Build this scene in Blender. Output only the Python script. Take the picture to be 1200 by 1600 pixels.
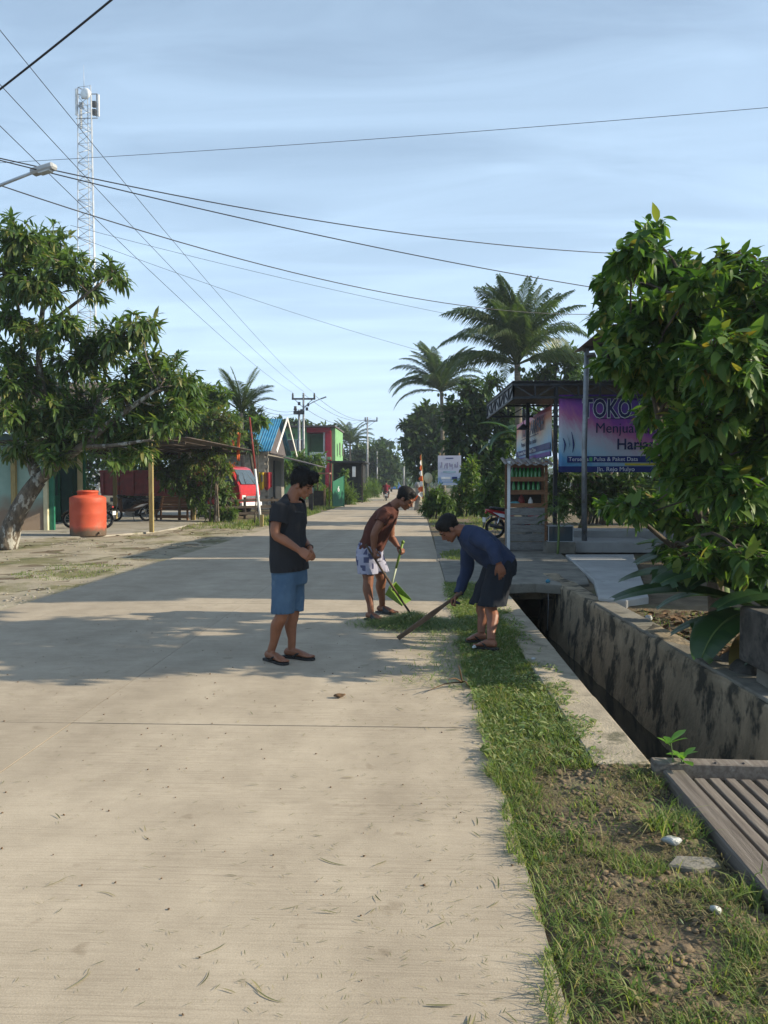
import bpy, bmesh, math, random
import numpy as np
from mathutils import Vector, Matrix, noise
random.seed(7); rng = np.random.default_rng(7)
R = math.radians
S = bpy.context.scene
for o in list(bpy.data.objects): bpy.data.objects.remove(o)
C = bpy.context.collection

# ------------------------------------------------------------------ camera
FPX, CAMH, VPX, HZ = 1230.0, 1.53, 651.0, 755.0      # photo pixels: focal length, vanishing point
YAW, PITCH = math.atan((VPX-600)/FPX), math.atan((800-HZ)/FPX)
cam = bpy.data.cameras.new('camera'); camo = bpy.data.objects.new('camera', cam); C.objects.link(camo)
cam.sensor_fit = 'VERTICAL'; cam.sensor_height = 36; cam.lens = FPX/1600*36
cam.clip_start = 0.05; cam.clip_end = 3000
camo.location = (0, 0, CAMH); camo.rotation_euler = (R(90)-PITCH, 0, YAW)
S.camera = camo
_CM = Matrix.Rotation(YAW, 3, 'Z') @ Matrix.Rotation(R(90)-PITCH, 3, 'X')
def ray(x, y): return _CM @ Vector(((x-600)/FPX, (800-y)/FPX, -1))
def at(x, y, Y):                                     # the point seen at a pixel, Y metres up the road
    d = ray(x, y); return Vector((0, 0, CAMH)) + d*(Y/d.y)
def gr(x, y, z=0):
    d = ray(x, y); return Vector((0, 0, CAMH)) + d*((z-CAMH)/d.z)
def mpp(Y): return Y/FPX                             # metres per photo pixel

# ------------------------------------------------------------------ sky, sun, exposure
SUN_EL, SUN_AZ = R(25), R(93)                        # azimuth clockwise from +Y
W = bpy.data.worlds.new('World'); S.world = W; W.use_nodes = True
nt = W.node_tree; nt.nodes.clear()
def N(t, **k):
    n = nt.nodes.new(t)
    for a, b in k.items(): setattr(n, a, b)
    return n
sky = N('ShaderNodeTexSky', sky_type='NISHITA', sun_disc=False)
sky.sun_elevation = SUN_EL; sky.sun_rotation = SUN_AZ; sky.air_density = 1.0; sky.dust_density = 1.0; sky.ozone_density = 1.5
tc = N('ShaderNodeTexCoord'); sp = N('ShaderNodeSeparateXYZ'); nt.links.new(tc.outputs['Generated'], sp.inputs[0])
ad = N('ShaderNodeMath', operation='ADD'); ad.inputs[1].default_value = 0.13; nt.links.new(sp.outputs['Z'], ad.inputs[0])
mx = N('ShaderNodeMath', operation='MAXIMUM'); mx.inputs[1].default_value = 0.05; nt.links.new(ad.outputs[0], mx.inputs[0])
dx = N('ShaderNodeMath', operation='DIVIDE'); dy = N('ShaderNodeMath', operation='DIVIDE')
nt.links.new(sp.outputs['X'], dx.inputs[0]); nt.links.new(mx.outputs[0], dx.inputs[1])
nt.links.new(sp.outputs['Y'], dy.inputs[0]); nt.links.new(mx.outputs[0], dy.inputs[1])
cb = N('ShaderNodeCombineXYZ'); nt.links.new(dx.outputs[0], cb.inputs[0]); nt.links.new(dy.outputs[0], cb.inputs[1])
mp = N('ShaderNodeMapping'); mp.inputs['Rotation'].default_value = (0, 0, R(22)); mp.inputs['Scale'].default_value = (0.6, 2.2, 1)
nt.links.new(cb.outputs[0], mp.inputs[0])
nz = N('ShaderNodeTexNoise'); nz.inputs['Scale'].default_value = 1.9; nz.inputs['Detail'].default_value = 7; nz.inputs['Roughness'].default_value = .52; nz.inputs['Distortion'].default_value = .7
nt.links.new(mp.outputs[0], nz.inputs['Vector'])
rp = N('ShaderNodeMapRange'); rp.inputs[1].default_value = .34; rp.inputs[2].default_value = .72; rp.inputs[3].default_value = .16; rp.inputs[4].default_value = .44
nt.links.new(nz.outputs['Fac'], rp.inputs[0])
cl = N('ShaderNodeMixRGB'); cl.inputs[2].default_value = (5.7, 7.7, 9.9, 1)
iv = N('ShaderNodeMath', operation='SUBTRACT', use_clamp=True); iv.inputs[0].default_value = 1; nt.links.new(sp.outputs['Z'], iv.inputs[1])     # thin cloud looks denser towards the horizon
pw = N('ShaderNodeMath', operation='POWER'); pw.inputs[1].default_value = 3; nt.links.new(iv.outputs[0], pw.inputs[0])
ma = N('ShaderNodeMath', operation='MULTIPLY_ADD', use_clamp=True); ma.inputs[1].default_value = .85; nt.links.new(pw.outputs[0], ma.inputs[0]); nt.links.new(rp.outputs[0], ma.inputs[2])
nt.links.new(ma.outputs[0], cl.inputs[0]); nt.links.new(sky.outputs[0], cl.inputs[1])
bg = N('ShaderNodeBackground'); bg.inputs['Strength'].default_value = 0.08
ou = N('ShaderNodeOutputWorld'); nt.links.new(cl.outputs[0], bg.inputs[0]); nt.links.new(bg.outputs[0], ou.inputs[0])
sun = bpy.data.lights.new('sun', 'SUN'); sun.energy = 4.9; sun.angle = R(0.53); sun.color = (1, .88, .68)
suno = bpy.data.objects.new('sun', sun); C.objects.link(suno)
sd = Vector((math.cos(SUN_EL)*math.sin(SUN_AZ), math.cos(SUN_EL)*math.cos(SUN_AZ), math.sin(SUN_EL)))
suno.rotation_euler = sd.to_track_quat('Z', 'Y').to_euler(); suno.location = sd*60
S.view_settings.view_transform = 'Standard'; S.view_settings.look = 'None'
S.view_settings.gamma = 1; S.view_settings.use_curve_mapping = False; S.view_settings.exposure = 0.8

# ------------------------------------------------------------------ materials
def rgb(c): return (c[0], c[1], c[2], 1)
MT = {}
def mat(name, col, col2=None, rough=.8, scale=4, detail=5, bump=0, bscale=None, metal=0, spec=.3, stretch=(1,1,1), lo=.35, hi=.65, rnd=0, dirt=None, dscale=2, dlo=.5, dhi=.62, coat=0, splash=None):
    m = bpy.data.materials.new(name); m.use_nodes = True; t = m.node_tree; n = t.nodes; l = t.links
    p = n['Principled BSDF']; p.inputs['Roughness'].default_value = rough; p.inputs['Metallic'].default_value = metal
    p.inputs['Specular IOR Level'].default_value = spec; p.inputs['Coat Weight'].default_value = coat
    tc = n.new('ShaderNodeTexCoord'); mp = n.new('ShaderNodeMapping'); mp.inputs['Scale'].default_value = stretch
    l.new(tc.outputs['Object'], mp.inputs[0])
    if col2 is None: col2 = tuple(c*.72 for c in col)
    nz = n.new('ShaderNodeTexNoise'); nz.inputs['Scale'].default_value = scale; nz.inputs['Detail'].default_value = detail; nz.inputs['Roughness'].default_value = .6
    l.new(mp.outputs[0], nz.inputs['Vector'])
    r = n.new('ShaderNodeValToRGB'); r.color_ramp.elements[0].position = lo; r.color_ramp.elements[1].position = hi
    r.color_ramp.elements[0].color = rgb(col2); r.color_ramp.elements[1].color = rgb(col); l.new(nz.outputs['Fac'], r.inputs[0])
    out = r.outputs[0]
    if dirt:
        nd = n.new('ShaderNodeTexNoise'); nd.inputs['Scale'].default_value = dscale; nd.inputs['Detail'].default_value = 8; nd.inputs['Roughness'].default_value = .65
        l.new(mp.outputs[0], nd.inputs['Vector'])
        mr = n.new('ShaderNodeMapRange'); mr.inputs[1].default_value = dlo; mr.inputs[2].default_value = dhi; l.new(nd.outputs['Fac'], mr.inputs[0])
        mm = n.new('ShaderNodeMixRGB'); mm.inputs[2].default_value = rgb(dirt); l.new(mr.outputs[0], mm.inputs[0]); l.new(out, mm.inputs[1]); out = mm.outputs[0]
    if splash:                                       # mud thrown up along the foot of a thing: colour, height, unevenness
        ge = n.new('ShaderNodeNewGeometry'); sx = n.new('ShaderNodeSeparateXYZ'); l.new(ge.outputs['Position'], sx.inputs[0])
        ns = n.new('ShaderNodeTexNoise'); ns.inputs['Scale'].default_value = splash[3] if len(splash) > 3 else 2.5; ns.inputs['Detail'].default_value = 7; l.new(tc.outputs['Object'], ns.inputs['Vector'])
        ma = n.new('ShaderNodeMath'); ma.operation = 'MULTIPLY_ADD'; ma.inputs[1].default_value = -splash[2]*2; l.new(ns.outputs['Fac'], ma.inputs[0]); l.new(sx.outputs['Z'], ma.inputs[2])
        mr = n.new('ShaderNodeMapRange'); mr.inputs[1].default_value = splash[1]-splash[2]; mr.inputs[2].default_value = splash[1]*.4-splash[2]; l.new(ma.outputs[0], mr.inputs[0])
        mm = n.new('ShaderNodeMixRGB'); mm.inputs[2].default_value = rgb(splash[0]); l.new(mr.outputs[0], mm.inputs[0]); l.new(out, mm.inputs[1]); out = mm.outputs[0]
    if rnd:
        oi = n.new('ShaderNodeObjectInfo'); mr = n.new('ShaderNodeMapRange'); mr.inputs[3].default_value = 1-rnd; mr.inputs[4].default_value = 1+rnd*.6
        l.new(oi.outputs['Random'], mr.inputs[0]); hs = n.new('ShaderNodeHueSaturation'); l.new(mr.outputs[0], hs.inputs['Value']); l.new(out, hs.inputs['Color']); out = hs.outputs[0]
    l.new(out, p.inputs['Base Color'])
    if bump:
        nb = n.new('ShaderNodeTexNoise'); nb.inputs['Scale'].default_value = bscale or scale*4; nb.inputs['Detail'].default_value = 6
        l.new(mp.outputs[0], nb.inputs['Vector']); b = n.new('ShaderNodeBump'); b.inputs['Strength'].default_value = min(1, bump); b.inputs['Distance'].default_value = .02
        l.new(nb.outputs['Fac'], b.inputs['Height']); l.new(b.outputs[0], p.inputs['Normal'])
    MT[name] = m; return m
def leafmat(name, stops, trans=.4, rough=.45, spec=.35, tcol=(1.5, 1.6, .7)):
    """leaf colour differs from leaf to leaf; light comes through the blade"""
    m = bpy.data.materials.new(name); m.use_nodes = True; t = m.node_tree; n = t.nodes; l = t.links
    p = n['Principled BSDF']; p.inputs['Roughness'].default_value = rough; p.inputs['Specular IOR Level'].default_value = spec
    g = n.new('ShaderNodeNewGeometry'); oi = n.new('ShaderNodeObjectInfo')
    a = n.new('ShaderNodeMath'); a.operation = 'ADD'; l.new(g.outputs['Random Per Island'], a.inputs[0]); l.new(oi.outputs['Random'], a.inputs[1])
    f = n.new('ShaderNodeMath'); f.operation = 'FRACT'; l.new(a.outputs[0], f.inputs[0])
    r = n.new('ShaderNodeValToRGB'); e = r.color_ramp.elements
    while len(e) < len(stops): e.new(.5)
    for k, (pos, c) in enumerate(stops): e[k].position = pos; e[k].color = rgb(c)
    l.new(f.outputs[0], r.inputs[0]); l.new(r.outputs[0], p.inputs['Base Color'])
    tr = n.new('ShaderNodeBsdfTranslucent'); mu = n.new('ShaderNodeMixRGB'); mu.blend_type = 'MULTIPLY'; mu.inputs[0].default_value = 1; mu.inputs[2].default_value = rgb(tcol)
    l.new(r.outputs[0], mu.inputs[1]); l.new(mu.outputs[0], tr.inputs[0])
    mxs = n.new('ShaderNodeMixShader'); mxs.inputs[0].default_value = trans
    l.new(p.outputs[0], mxs.inputs[1]); l.new(tr.outputs[0], mxs.inputs[2]); l.new(mxs.outputs[0], n['Material Output'].inputs[0])
    MT[name] = m; return m

# ------------------------------------------------------------------ mesh helpers
def newobj(name, me, m=None, parent=None):
    o = bpy.data.objects.new(name, me); C.objects.link(o)
    if m is not None:
        me.materials.clear(); me.materials.append(MT[m] if isinstance(m, str) else m)
    if parent is not None: o.parent = parent
    return o
def tag(o, label=None, cat=None, group=None, kind=None):
    if label: o['label'] = label
    if cat: o['category'] = cat
    if group: o['group'] = group
    if kind: o['kind'] = kind
    return o
def thing(name, label, cat, loc=(0,0,0), rz=0, group=None):
    o = bpy.data.objects.new(name, None); C.objects.link(o); o.empty_display_size = .1
    o.location = loc; o.rotation_euler = (0, 0, rz); return tag(o, label, cat, group)
def wloc(o):
    v = Vector((0, 0, 0))
    while o is not None: v += o.location; o = o.parent
    return v
def copy_tree(o, parent=None, **kw):
    c = o.copy(); C.objects.link(c); c.parent = parent
    for k, v in kw.items(): c[k] = v
    for ch in list(o.children): copy_tree(ch, c)
    return c
def np_mesh(name, V, F, smooth=False):
    """V (n,3), F (m,k) arrays -> mesh"""
    V = np.asarray(V, np.float32); F = np.asarray(F, np.int32); k = F.shape[1]
    me = bpy.data.meshes.new(name); me.vertices.add(len(V)); me.vertices.foreach_set('co', V.ravel())
    me.loops.add(F.size); me.loops.foreach_set('vertex_index', F.ravel())
    me.polygons.add(len(F)); me.polygons.foreach_set('loop_start', np.arange(0, F.size, k, dtype=np.int32))
    if smooth: me.polygons.foreach_set('use_smooth', np.ones(len(F), bool))
    me.update(calc_edges=True); return me
def vec(p): return Vector(p)
def frame(d, up=(0,0,1)):
    d = Vector(d).normalized(); u = Vector(up)
    if abs(d.dot(u.normalized())) > .97: u = Vector((0, 1, 0)) if abs(d.y) < .9 else Vector((1, 0, 0))
    x = d.cross(u).normalized(); return x, d, x.cross(d).normalized()
def catmull(pts, vals, sub):
    P = [Vector(p) for p in pts]; out = []; ov = []
    for i in range(len(P)-1):
        p0 = P[max(i-1, 0)]; p1 = P[i]; p2 = P[i+1]; p3 = P[min(i+2, len(P)-1)]
        for s in range(sub):
            t = s/sub; t2 = t*t; t3 = t2*t
            out.append(.5*((2*p1)+(p2-p0)*t+(2*p0-5*p1+4*p2-p3)*t2+(3*p1-p0-3*p2+p3)*t3))
            if vals is not None: ov.append(vals[i]*(1-t)+vals[i+1]*t)
    out.append(P[-1]); ov.append(vals[-1] if vals is not None else 0); return out, ov
class B:
    def __init__(s): s.v = []; s.f = []; s.sm = []
    def add(s, V, F, smooth=False):
        o = len(s.v); s.v += [tuple(p) for p in V]; s.f += [tuple(i+o for i in f) for f in F]; s.sm += [smooth]*len(F); return s
    def box(s, c, d, rz=0, M=None):
        c = Vector(c); Q = M or Matrix.Rotation(rz, 3, 'Z')
        V = [c + Q @ Vector((a*d[0]/2, b*d[1]/2, e*d[2]/2)) for a in (-1, 1) for b in (-1, 1) for e in (-1, 1)]
        return s.add(V, [(0,1,3,2), (4,6,7,5), (0,4,5,1), (2,3,7,6), (0,2,6,4), (1,5,7,3)])
    def bar(s, a, b, w, t, up=(0,0,1)):              # rectangular bar from a to b
        a = Vector(a); b = Vector(b); x, d, z = frame(b-a, up); L = (b-a).length
        return s.box((a+b)/2, (w, L, t), M=Matrix((x, d, z)).transposed())
    def tube(s, pts, rad, n=8, sub=1, cap=True, smooth=True, flat=1.0):
        if not hasattr(rad, '__len__'): rad = [rad]*len(pts)
        P = [Vector(p) for p in pts]; r = list(rad)
        if sub > 1: P, r = catmull(P, r, sub)
        V = []; px = None
        for i, p in enumerate(P):
            d = (P[min(i+1, len(P)-1)]-P[max(i-1, 0)])
            if d.length < 1e-9: d = Vector((0, 0, 1))
            d.normalize()
            if px is None: px = frame(d)[0]
            else:
                px = px - d*px.dot(d); px = px.normalized() if px.length > 1e-6 else frame(d)[0]
            z = px.cross(d)
            for k in range(n):
                a = 2*math.pi*k/n; V.append(p+px*(math.cos(a)*r[i])+z*(math.sin(a)*r[i]*flat))
        F = [(i*n+k, i*n+(k+1) % n, (i+1)*n+(k+1) % n, (i+1)*n+k) for i in range(len(P)-1) for k in range(n)]
        s.add(V, F, smooth)
        if cap:
            o = len(s.v)-len(V); m = (len(P)-1)*n
            s.f += [tuple(o+k for k in range(n)), tuple(o+m+n-1-k for k in range(n))]; s.sm += [False, False]
        return s
    def cyl(s, a, b, r, r2=None, n=12, smooth=True): return s.tube([a, b], [r, r if r2 is None else r2], n, smooth=smooth)
    def lathe(s, prof, c=(0,0,0), n=24, axis=(0,0,1)):
        x, d, z = frame(axis, (0, 1, 0)); c = Vector(c); V = []
        for (r, h) in prof:
            for k in range(n):
                a = 2*math.pi*k/n; V.append(c + d*h + x*(math.cos(a)*r) + z*(math.sin(a)*r))
        m = len(prof)
        return s.add(V, [(i*n+k, (i+1)*n+k, (i+1)*n+(k+1) % n, i*n+(k+1) % n) for i in range(m-1) for k in range(n)], True)
    def prism(s, poly, a, b):                        # planar polygon (3D points) swept from offset a to offset b
        a = Vector(a); b = Vector(b); n = len(poly); P = [Vector(p) for p in poly]
        return s.add([p+a for p in P]+[p+b for p in P], [tuple(range(n-1, -1, -1)), tuple(range(n, 2*n))]+[(i, (i+1) % n, n+(i+1) % n, n+i) for i in range(n)])
    def ell(s, c, a, b, e, nu=10, nv=7):             # ellipsoid with half axes a, b, e (vectors)
        c = Vector(c); a = Vector(a); b = Vector(b); e = Vector(e); V = [c-e]
        for j in range(1, nv):
            t = -math.pi/2+math.pi*j/nv
            for k in range(nu): V.append(c+a*(math.cos(t)*math.cos(2*math.pi*k/nu))+b*(math.cos(t)*math.sin(2*math.pi*k/nu))+e*math.sin(t))
        V.append(c+e); L = len(V)-1
        F = [(0, 1+(k+1) % nu, 1+k) for k in range(nu)]
        F += [(1+j*nu+k, 1+j*nu+(k+1) % nu, 1+(j+1)*nu+(k+1) % nu, 1+(j+1)*nu+k) for j in range(nv-2) for k in range(nu)]
        F += [(L, 1+(nv-2)*nu+k, 1+(nv-2)*nu+(k+1) % nu) for k in range(nu)]
        return s.add(V, F, True)
    def loft(s, secs, n=16, p=2.0):                  # secs: (centre, half axis x, half axis y)
        V = []
        for (c, ax, ay) in secs:
            c = Vector(c)
            for k in range(n):
                a = 2*math.pi*k/n; ca, sa = math.cos(a), math.sin(a)
                V.append(c+Vector(ax)*(math.copysign(abs(ca)**(2/p), ca))+Vector(ay)*(math.copysign(abs(sa)**(2/p), sa)))
        m = len(secs)
        F = [(i*n+k, i*n+(k+1) % n, (i+1)*n+(k+1) % n, (i+1)*n+k) for i in range(m-1) for k in range(n)]
        F += [tuple(range(n-1, -1, -1)), tuple((m-1)*n+k for k in range(n))]
        return s.add(V, F, True)
    def sheet(s, fn, nu, nv):                        # fn(u,v) -> point
        V = [fn(i/nu, j/nv) for j in range(nv+1) for i in range(nu+1)]
        return s.add(V, [(j*(nu+1)+i, j*(nu+1)+i+1, (j+1)*(nu+1)+i+1, (j+1)*(nu+1)+i) for j in range(nv) for i in range(nu)], True)
    def mesh(s, name, off=None):
        me = bpy.data.meshes.new(name); V = s.v
        if off is not None: V = [(x-off[0], y-off[1], z-off[2]) for x, y, z in V]
        me.from_pydata(V, [], s.f); me.polygons.foreach_set('use_smooth', s.sm); me.update()
        bm = bmesh.new(); bm.from_mesh(me); bmesh.ops.recalc_face_normals(bm, faces=bm.faces); bm.to_mesh(me); bm.free(); return me
    def obj(s, name, m, parent=None, world=False, bevel=0, solid=0, **tg):
        """world: the shape was laid out in scene coordinates (its thing must not be rotated)"""
        o = newobj(name, s.mesh(name, wloc(parent) if (world and parent is not None) else None), m, parent)
        if solid: q = o.modifiers.new('solid', 'SOLIDIFY'); q.thickness = solid; q.offset = 0
        if bevel: q = o.modifiers.new('bevel', 'BEVEL'); q.width = bevel; q.segments = 1; q.limit_method = 'ANGLE'
        return tag(o, **tg) if tg else o
def wobble(B_, amp, sc, seed=0):
    B_.v = [tuple(Vector(p)+noise.noise_vector(Vector(p)*sc+Vector((seed, seed*.7, 0)))*amp) for p in B_.v]; return B_

# ------------------------------------------------------------------ vegetation helpers
def leaf_tpl(L=1, Wd=.35, seg=3, fold=.25, droop=.25, tip=.12, shape=None):
    """a blade along +Y, folded on its midrib, bending down towards the tip"""
    V = []; F = []
    sh = shape or [math.sin(math.pi*min(1, (i/seg)*.94+.05))**.8 for i in range(seg+1)]
    for i in range(seg+1):
        t = i/seg; w = Wd/2*L*(sh[i] if i < seg else tip*.4); z = -droop*L*t*t
        y = L*t
        V += [(-w, y, z+abs(w)*fold), (0, y, z), (w, y, z+abs(w)*fold)]
    for i in range(seg):
        a = i*3; F += [(a, a+1, a+4, a+3), (a+1, a+2, a+5, a+4)]
    return np.array(V, float), np.array(F, int)
def scatter(tpl, P, D, U, Sc, name):
    """one mesh of many copies of a template: positions, directions, up hints, scales"""
    V, F = tpl; P = np.asarray(P, float); D = np.asarray(D, float); U = np.asarray(U, float); Sc = np.asarray(Sc, float)
    D = D/np.linalg.norm(D, axis=1, keepdims=True); X = np.cross(D, U); nn = np.linalg.norm(X, axis=1, keepdims=True)
    X = np.where(nn < 1e-4, np.array([[1, 0, 0]]), X/np.maximum(nn, 1e-6)); Z = np.cross(X, D)
    Mx = np.stack([X, D, Z], axis=1)                 # rows: basis
    VV = np.einsum('vk,nkj->nvj', V, Mx)*Sc[:, None, None] + P[:, None, :]
    FF = F[None]+(np.arange(len(P))*len(V))[:, None, None]
    return np_mesh(name, VV.reshape(-1, 3), FF.reshape(-1, F.shape[1]))
def unit(n):
    v = rng.normal(size=(n, 3)); return v/np.linalg.norm(v, axis=1, keepdims=True)
def bl(px, py, Y, rx, rz, ry=None):                  # crown blob given by the photo's outline at a distance
    k = mpp(Y); return (at(px, py, Y), Vector((rx*k, ry if ry is not None else (rx+rz)/2*k, rz*k)))
def crown_pts(blobs, ntw, shell=.45):
    """twig tips through the blobs' volume, denser towards the outside; returns tips, outward directions, blob index"""
    vol = np.array([b[1].x*b[1].y*b[1].z for b in blobs])**.75; cnt = np.maximum(3, (ntw*vol/vol.sum()).astype(int))
    T = []; O = []; I = []
    for i, (c, r) in enumerate(blobs):
        u = unit(cnt[i]); q = rng.random(cnt[i])**shell*rng.uniform(.82, 1.12, cnt[i])
        T.append(np.array(c)+u*q[:, None]*np.array(r)); O.append(u*np.array(r)/max(r)); I += [i]*cnt[i]
    return np.concatenate(T), np.concatenate(O), np.array(I)
def grow(name, label, cat, base, trunk, tr, blobs, ntw=150, per=8, tpl=None, ls=(.2, .3), lm='leaf', bark='bark', droop=.3, out=.8, spread=.5,
         nobj=0, group=None, branches=None, twig=.006, shell=.45, woody=True, flat=None):
    """a tree or shrub: trunk, a limb to every blob, twigs and leaves through the blobs"""
    base = Vector(base); t = thing(name, label, cat, base, group=group)
    b = B(); tp, trr = catmull(trunk, tr, 4); b.tube(tp, trr, 9)
    nodes = [(p, r) for p, r in zip(tp, trr)]
    for (pts, rad) in (branches or []):
        pp, rr = catmull(pts, rad, 4); b.tube(pp, rr, 7); nodes += list(zip(pp, rr))
    wobble(b, .012, 5); b.obj('trunk', bark, t, True)
    lb = B(); ends = []
    for (c, r) in blobs:
        c = Vector(c); q = min(nodes, key=lambda nd: (nd[0]-c).length+(max(0, nd[0].z-c.z)*1.5)); d = c-q[0]
        mid = q[0]+d*.5+Vector((random.uniform(-.1, .1), random.uniform(-.1, .1), random.uniform(-.05, .12)))*d.length
        r0 = min(q[1]*.7, .012+.016*d.length); lb.tube([q[0], mid, c], [r0, r0*.7, r0*.4], 5, sub=3); ends.append([q[0]*.4+mid*.6, mid*.5+c*.5, c])
    tips, outd, ix = crown_pts(blobs, ntw, shell)
    if woody:
        for k in range(len(tips)):
            e = ends[ix[k]]; p = Vector(tips[k]); s0 = min(e, key=lambda q: (q-p).length)
            lb.tube([s0, s0*.45+p*.55+Vector((0, 0, .04)), p], [twig*1.6, twig*1.2, twig*.6], 3, cap=False)
    if lb.v: lb.obj('limbs', bark, t, True)
    n = len(tips); P = np.repeat(tips, per, 0); O = np.repeat(outd, per, 0)
    along = rng.random(len(P))[:, None]
    D = O*out+unit(len(P))*spread; D[:, 2] -= droop*(.5+rng.random(len(P)))
    ln = rng.uniform(ls[0], ls[1], len(P))
    P = P - O*along*ls[1]*.8 + unit(len(P))*ls[0]*.25
    U = np.tile(np.array([[0, 0, 1.]]), (len(P), 1))+unit(len(P))*.45
    if flat is not None: U = U*flat
    tpl = tpl or leaf_tpl()
    sel = np.zeros(len(P), bool)
    if nobj:                                         # the leaves that show largest are pieces of their own
        near = np.linalg.norm(P-np.array([0, 0, CAMH]), axis=1)-ln*3+rng.random(len(P))*.4
        sel[np.argsort(near)[:nobj]] = True
        tv = [bpy.data.meshes.new('leaf') for _ in range(3)]
        for q, me in enumerate(tv):
            V, F = tpl; V = V.copy(); V[:, 2] *= (1, .4, 1.7)[q]; V[:, 0] *= (1, 1.12, .9)[q]; me.from_pydata(V.tolist(), [], F.tolist()); me.polygons.foreach_set('use_smooth', [True]*len(F)); me.materials.append(MT[lm])
        for k in np.nonzero(sel)[0]:
            x, d, z = frame(D[k], U[k]); o = bpy.data.objects.new('leaf', tv[k % 3]); C.objects.link(o); o.parent = t
            m4 = Matrix((x, d, z)).transposed().to_4x4() @ Matrix.Scale(ln[k], 4); m4.translation = Vector(P[k])-base; o.matrix_local = m4
    if (~sel).any():
        me = scatter(tpl, P[~sel]-np.array(base), D[~sel], U[~sel], ln[~sel], 'foliage'); o = newobj('foliage', me, lm, t); o['kind'] = 'stuff'
    return t
# ------------------------------------------------------------------ palette
mat('dirt', (.18, .138, .088), (.09, .068, .043), .95, 3, 8, bump=.8, bscale=45, dirt=(.10, .115, .045), dscale=1.1, dlo=.5, dhi=.66)
mat('concrete_old', (.235, .22, .185), (.13, .12, .10), .9, 2.2, 9, bump=.35, bscale=60, dirt=(.09, .09, .075), dscale=3, dlo=.55, dhi=.7)
mat('concrete_mossy', (.33, .265, .18), (.19, .155, .105), .95, 4, 9, bump=.8, bscale=24, stretch=(1, 1, .7), dirt=(.05, .046, .035), dscale=3.4, dlo=.49, dhi=.58)
mat('coping', (.42, .36, .27), (.26, .225, .17), .92, 4, 9, bump=.4, bscale=70, dirt=(.13, .12, .08), dscale=5, dlo=.56, dhi=.68)
mat('ramp_concrete', (.40, .40, .39), (.30, .30, .29), .85, 2, 8, bump=.2, bscale=80, dirt=(.18, .18, .16), dscale=4, dlo=.6, dhi=.75)
mat('yard_concrete', (.40, .375, .33), (.25, .23, .19), .9, 1.2, 9, bump=.3, bscale=50, dirt=(.13, .125, .07), dscale=1.2, dlo=.52, dhi=.66)
mat('stone', (.19, .142, .09), (.10, .074, .046), .9, 12, 5, bump=.4)
mat('rock_dark', (.085, .08, .07), (.045, .043, .04), .9, 8, 6, bump=.6)
mat('bark', (.17, .14, .105), (.055, .043, .032), .95, 9, 8, bump=1, bscale=22, stretch=(1, 1, .45), dirt=(.34, .33, .29), dscale=7, dlo=.55, dhi=.6)
mat('bark_dark', (.10, .082, .06), (.05, .04, .03), .95, 6, 8, bump=.6, bscale=30)
mat('palm_bark', (.19, .165, .13), (.10, .085, .065), .95, 5, 6, bump=.6, stretch=(.6, .6, 5))
mat('green_stem', (.14, .20, .06), (.09, .13, .04), .6, 5)
mat('weathered_wood', (.225, .195, .165), (.12, .10, .085), .9, 3, 8, bump=.6, bscale=30, stretch=(14, .7, 14), rnd=.22, dirt=(.30, .285, .26), dscale=2.5, dlo=.58, dhi=.72)
mat('wood', (.26, .18, .10), (.15, .10, .055), .85, 4, 7, bump=.4, stretch=(8, 8, 1), rnd=.2)
mat('wood_red', (.25, .125, .06), (.15, .07, .035), .75, 4, 7, bump=.3, stretch=(1, 8, 8), rnd=.15)
mat('wood_grey', (.24, .235, .225), (.12, .115, .105), .9, 3, 8, bump=.5, stretch=(1.5, 8, 12), rnd=.15, dirt=(.06, .055, .045), dscale=3, dlo=.56, dhi=.7)
mat('wood_dark', (.075, .06, .048), (.04, .032, .026), .9, 4, 6, bump=.4)
mat('bamboo', (.34, .27, .11), (.22, .17, .07), .6, 5, 4, stretch=(6, 6, 1))
mat('steel_grey', (.30, .31, .32), (.20, .21, .22), .5, 6, 5, metal=.5, dirt=(.15, .10, .07), dscale=5, dlo=.6, dhi=.75)
mat('steel_dark', (.045, .047, .052), (.025, .025, .028), .5, 6, 4, metal=.3)
mat('galvanised', (.50, .53, .56), (.36, .39, .42), .45, 2, 4, metal=.35)
mat('wire', (.03, .03, .033), (.02, .02, .022), .6, 5)
mat('white_paint', (.72, .73, .73), (.55, .56, .56), .55, 3, 6)
mat('black_plastic', (.022, .022, .024), (.012, .012, .013), .42, 8, spec=.4)
mat('rubber', (.02, .02, .021), (.011, .011, .012), .85, 10)
mat('chrome', (.62, .63, .65), (.5, .5, .52), .18, 5, metal=.9)
mat('red_paint', (.42, .02, .022), (.33, .014, .016), .3, 5, 3, spec=.5, coat=.4)
mat('red_worn', (.22, .03, .023), (.14, .02, .016), .6, 4, 6, dirt=(.12, .07, .05), dscale=3, dlo=.55, dhi=.7)
mat('glass_dark', (.05, .07, .085), (.035, .05, .06), .06, 2, spec=.7)
mat('tank_orange', (.50, .085, .038), (.41, .062, .028), .55, 3, 6, dirt=(.42, .13, .075), dscale=2, dlo=.55, dhi=.75, splash=((.12, .085, .06), .3, .14, 4))
mat('teal_wall', (.27, .40, .35), (.21, .33, .29), .85, 1.5, 7, bump=.15, bscale=60, splash=((.21, .16, .12), 1.1, 1.1, .9))
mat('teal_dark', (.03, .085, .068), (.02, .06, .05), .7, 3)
mat('green_trim', (.02, .16, .095), (.015, .12, .07), .5, 4)
mat('cream', (.62, .58, .40), (.5, .46, .3), .7, 3)
mat('roof_tile', (.12, .095, .085), (.065, .055, .05), .9, 5, 6, bump=.4)
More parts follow.
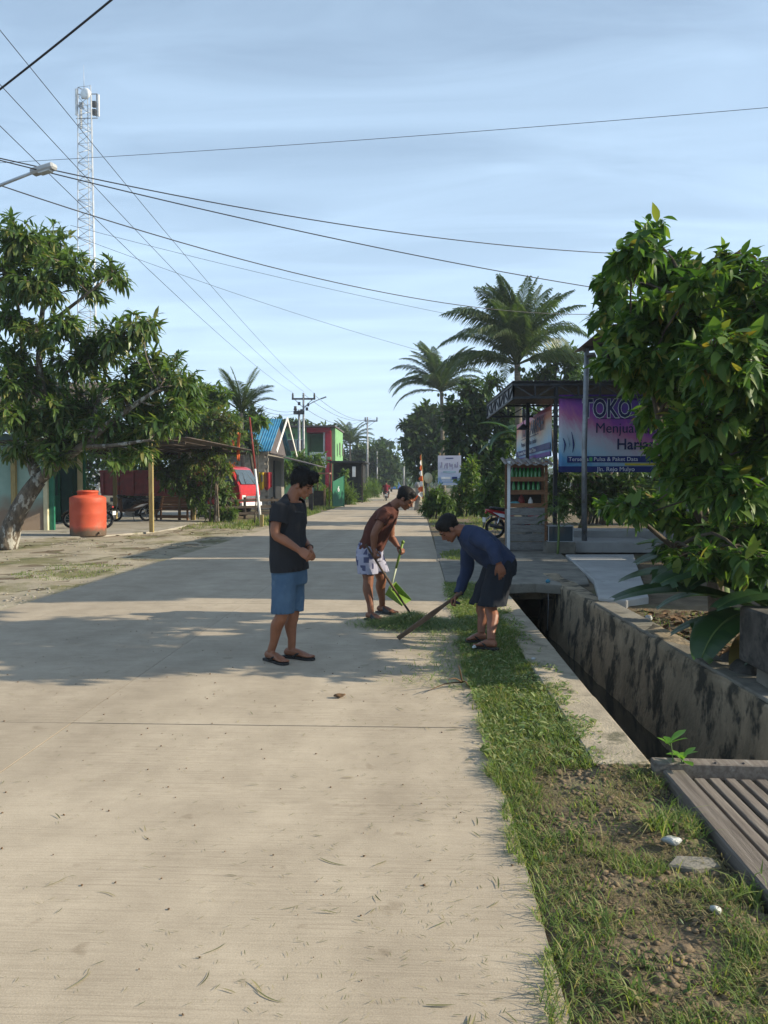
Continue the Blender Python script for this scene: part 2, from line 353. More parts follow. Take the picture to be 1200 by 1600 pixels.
mat('blue_roof', (.045, .24, .42), (.035, .19, .34), .45, 2, 5, metal=.1, rnd=.08, dirt=(.09, .25, .36), dscale=2)
mat('tin_roof', (.27, .255, .24), (.16, .14, .125), .65, 3, 6, metal=.3, dirt=(.20, .11, .06), dscale=3, dlo=.52, dhi=.68)
mat('block_wall', (.31, .285, .245), (.21, .195, .165), .95, 3, 7, bump=.4, rnd=.15)
mat('mortar', (.24, .225, .20), (.17, .16, .14), .95, 6)
mat('green_wall', (.17, .36, .165), (.13, .29, .13), .85, 1.2, 6)
mat('crimson', (.40, .018, .045), (.33, .012, .035), .7, 2)
mat('shutter', (.10, .085, .085), (.07, .06, .06), .7, 3)
mat('cloth_white', (.72, .71, .67), (.6, .59, .55), .9, 4)
mat('cloth_yellow', (.45, .30, .02), (.36, .23, .015), .9, 4)
mat('cloth_red', (.30, .02, .03), (.22, .012, .02), .9, 4)
mat('flag_orange', (.62, .13, .035), (.52, .10, .025), .8, 4)
mat('flag_white', (.75, .74, .72), (.64, .63, .61), .8, 4)
mat('gate_green', (.012, .12, .06), (.01, .085, .045), .55, 3)
mat('bottle_green', (.045, .24, .055), (.03, .18, .04), .12, 4, spec=.6)
mat('plastic_film', (.42, .44, .43), (.22, .23, .22), .25, 8, bump=.8, bscale=40, spec=.5)
mat('litter_leaf', (.15, .09, .045), (.085, .05, .026), .85, 10)
mat('skin', (.255, .108, .058), (.20, .082, .043), .5, 9, 4, spec=.35)
mat('skin_mid', (.21, .088, .050), (.165, .068, .037), .5, 9, 4, spec=.35)
mat('skin_blue_shirt_man', (.225, .092, .052), (.175, .07, .039), .5, 9, 4, spec=.35)
mat('hair', (.012, .010, .009), (.007, .006, .0055), .6, 40, spec=.22)
mat('eye_dark', (.03, .022, .018), (.02, .015, .012), .2, 5)
mat('cloth_black', (.021, .022, .026), (.015, .016, .019), .9, 5, bump=.25, bscale=220)
mat('print_grey', (.06, .062, .068), (.03, .031, .034), .8, 40)
mat('denim', (.072, .13, .205), (.045, .09, .155), .9, 6, 7, bump=.35, bscale=260, dirt=(.13, .20, .26), dscale=5, dlo=.55, dhi=.75)
mat('cloth_brown', (.088, .030, .021), (.066, .022, .016), .9, 4, 5, bump=.2, bscale=240)
mat('cloth_navy', (.026, .040, .088), (.019, .030, .068), .9, 4, 5, bump=.2, bscale=240)
mat('cloth_dark_navy', (.016, .020, .028), (.011, .013, .019), .92, 4, 5, bump=.2, bscale=240)
mat('sandal', (.028, .027, .027), (.018, .017, .017), .75, 8)
mat('sandal_grey', (.062, .064, .066), (.04, .041, .042), .8, 8)
mat('lime_plastic', (.145, .235, .035), (.115, .19, .028), .45, 5)
mat('pale_pole', (.42, .46, .33), (.33, .37, .26), .5, 5)
mat('tool_wood', (.10, .068, .042), (.055, .037, .023), .8, 5, 6, stretch=(4, 4, 1))
mat('tool_board', (.17, .12, .085), (.10, .07, .05), .85, 4, 7, bump=.3)
mat('print_navy', (.018, .02, .085), None, .5)
mat('print_dark', (.03, .03, .10), None, .5)
mat('print_white', (.72, .74, .78), None, .5)
mat('lamp_lens', (.55, .58, .58), None, .25)
LEAF = leaf_tpl(1, .34, 3, .25, .25)
BROAD = leaf_tpl(1, .44, 4, .22, .28, shape=[.22, .86, 1.0, .62, .02])
LANCE = leaf_tpl(1, .27, 3, .3, .35)
TINY = leaf_tpl(1, .5, 2, .3, .2, shape=[.15, 1, .1])
leafmat('leaf_mango', [(0, (.048, .094, .028)), (.45, (.082, .142, .038)), (.8, (.12, .185, .050)), (.96, (.20, .20, .07))], .38, .36, .5)
LB_ = dict(tcol=(1.3, 1.45, .6))
leafmat('leaf_bush', [(0, (.036, .084, .021)), (.45, (.070, .140, .032)), (.8, (.125, .20, .042)), (.95, (.15, .20, .045)), (1, (.24, .17, .04))], .42, .5, .3, **LB_)
leafmat('leaf_dark', [(0, (.022, .050, .015)), (.6, (.042, .082, .022)), (1, (.075, .115, .032))], .32, .5)
leafmat('leaf_mid', [(0, (.042, .086, .020)), (.6, (.078, .138, .032)), (1, (.125, .185, .048))], .4, .5)
leafmat('leaf_light', [(0, (.06, .115, .022)), (.6, (.10, .17, .036)), (1, (.16, .20, .05))], .45, .5)
leafmat('leaf_young', [(0, (.07, .125, .028)), (.7, (.12, .17, .045)), (1, (.20, .14, .05))], .45, .5)
leafmat('leaf_palm', [(0, (.032, .062, .022)), (.6, (.058, .098, .032)), (1, (.095, .125, .048))], .35, .45, .45)
leafmat('leaf_palm_dry', [(0, (.19, .15, .07)), (1, (.28, .21, .09))], .3, .7)
leafmat('leaf_banana', [(0, (.026, .065, .026)), (1, (.04, .09, .03))], .35, .35, .5)
leafmat('leaf_banana_old', [(0, (.16, .11, .05)), (1, (.12, .105, .04))], .3, .7)
leafmat('leaf_seedling', [(0, (.10, .24, .03)), (1, (.15, .30, .045))], .45, .35, .45)
leafmat('grass', [(0, (.085, .14, .035)), (.5, (.14, .205, .055)), (.8, (.21, .24, .085)), (1, (.36, .30, .16))], .45, .6)
leafmat('grass_cut', [(0, (.10, .165, .05)), (.55, (.18, .25, .085)), (1, (.34, .33, .17))], .35, .6)
leafmat('grass_dry', [(0, (.24, .20, .10)), (.6, (.17, .155, .07)), (1, (.11, .11, .045))], .3, .7)
leafmat('flower_orange', [(0, (.5, .09, .03)), (1, (.45, .16, .04))], .4, .6)

def road_material():
    m = bpy.data.materials.new('road_concrete'); m.use_nodes = True; t = m.node_tree; n = t.nodes; l = t.links; p = n['Principled BSDF']
    p.inputs['Roughness'].default_value = .88; p.inputs['Specular IOR Level'].default_value = .25
    tc = n.new('ShaderNodeTexCoord')
    def nz(scale, st=(1, 1, 1), det=8, ro=.6):
        mp = n.new('ShaderNodeMapping'); mp.inputs['Scale'].default_value = st; l.new(tc.outputs['Object'], mp.inputs[0])
        q = n.new('ShaderNodeTexNoise'); q.inputs['Scale'].default_value = scale; q.inputs['Detail'].default_value = det; q.inputs['Roughness'].default_value = ro; l.new(mp.outputs[0], q.inputs['Vector']); return q.outputs['Fac']
    def ramp(f, a, b, c1, c2):
        r = n.new('ShaderNodeValToRGB'); r.color_ramp.elements[0].position = a; r.color_ramp.elements[1].position = b; r.color_ramp.elements[0].color = rgb(c1); r.color_ramp.elements[1].color = rgb(c2); l.new(f, r.inputs[0]); return r.outputs[0]
    def mul(a, b, f=1):
        x = n.new('ShaderNodeMixRGB'); x.blend_type = 'MULTIPLY'; x.inputs[0].default_value = f; l.new(a, x.inputs[1]); l.new(b, x.inputs[2]); return x.outputs[0]
    base = ramp(nz(.55, (1, .5, 1)), .3, .7, (.385, .328, .25), (.475, .408, .315))
    blot = ramp(nz(2.3, (1, 1, 1), 9, .7), .33, .66, (.80, .79, .78), (1.04, 1.04, 1.04))
    fine = ramp(nz(190, (1, 1, 1), 3), .3, .7, (.84, .83, .82), (1.08, 1.08, 1.08))
    broom = nz(1, (2.2, 95, 1), 3, .7)
    br = ramp(broom, .36, .56, (.80, .79, .78), (1.03, 1.03, 1.03))
    mask = nz(.8, (1, 1.6, 1), 4)
    bm = n.new('ShaderNodeMapRange'); bm.inputs[1].default_value = .4; bm.inputs[2].default_value = .62; bm.inputs[3].default_value = .25; bm.inputs[4].default_value = 1; l.new(mask, bm.inputs[0])
    x = n.new('ShaderNodeMixRGB'); x.blend_type = 'MULTIPLY'; l.new(bm.outputs[0], x.inputs[0])
    c = mul(mul(base, blot), fine); l.new(c, x.inputs[1]); l.new(br, x.inputs[2])
    scuff = ramp(nz(3.1, (1, 1, 1), 10, .72), .62, .72, (1, 1, 1), (1.13, 1.12, 1.1))
    oi = n.new('ShaderNodeObjectInfo'); sr = ramp(oi.outputs['Random'], 0, 1, (.955, .95, .945), (1.03, 1.03, 1.03))
    tyre = ramp(nz(.9, (1.6, .10, 1), 4, .5), .40, .64, (.90, .895, .89), (1.02, 1.02, 1.02)); spot = ramp(nz(7, det=3, ro=.5), .24, .34, (.74, .72, .69), (1, 1, 1))
    l.new(mul(mul(mul(mul(x.outputs[0], scuff), sr), tyre), spot), p.inputs['Base Color'])
    b = n.new('ShaderNodeBump'); b.inputs['Strength'].default_value = .5; b.inputs['Distance'].default_value = .006; l.new(broom, b.inputs['Height'])
    b2 = n.new('ShaderNodeBump'); b2.inputs['Strength'].default_value = .3; b2.inputs['Distance'].default_value = .004; l.new(nz(140, det=4), b2.inputs['Height']); l.new(b.outputs[0], b2.inputs['Normal']); l.new(b2.outputs[0], p.inputs['Normal'])
    MT['road_concrete'] = m
road_material()

# ------------------------------------------------------------------ ground, road, drain
RL, RR, RJ = -5.0, .44, -2.2                         # road edges and its long joint
DL, DR = 1.25, 2.3                                   # drain
def fbm(x, y, s): return noise.fractal(Vector((x*s, y*s, 3.1)), 1.0, 2.0, 4)
def bend(Y): return -max(0, Y-85)**2*.00035 if Y < 260 else -10.7-(Y-260)*.12
def ground_z(x, y):
    if RL+.02 < x-bend(y) < RR-.02: return -.07
    if DL < x < DR+.2 and y < 15: return -.95
    if x >= DR:
        return -.12+.05*fbm(x, y, 1.2) if y < 10 else -.03+.02*fbm(x, y, .8)
    e = min(1, abs(x-(RL if x < 0 else RR))/.5)
    if x > 0: return -.012+.035*fbm(x, y, 2.5)*e+.01*e
    return -.03+.05*fbm(x, y, .9)*e+.03*fbm(x, y, 3)*e
xs = [-700, -300, -120, -60, -35, -22]+list(np.arange(-16, -5.05, .3))+[-5.0, -4.97, -3, -1, .41, .45]+list(np.arange(.52, 1.22, .07))+[1.235, 1.26, 1.8, 2.49, 2.51]+list(np.arange(2.6, 5, .25))+[5.5, 7, 10, 16, 30, 60, 120, 300, 700]
ys = [-12, -4]+list(np.arange(0, 12, .12))+list(np.arange(12, 40, .4))+[42, 46, 52, 60, 70, 80, 90, 100, 115, 130, 150, 175, 200, 230, 260, 320, 420, 600, 1000]
nx, ny = len(xs), len(ys)
GV = [(x+(bend(y) if -6 < x < 1 else 0), y, ground_z(x+(bend(y) if -6 < x < 1 else 0), y)) for y in ys for x in xs]
GF = [(j*nx+i, j*nx+i+1, (j+1)*nx+i+1, (j+1)*nx+i) for j in range(ny-1) for i in range(nx-1)]
g = newobj('ground', np_mesh('ground', GV, GF, True), 'dirt'); tag(g, 'bare brown earth and dirt on both sides of the road', 'ground', kind='structure')
road = bpy.data.objects.new('road', None); C.objects.link(road); tag(road, 'pale concrete slab road running straight away between the houses', 'road', kind='structure')
for k in range(-2, 13):
    y0, y1 = 4.89+5*(k-1)+.006, 4.89+5*k-.006
    for (a, c) in ((RL, RJ-.003), (RJ+.003, RR)):
        b = B(); dz = random.uniform(-.002, .002); b.box(((a+c)/2, (y0+y1)/2, -.06+dz), (c-a, y1-y0, .12)); b.obj('concrete_slab', 'road_concrete', road)
b = B(); b.box((RJ, 27, -.0335), (.04, 80, .06))
for k in range(-2, 12): b.box(((RL+RR)/2, 4.89+5*k, -.055), (RR-RL-.05, .03, .104))
b.obj('joint_filler', mat('joint_tar', (.06, .052, .042), None, .95), road)
b = B(); yy = [59.9]+list(range(65, 262, 5))+[280, 320]
b.add([(x+bend(y), y, -.002) for y in yy for x in (RL, RR)], [(2*i, 2*i+1, 2*i+3, 2*i+2) for i in range(len(yy)-1)]); b.obj('far_carriageway', 'road_concrete', road)
# yard paving on the left, culvert slab and ramp on the right
b = B(); P = [gr(x, y) for x, y in ((-160, 848), (150, 838), (250, 830), (335, 812), (330, 797), (120, 800), (-160, 812))]
b.prism([(p.x, p.y, 0) for p in P], (0, 0, -.1), (0, 0, .012)); b.obj('yard_paving', 'yard_concrete', label='worn concrete yard paving in front of the teal house', kind='structure')
b = B(); P = [(RR+.012, 12.3), (.75, 11.9), (1.2, 11.75), (1.8, 11.95), (2.25, 11.7), (2.62, 12.0), (2.9, 13.6), (3.15, 17.7), (RR+.012, 19.5)]
b.prism([(x, y, 0) for x, y in P], (0, 0, -.13), (0, 0, .014)); wobble(b, .02, 3)
b.obj('culvert_slab', 'concrete_old', label='broken edged concrete slab bridging the drain before the bottle kiosk', kind='structure', bevel=.01)
b = B(); b.box((1.75, 12.28, -.2), (1.35, .14, .13)); b.box((1.9, 13.6, -.2), (1.35, .14, .13)); b.obj('culvert_beam', 'concrete_mossy', label='concrete beams under the culvert slab', kind='structure')
b = B(); P = [(2.36, 10.25), (2.66, 10.05), (3.02, 10.35), (3.7, 13.2), (4.5, 16.5), (3.1, 16.5), (2.72, 12.2)]
b.prism([(x, y, 0) for x, y in P], (0, 0, -.12), (0, 0, .05)); wobble(b, .015, 2, 4)
b.obj('ramp_slab', 'ramp_concrete', label='light grey concrete ramp slab beside the culvert', kind='structure', bevel=.01)
b = B(); P = [gr(x, y) for x, y in ((684, 877), (742, 880), (735, 838), (678, 838))]
b.prism([(p.x, p.y, 0) for p in P], (0, 0, -.1), (0, 0, .01)); b.obj('side_apron', 'concrete_old', label='narrow concrete apron joining the road to the shop yard', kind='structure')
b = B(); vx = np.linspace(0, 1, 26); b.sheet(lambda u, v: Vector((-11.5+6.47*u, 7+26*v, ground_z(-11.5+6.47*u, 7+26*v)+.008-(.03 if u < .001 or v < .001 or v > .999 else 0))), 26, 90)
b.obj('gravel_verge', mat('pale_dirt', (.36, .315, .235), (.235, .20, .14), .95, 1.3, 9, bump=.7, bscale=40, dirt=(.15, .14, .065), dscale=.55, dlo=.5, dhi=.6), label='pale gravelly left verge with mossy patches', kind='structure')
# left drain wall with coping blocks
t = thing('drain_wall', 'low drain wall with pale concrete coping beside the cut grass verge', 'drain wall', (1.1, 7, -.9))
b = B(); b.box((1.12, 6.2, -.47), (.24, 16, .9)); b.obj('wall_face', 'concrete_mossy', t, True)
yv = [4.22, 5.55, 7.1, 8.9, 10.4, 11.7]
for y0, y1 in zip(yv, yv[1:]):
    b = B(); b.box((1.10+random.uniform(-.008, .008), (y0+y1)/2, .005), (.31, y1-y0-.012, .06)); wobble(b, .006, 6, y0); b.obj('coping_block', 'coping', t, True, bevel=.012)
# right drain wall
t = thing('drain_wall', 'stained right hand drain wall with broad worn top', 'drain wall', (2.4, 7, -.9))
b = B()
def wallp(u, v):
    y = -1+u*14.2; xf = 2.16+.042*(10-y)
    prof = [(-.02, -1.0), (.02, -.55), (.05, -.2), (.06, -.03), (.09, .012), (.30, .02), (.36, -.02), (.38, -.6)]
    k = v*7; i = min(6, int(k)); f = k-i; q = (prof[i][0]*(1-f)+prof[i+1][0]*f, prof[i][1]*(1-f)+prof[i+1][1]*f)
    nn = noise.noise_vector(Vector((y*3, v*8, 1)))*.018+noise.noise_vector(Vector((y*.9, v*3, 5)))*.03
    return Vector((xf+q[0]+nn.x, y, q[1]+nn.z))
b.sheet(wallp, 150, 28); b.obj('wall_face', 'concrete_mossy', t, True)
for y0, y1 in ((-1, 3.3), (3.32, 5.2), (5.23, 6.7), (6.74, 8.3), (8.33, 9.95)):
    b = B(); P = []
    for yk, dx in ((y0, .085), (y1, .085), (y1, .34), (y0, .34)): P.append((2.16+.042*(10-yk)+dx+random.uniform(-.012, .012), yk, .022))
    b.prism(P, (0, 0, -.03), (0, 0, random.uniform(.004, .014))); wobble(b, .01, 5, y0); b.obj('capping', 'concrete_old', t, True, bevel=.01)
b = B(); b.sheet(lambda u, v: Vector((1.2+1.4*v, -2+16*u, -.86+.03*fbm(u*16, v*2, 2))), 60, 6)
b.obj('drain_water', mat('mud_water', (.035, .033, .026), (.022, .02, .016), .12, 3, spec=.5), label='still dark water in the bottom of the drain', kind='structure')
# concrete block standing on the right drain wall and rocks behind the wall
t = thing('concrete_block', 'square weathered concrete block standing on the right drain wall', 'block', (2.75, 5.75, 0))
b = B(); b.box((2.83, 5.85, .39), (.72, .5, .42)); wobble(b, .012, 4); b.obj('block', mat('block_dark', (.11, .10, .088), (.05, .046, .04), .95, 5, 8, bump=.6, dirt=(.03, .03, .027), dscale=6, dlo=.5, dhi=.62), t, True, bevel=.015)
b = B(); b.box((2.86, 5.8, .10), (.6, .42, .15)); wobble(b, .02, 5); b.obj('footing', 'concrete_old', t, True, bevel=.015)
def rock(c, r, name='rock', m='rock_dark', flat=.7, **tg):
    b = B(); b.ell(c, (r, 0, 0), (0, r*random.uniform(.75, 1.1), 0), (0, 0, r*flat), 9, 6); wobble(b, r*.35, 1.6/r, random.random()*50); return b.obj(name, m, **tg)
rk = ['dark rock behind the drain wall, closest to the concrete block', 'dark rock behind the drain wall, middle one of the row', 'small dark rock behind the drain wall near the ramp', 'flat pale stone leaning under the concrete block']
for (x, y, r), lab in zip(((2.62, 6.35, .13), (2.72, 6.75, .15), (2.68, 7.3, .10)), rk): rock((x, y, .02), r, label=lab, cat='rock', group='rocks behind the drain wall')
rock((2.72, 5.35, .03), .12, 'flat_stone', 'stone', .4, label=rk[3], cat='rock')
# plank bridge over the drain
t = thing('plank_bridge', 'weathered timber plank bridge across the drain, bottom right', 'bridge', (1.9, 3.2, 0))
b = B(); b.bar((1.24, 4.14, .035), (3.0, 4.08, .035), .09, .085); b.obj('end_beam', 'weathered_wood', t, True, bevel=.006)
for y in (1.2, 2.6, 3.9): b = B(); b.bar((1.2, y, -.06), (2.9, y, -.06), .1, .1); b.obj('joist', 'wood_dark', t, True)
b = B(); b.bar((1.33, 4.08, .0), (1.325, .6, -.005), .11, .1); b.obj('edge_beam', 'weathered_wood', t, True, bevel=.008)
x = 1.44
for k in range(18):
    w = random.uniform(.050, .057); x0 = x+random.uniform(-.004, .004)
    b = B(); b.bar((x0, 4.035+random.uniform(-.01, .01), .012+random.uniform(-.006, .006)), (x0+random.uniform(-.012, .012), .55, .01), w, .026)
    b.obj('plank', 'weathered_wood', t, True, bevel=.004); x += w+random.uniform(.019, .027)
for k in range(8): b = B(); b.lathe([(.009, 0), (.007, .004), (0, .005)], (1.4+.15*k+random.uniform(-.02, .02), 4.1, .079), 8); b.obj('nail_head', 'steel_dark', t, True)
# ================================================================== LEFT SIDE
# ---- teal house
p0 = gr(68, 829); wd = Vector((-.955, -.295, 0)); wn = Vector((.295, -.955, 0))
t = thing('teal_house', 'teal plastered house with green doors behind the leaning tree', 'house', (p0.x-2, p0.y, 0))
b = B(); b.bar(p0-wd*.0+wn*-.1+Vector((0, 0, 1.55)), p0+wd*9+wn*-.1+Vector((0, 0, 1.55)), .2, 3.1); b.obj('wall', 'teal_wall', t, True)
b = B(); b.box(p0+Vector((.09, .03, 1.5)), (.13, .13, 3)); b.obj('corner_post', 'cream', t, True)
b = B(); b.box(p0+Vector((.24, .12, 1.5)), (.16, .1, 3)); b.obj('door_frame', 'green_trim', t, True)
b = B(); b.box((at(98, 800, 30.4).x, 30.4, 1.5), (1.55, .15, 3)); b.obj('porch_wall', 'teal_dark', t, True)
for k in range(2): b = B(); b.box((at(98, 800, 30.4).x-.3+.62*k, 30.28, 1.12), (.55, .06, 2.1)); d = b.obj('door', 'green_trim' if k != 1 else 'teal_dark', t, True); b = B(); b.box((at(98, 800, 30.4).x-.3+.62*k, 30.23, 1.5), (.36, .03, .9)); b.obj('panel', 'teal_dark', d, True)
q = at(127, 828, 28.6); b = B(); b.box((q.x, q.y, 1.5), (.17, .17, 3)); b.obj('porch_post', 'cream', t, True)
b = B(); b.box((q.x+.13, q.y+.02, 1.5), (.07, .1, 3)); b.obj('post_trim', 'green_trim', t, True)
def tile(u, v):
    x = p0.x-10.9+u*12.6; y = p0.y-1.9+v*5; return Vector((x, y, 3.05+v*2.1+.035*math.sin(u*12.6*26)+.03*((v*16) % 1)))
b = B(); b.sheet(tile, 240, 48); b.obj('roof', 'roof_tile', t, True, solid=.03)
# ---- orange water tank
p = gr(138, 837); t = thing('water_tank', 'orange plastic water tank with a lid standing on the dirt yard', 'water tank', (p.x, p.y, 0))
b = B(); b.lathe([(0, .0), (.49, .0), (.505, .03), (.505, .22), (.512, .25), (.505, .28), (.51, .6), (.515, .64), (.51, .68), (.505, .95), (.512, .98), (.505, 1.01), (.508, 1.09), (.495, 1.12), (.40, 1.165), (.30, 1.19), (.285, 1.195)], n=40); b.obj('body', 'tank_orange', t)
b = B(); b.lathe([(.285, 1.17), (.285, 1.26), (.30, 1.265), (.30, 1.30), (.27, 1.32), (0, 1.33)], n=32); b.obj('lid', 'tank_orange', t)
b = B(); b.cyl((.42, -.28, .1), (.5, -.34, .1), .03); b.obj('outlet', 'tank_orange', t)
# ---- motorbikes
def wheel(t, x, r=.29, w=.085):
    o = B()
    o.lathe([(r-.075, -w*.3), (r-.03, -w*.5), (r-.005, -w*.3), (r, 0), (r-.005, w*.3), (r-.03, w*.5), (r-.075, w*.3), (r-.085, 0), (r-.075, -w*.3)], (x, 0, r), 28, (0, 1, 0)); wh = o.obj('wheel', 'rubber', t)
    o = B(); o.lathe([(r-.085, -.025), (r-.075, -.02), (r-.075, .02), (r-.085, .025), (r-.095, 0), (r-.085, -.025)], (x, 0, r), 24, (0, 1, 0)); o.cyl((x, -.06, r), (x, .06, r), .03)
    for k in range(8):
        a = k*math.pi/4; o.cyl((x+.02*math.cos(a), 0, r+.02*math.sin(a)), (x+(r-.085)*math.cos(a), 0, r+(r-.085)*math.sin(a)), .009, n=5)
    o.obj('rim', 'steel_grey', wh)
def motorbike(label, loc, rz, body='red_paint', accent='black_plastic', basket=False, plate=True, group='motorbikes'):
    """a small step-through motorbike, nose towards +X"""
    t = thing('motorbike', label, 'motorbike', loc, rz, group); wheel(t, .62); wheel(t, -.6)
    b = B(); b.tube([(.62, -.055, .29), (.52, -.055, .62), (.46, -.05, .82)], .022, 8); b.tube([(.62, .055, .29), (.52, .055, .62), (.46, .05, .82)], .022, 8); b.obj('fork', 'steel_grey', t)
    b = B(); b.sheet(lambda u, v: Vector((.62+.335*math.cos(R(20+130*u)), (v-.5)*.12, .29+.335*math.sin(R(20+130*u))-.03*abs(v-.5)*2)), 10, 4); b.obj('front_fender', body, t, solid=.006)
    b = B(); b.loft([((.36, 0, .38), (.05, 0, 0), (0, .12, 0)), ((.41, 0, .58), (.055, 0, 0), (0, .19, 0)), ((.44, 0, .78), (.06, 0, 0), (0, .15, 0)), ((.42, 0, .92), (.08, 0, 0), (0, .12, 0))], 14, 2.6); b.obj('leg_shield', body, t)
    b = B(); b.loft([((.34, 0, .96), (.10, 0, 0), (0, .07, 0)), ((.42, 0, 1.0), (.12, 0, 0), (0, .11, 0)), ((.44, 0, 1.06), (.07, 0, 0), (0, .09, 0))], 12, 2.4); hb = b.obj('handlebar_cover', accent, t)
    b = B(); b.ell((.53, 0, 1.0), (.03, 0, 0), (0, .075, 0), (0, 0, .05)); b.obj('headlight', 'lamp_lens', hb)
    b = B(); b.tube([(.33, -.33, 1.03), (.38, -.16, 1.02), (.40, 0, 1.0), (.38, .16, 1.02), (.33, .33, 1.03)], .013, 8, 3); b.obj('handlebar', 'steel_dark', t)
    for s in (-1, 1):
        b = B(); b.tube([(.38, s*.19, 1.03), (.42, s*.24, 1.16)], .006, 5); b.ell((.42, s*.25, 1.2), (.012, 0, 0), (0, .055, 0), (0, 0, .035), 8, 5); b.obj('mirror', 'black_plastic', t)
        b = B(); b.cyl((.34, s*.25, 1.03), (.325, s*.37, 1.028), .018); b.obj('grip', 'rubber', t)
    b = B(); b.loft([((.30, 0, .42), (0, 0, .05), (0, .09, 0)), ((.05, 0, .44), (0, 0, .09), (0, .11, 0)), ((-.15, 0, .55), (0, 0, .14), (0, .13, 0)), ((-.45, 0, .66), (0, 0, .11), (0, .12, 0)), ((-.78, 0, .76), (0, 0, .05), (0, .07, 0)), ((-.88, 0, .79), (0, 0, .02), (0, .035, 0))], 14, 2.4); bd = b.obj('body', body, t)
    b = B(); b.prism([(-.1, .137, .52), (-.5, .13, .60), (-.7, .1, .72), (-.42, .13, .68)], (0, 0, 0), (0, .006, 0)); b.prism([(-.1, -.137, .52), (-.42, -.13, .68), (-.7, -.1, .72), (-.5, -.13, .60)], (0, 0, 0), (0, -.006, 0)); b.obj('decal', 'print_white', bd)
    b = B(); b.loft([((.0, 0, .70), (0, 0, .02), (0, .08, 0)), ((-.1, 0, .76), (0, 0, .045), (0, .12, 0)), ((-.4, 0, .80), (0, 0, .05), (0, .13, 0)), ((-.7, 0, .84), (0, 0, .04), (0, .10, 0)), ((-.76, 0, .85), (0, 0, .015), (0, .06, 0))], 14, 2.6); b.obj('seat', 'black_plastic', t)
    b = B(); b.box((.02, 0, .30), (.3, .2, .2)); b.cyl((.16, -.1, .33), (.16, .1, .33), .09); b.obj('engine', 'steel_grey', t, bevel=.02)
    b = B(); b.tube([(.1, -.1, .25), (-.1, -.14, .22), (-.35, -.15, .28), (-.8, -.16, .38)], [.018, .02, .045, .05], 10); b.obj('exhaust', 'steel_dark', t)
    b = B(); b.tube([(-.05, -.1, .3), (-.6, -.1, .29)], .022, 6); b.tube([(-.05, .1, .3), (-.6, .1, .29)], .022, 6); b.obj('swing_arm', 'steel_dark', t)
    b = B(); b.tube([(-.6, -.09, .29), (-.5, -.1, .62)], .028, 8); b.tube([(-.6, .09, .29), (-.5, .1, .62)], .028, 8); b.obj('shock', 'chrome', t)
    b = B(); b.sheet(lambda u, v: Vector((-.6+.34*math.cos(R(60+120*u)), (v-.5)*.13, .30+.34*math.sin(R(60+120*u)))), 8, 3); rf = b.obj('rear_fender', accent, t, solid=.006)
    b = B(); b.ell((-.87, 0, .72), (.025, 0, 0), (0, .06, 0), (0, 0, .035)); b.obj('tail_light', 'red_paint', t)
    if plate: b = B(); b.box((-.92, 0, .52), (.01, .24, .13)); b.obj('number_plate', 'white_paint', t)
    b = B(); b.tube([(-.1, .1, .26), (-.18, .24, .02)], .012, 6); b.obj('side_stand', 'steel_dark', t)
    if basket:
        b = B()
        for z in (0, .12, .24, .36):
            b.tube([(-.25, -.42, .72+z), (-.85, -.46, .74+z), (-.85, .46, .74+z), (-.25, .42, .72+z), (-.25, -.42, .72+z)], .007, 4)
        for k in range(9):
            x = -.25-.075*k
            for s in (-1, 1): b.tube([(x, s*.43, .72), (x, s*.45, 1.1)], .006, 4)
        b.obj('wire_carrier', 'steel_dark', t)
    return t
p = gr(138, 826); motorbike('black motorbike parked behind the orange water tank', (p.x, p.y, .012), R(176), 'black_plastic', 'steel_dark')
p = gr(205, 815); motorbike('old dusty motorbike with a wire carrier beside the carport post', (p.x, p.y, .012), R(186), mat('dusty_brown', (.13, .075, .055), (.08, .05, .04), .8, 5), 'steel_dark', True, False)
# ---- carport: posts, roof sheets, hanging cloth
pA = gr(237, 832); pB = gr(303, 813); pC = gr(281, 813)
t = thing('carport', 'open carport with thin timber posts and a flat tin roof over motorbikes', 'carport', (pA.x-2, 29, 0))
for q, w in ((pA, .12), (pB, .115), (pC, .1), (Vector((pA.x-4.6, 24.6, 0)), .14), (Vector((pA.x-4.6, 33, 0)), .14)):
    b = B(); b.box((q.x, q.y, 1.4), (w, w, 2.8)); wobble(b, .02, 1); b.obj('post', 'bamboo' if w > .1 else 'wood', t, True)
for k in range(8):
    x0 = pA.x-5.4+k*.82; b = B(); b.sheet(lambda u, v: Vector((x0+.8*u, 24.1+9.6*v, 2.86+.02*math.sin(u*.8*80)-.05*u*0+.012*k)), 24, 6); b.obj('roof_sheet', 'roof_tile', t, True, solid=.004)
for y in (24.4, 27.5, 30.5, 33.2): b = B(); b.bar((pA.x-5.4, y, 2.79), (pA.x+1.0, y, 2.79), .08, .09); b.obj('rafter', 'wood_dark', t, True)
c0 = at(276, 699, 32.9); c1 = at(304, 699, 32.9)
b = B(); b.sheet(lambda u, v: c0.lerp(c1, u)+Vector((0, .06*math.sin(u*9), -(.15+.38*u)*v+.03*math.sin(u*14+v*3)-.05)), 20, 8); b.obj('hanging_cloth', 'cloth_white', t, True)
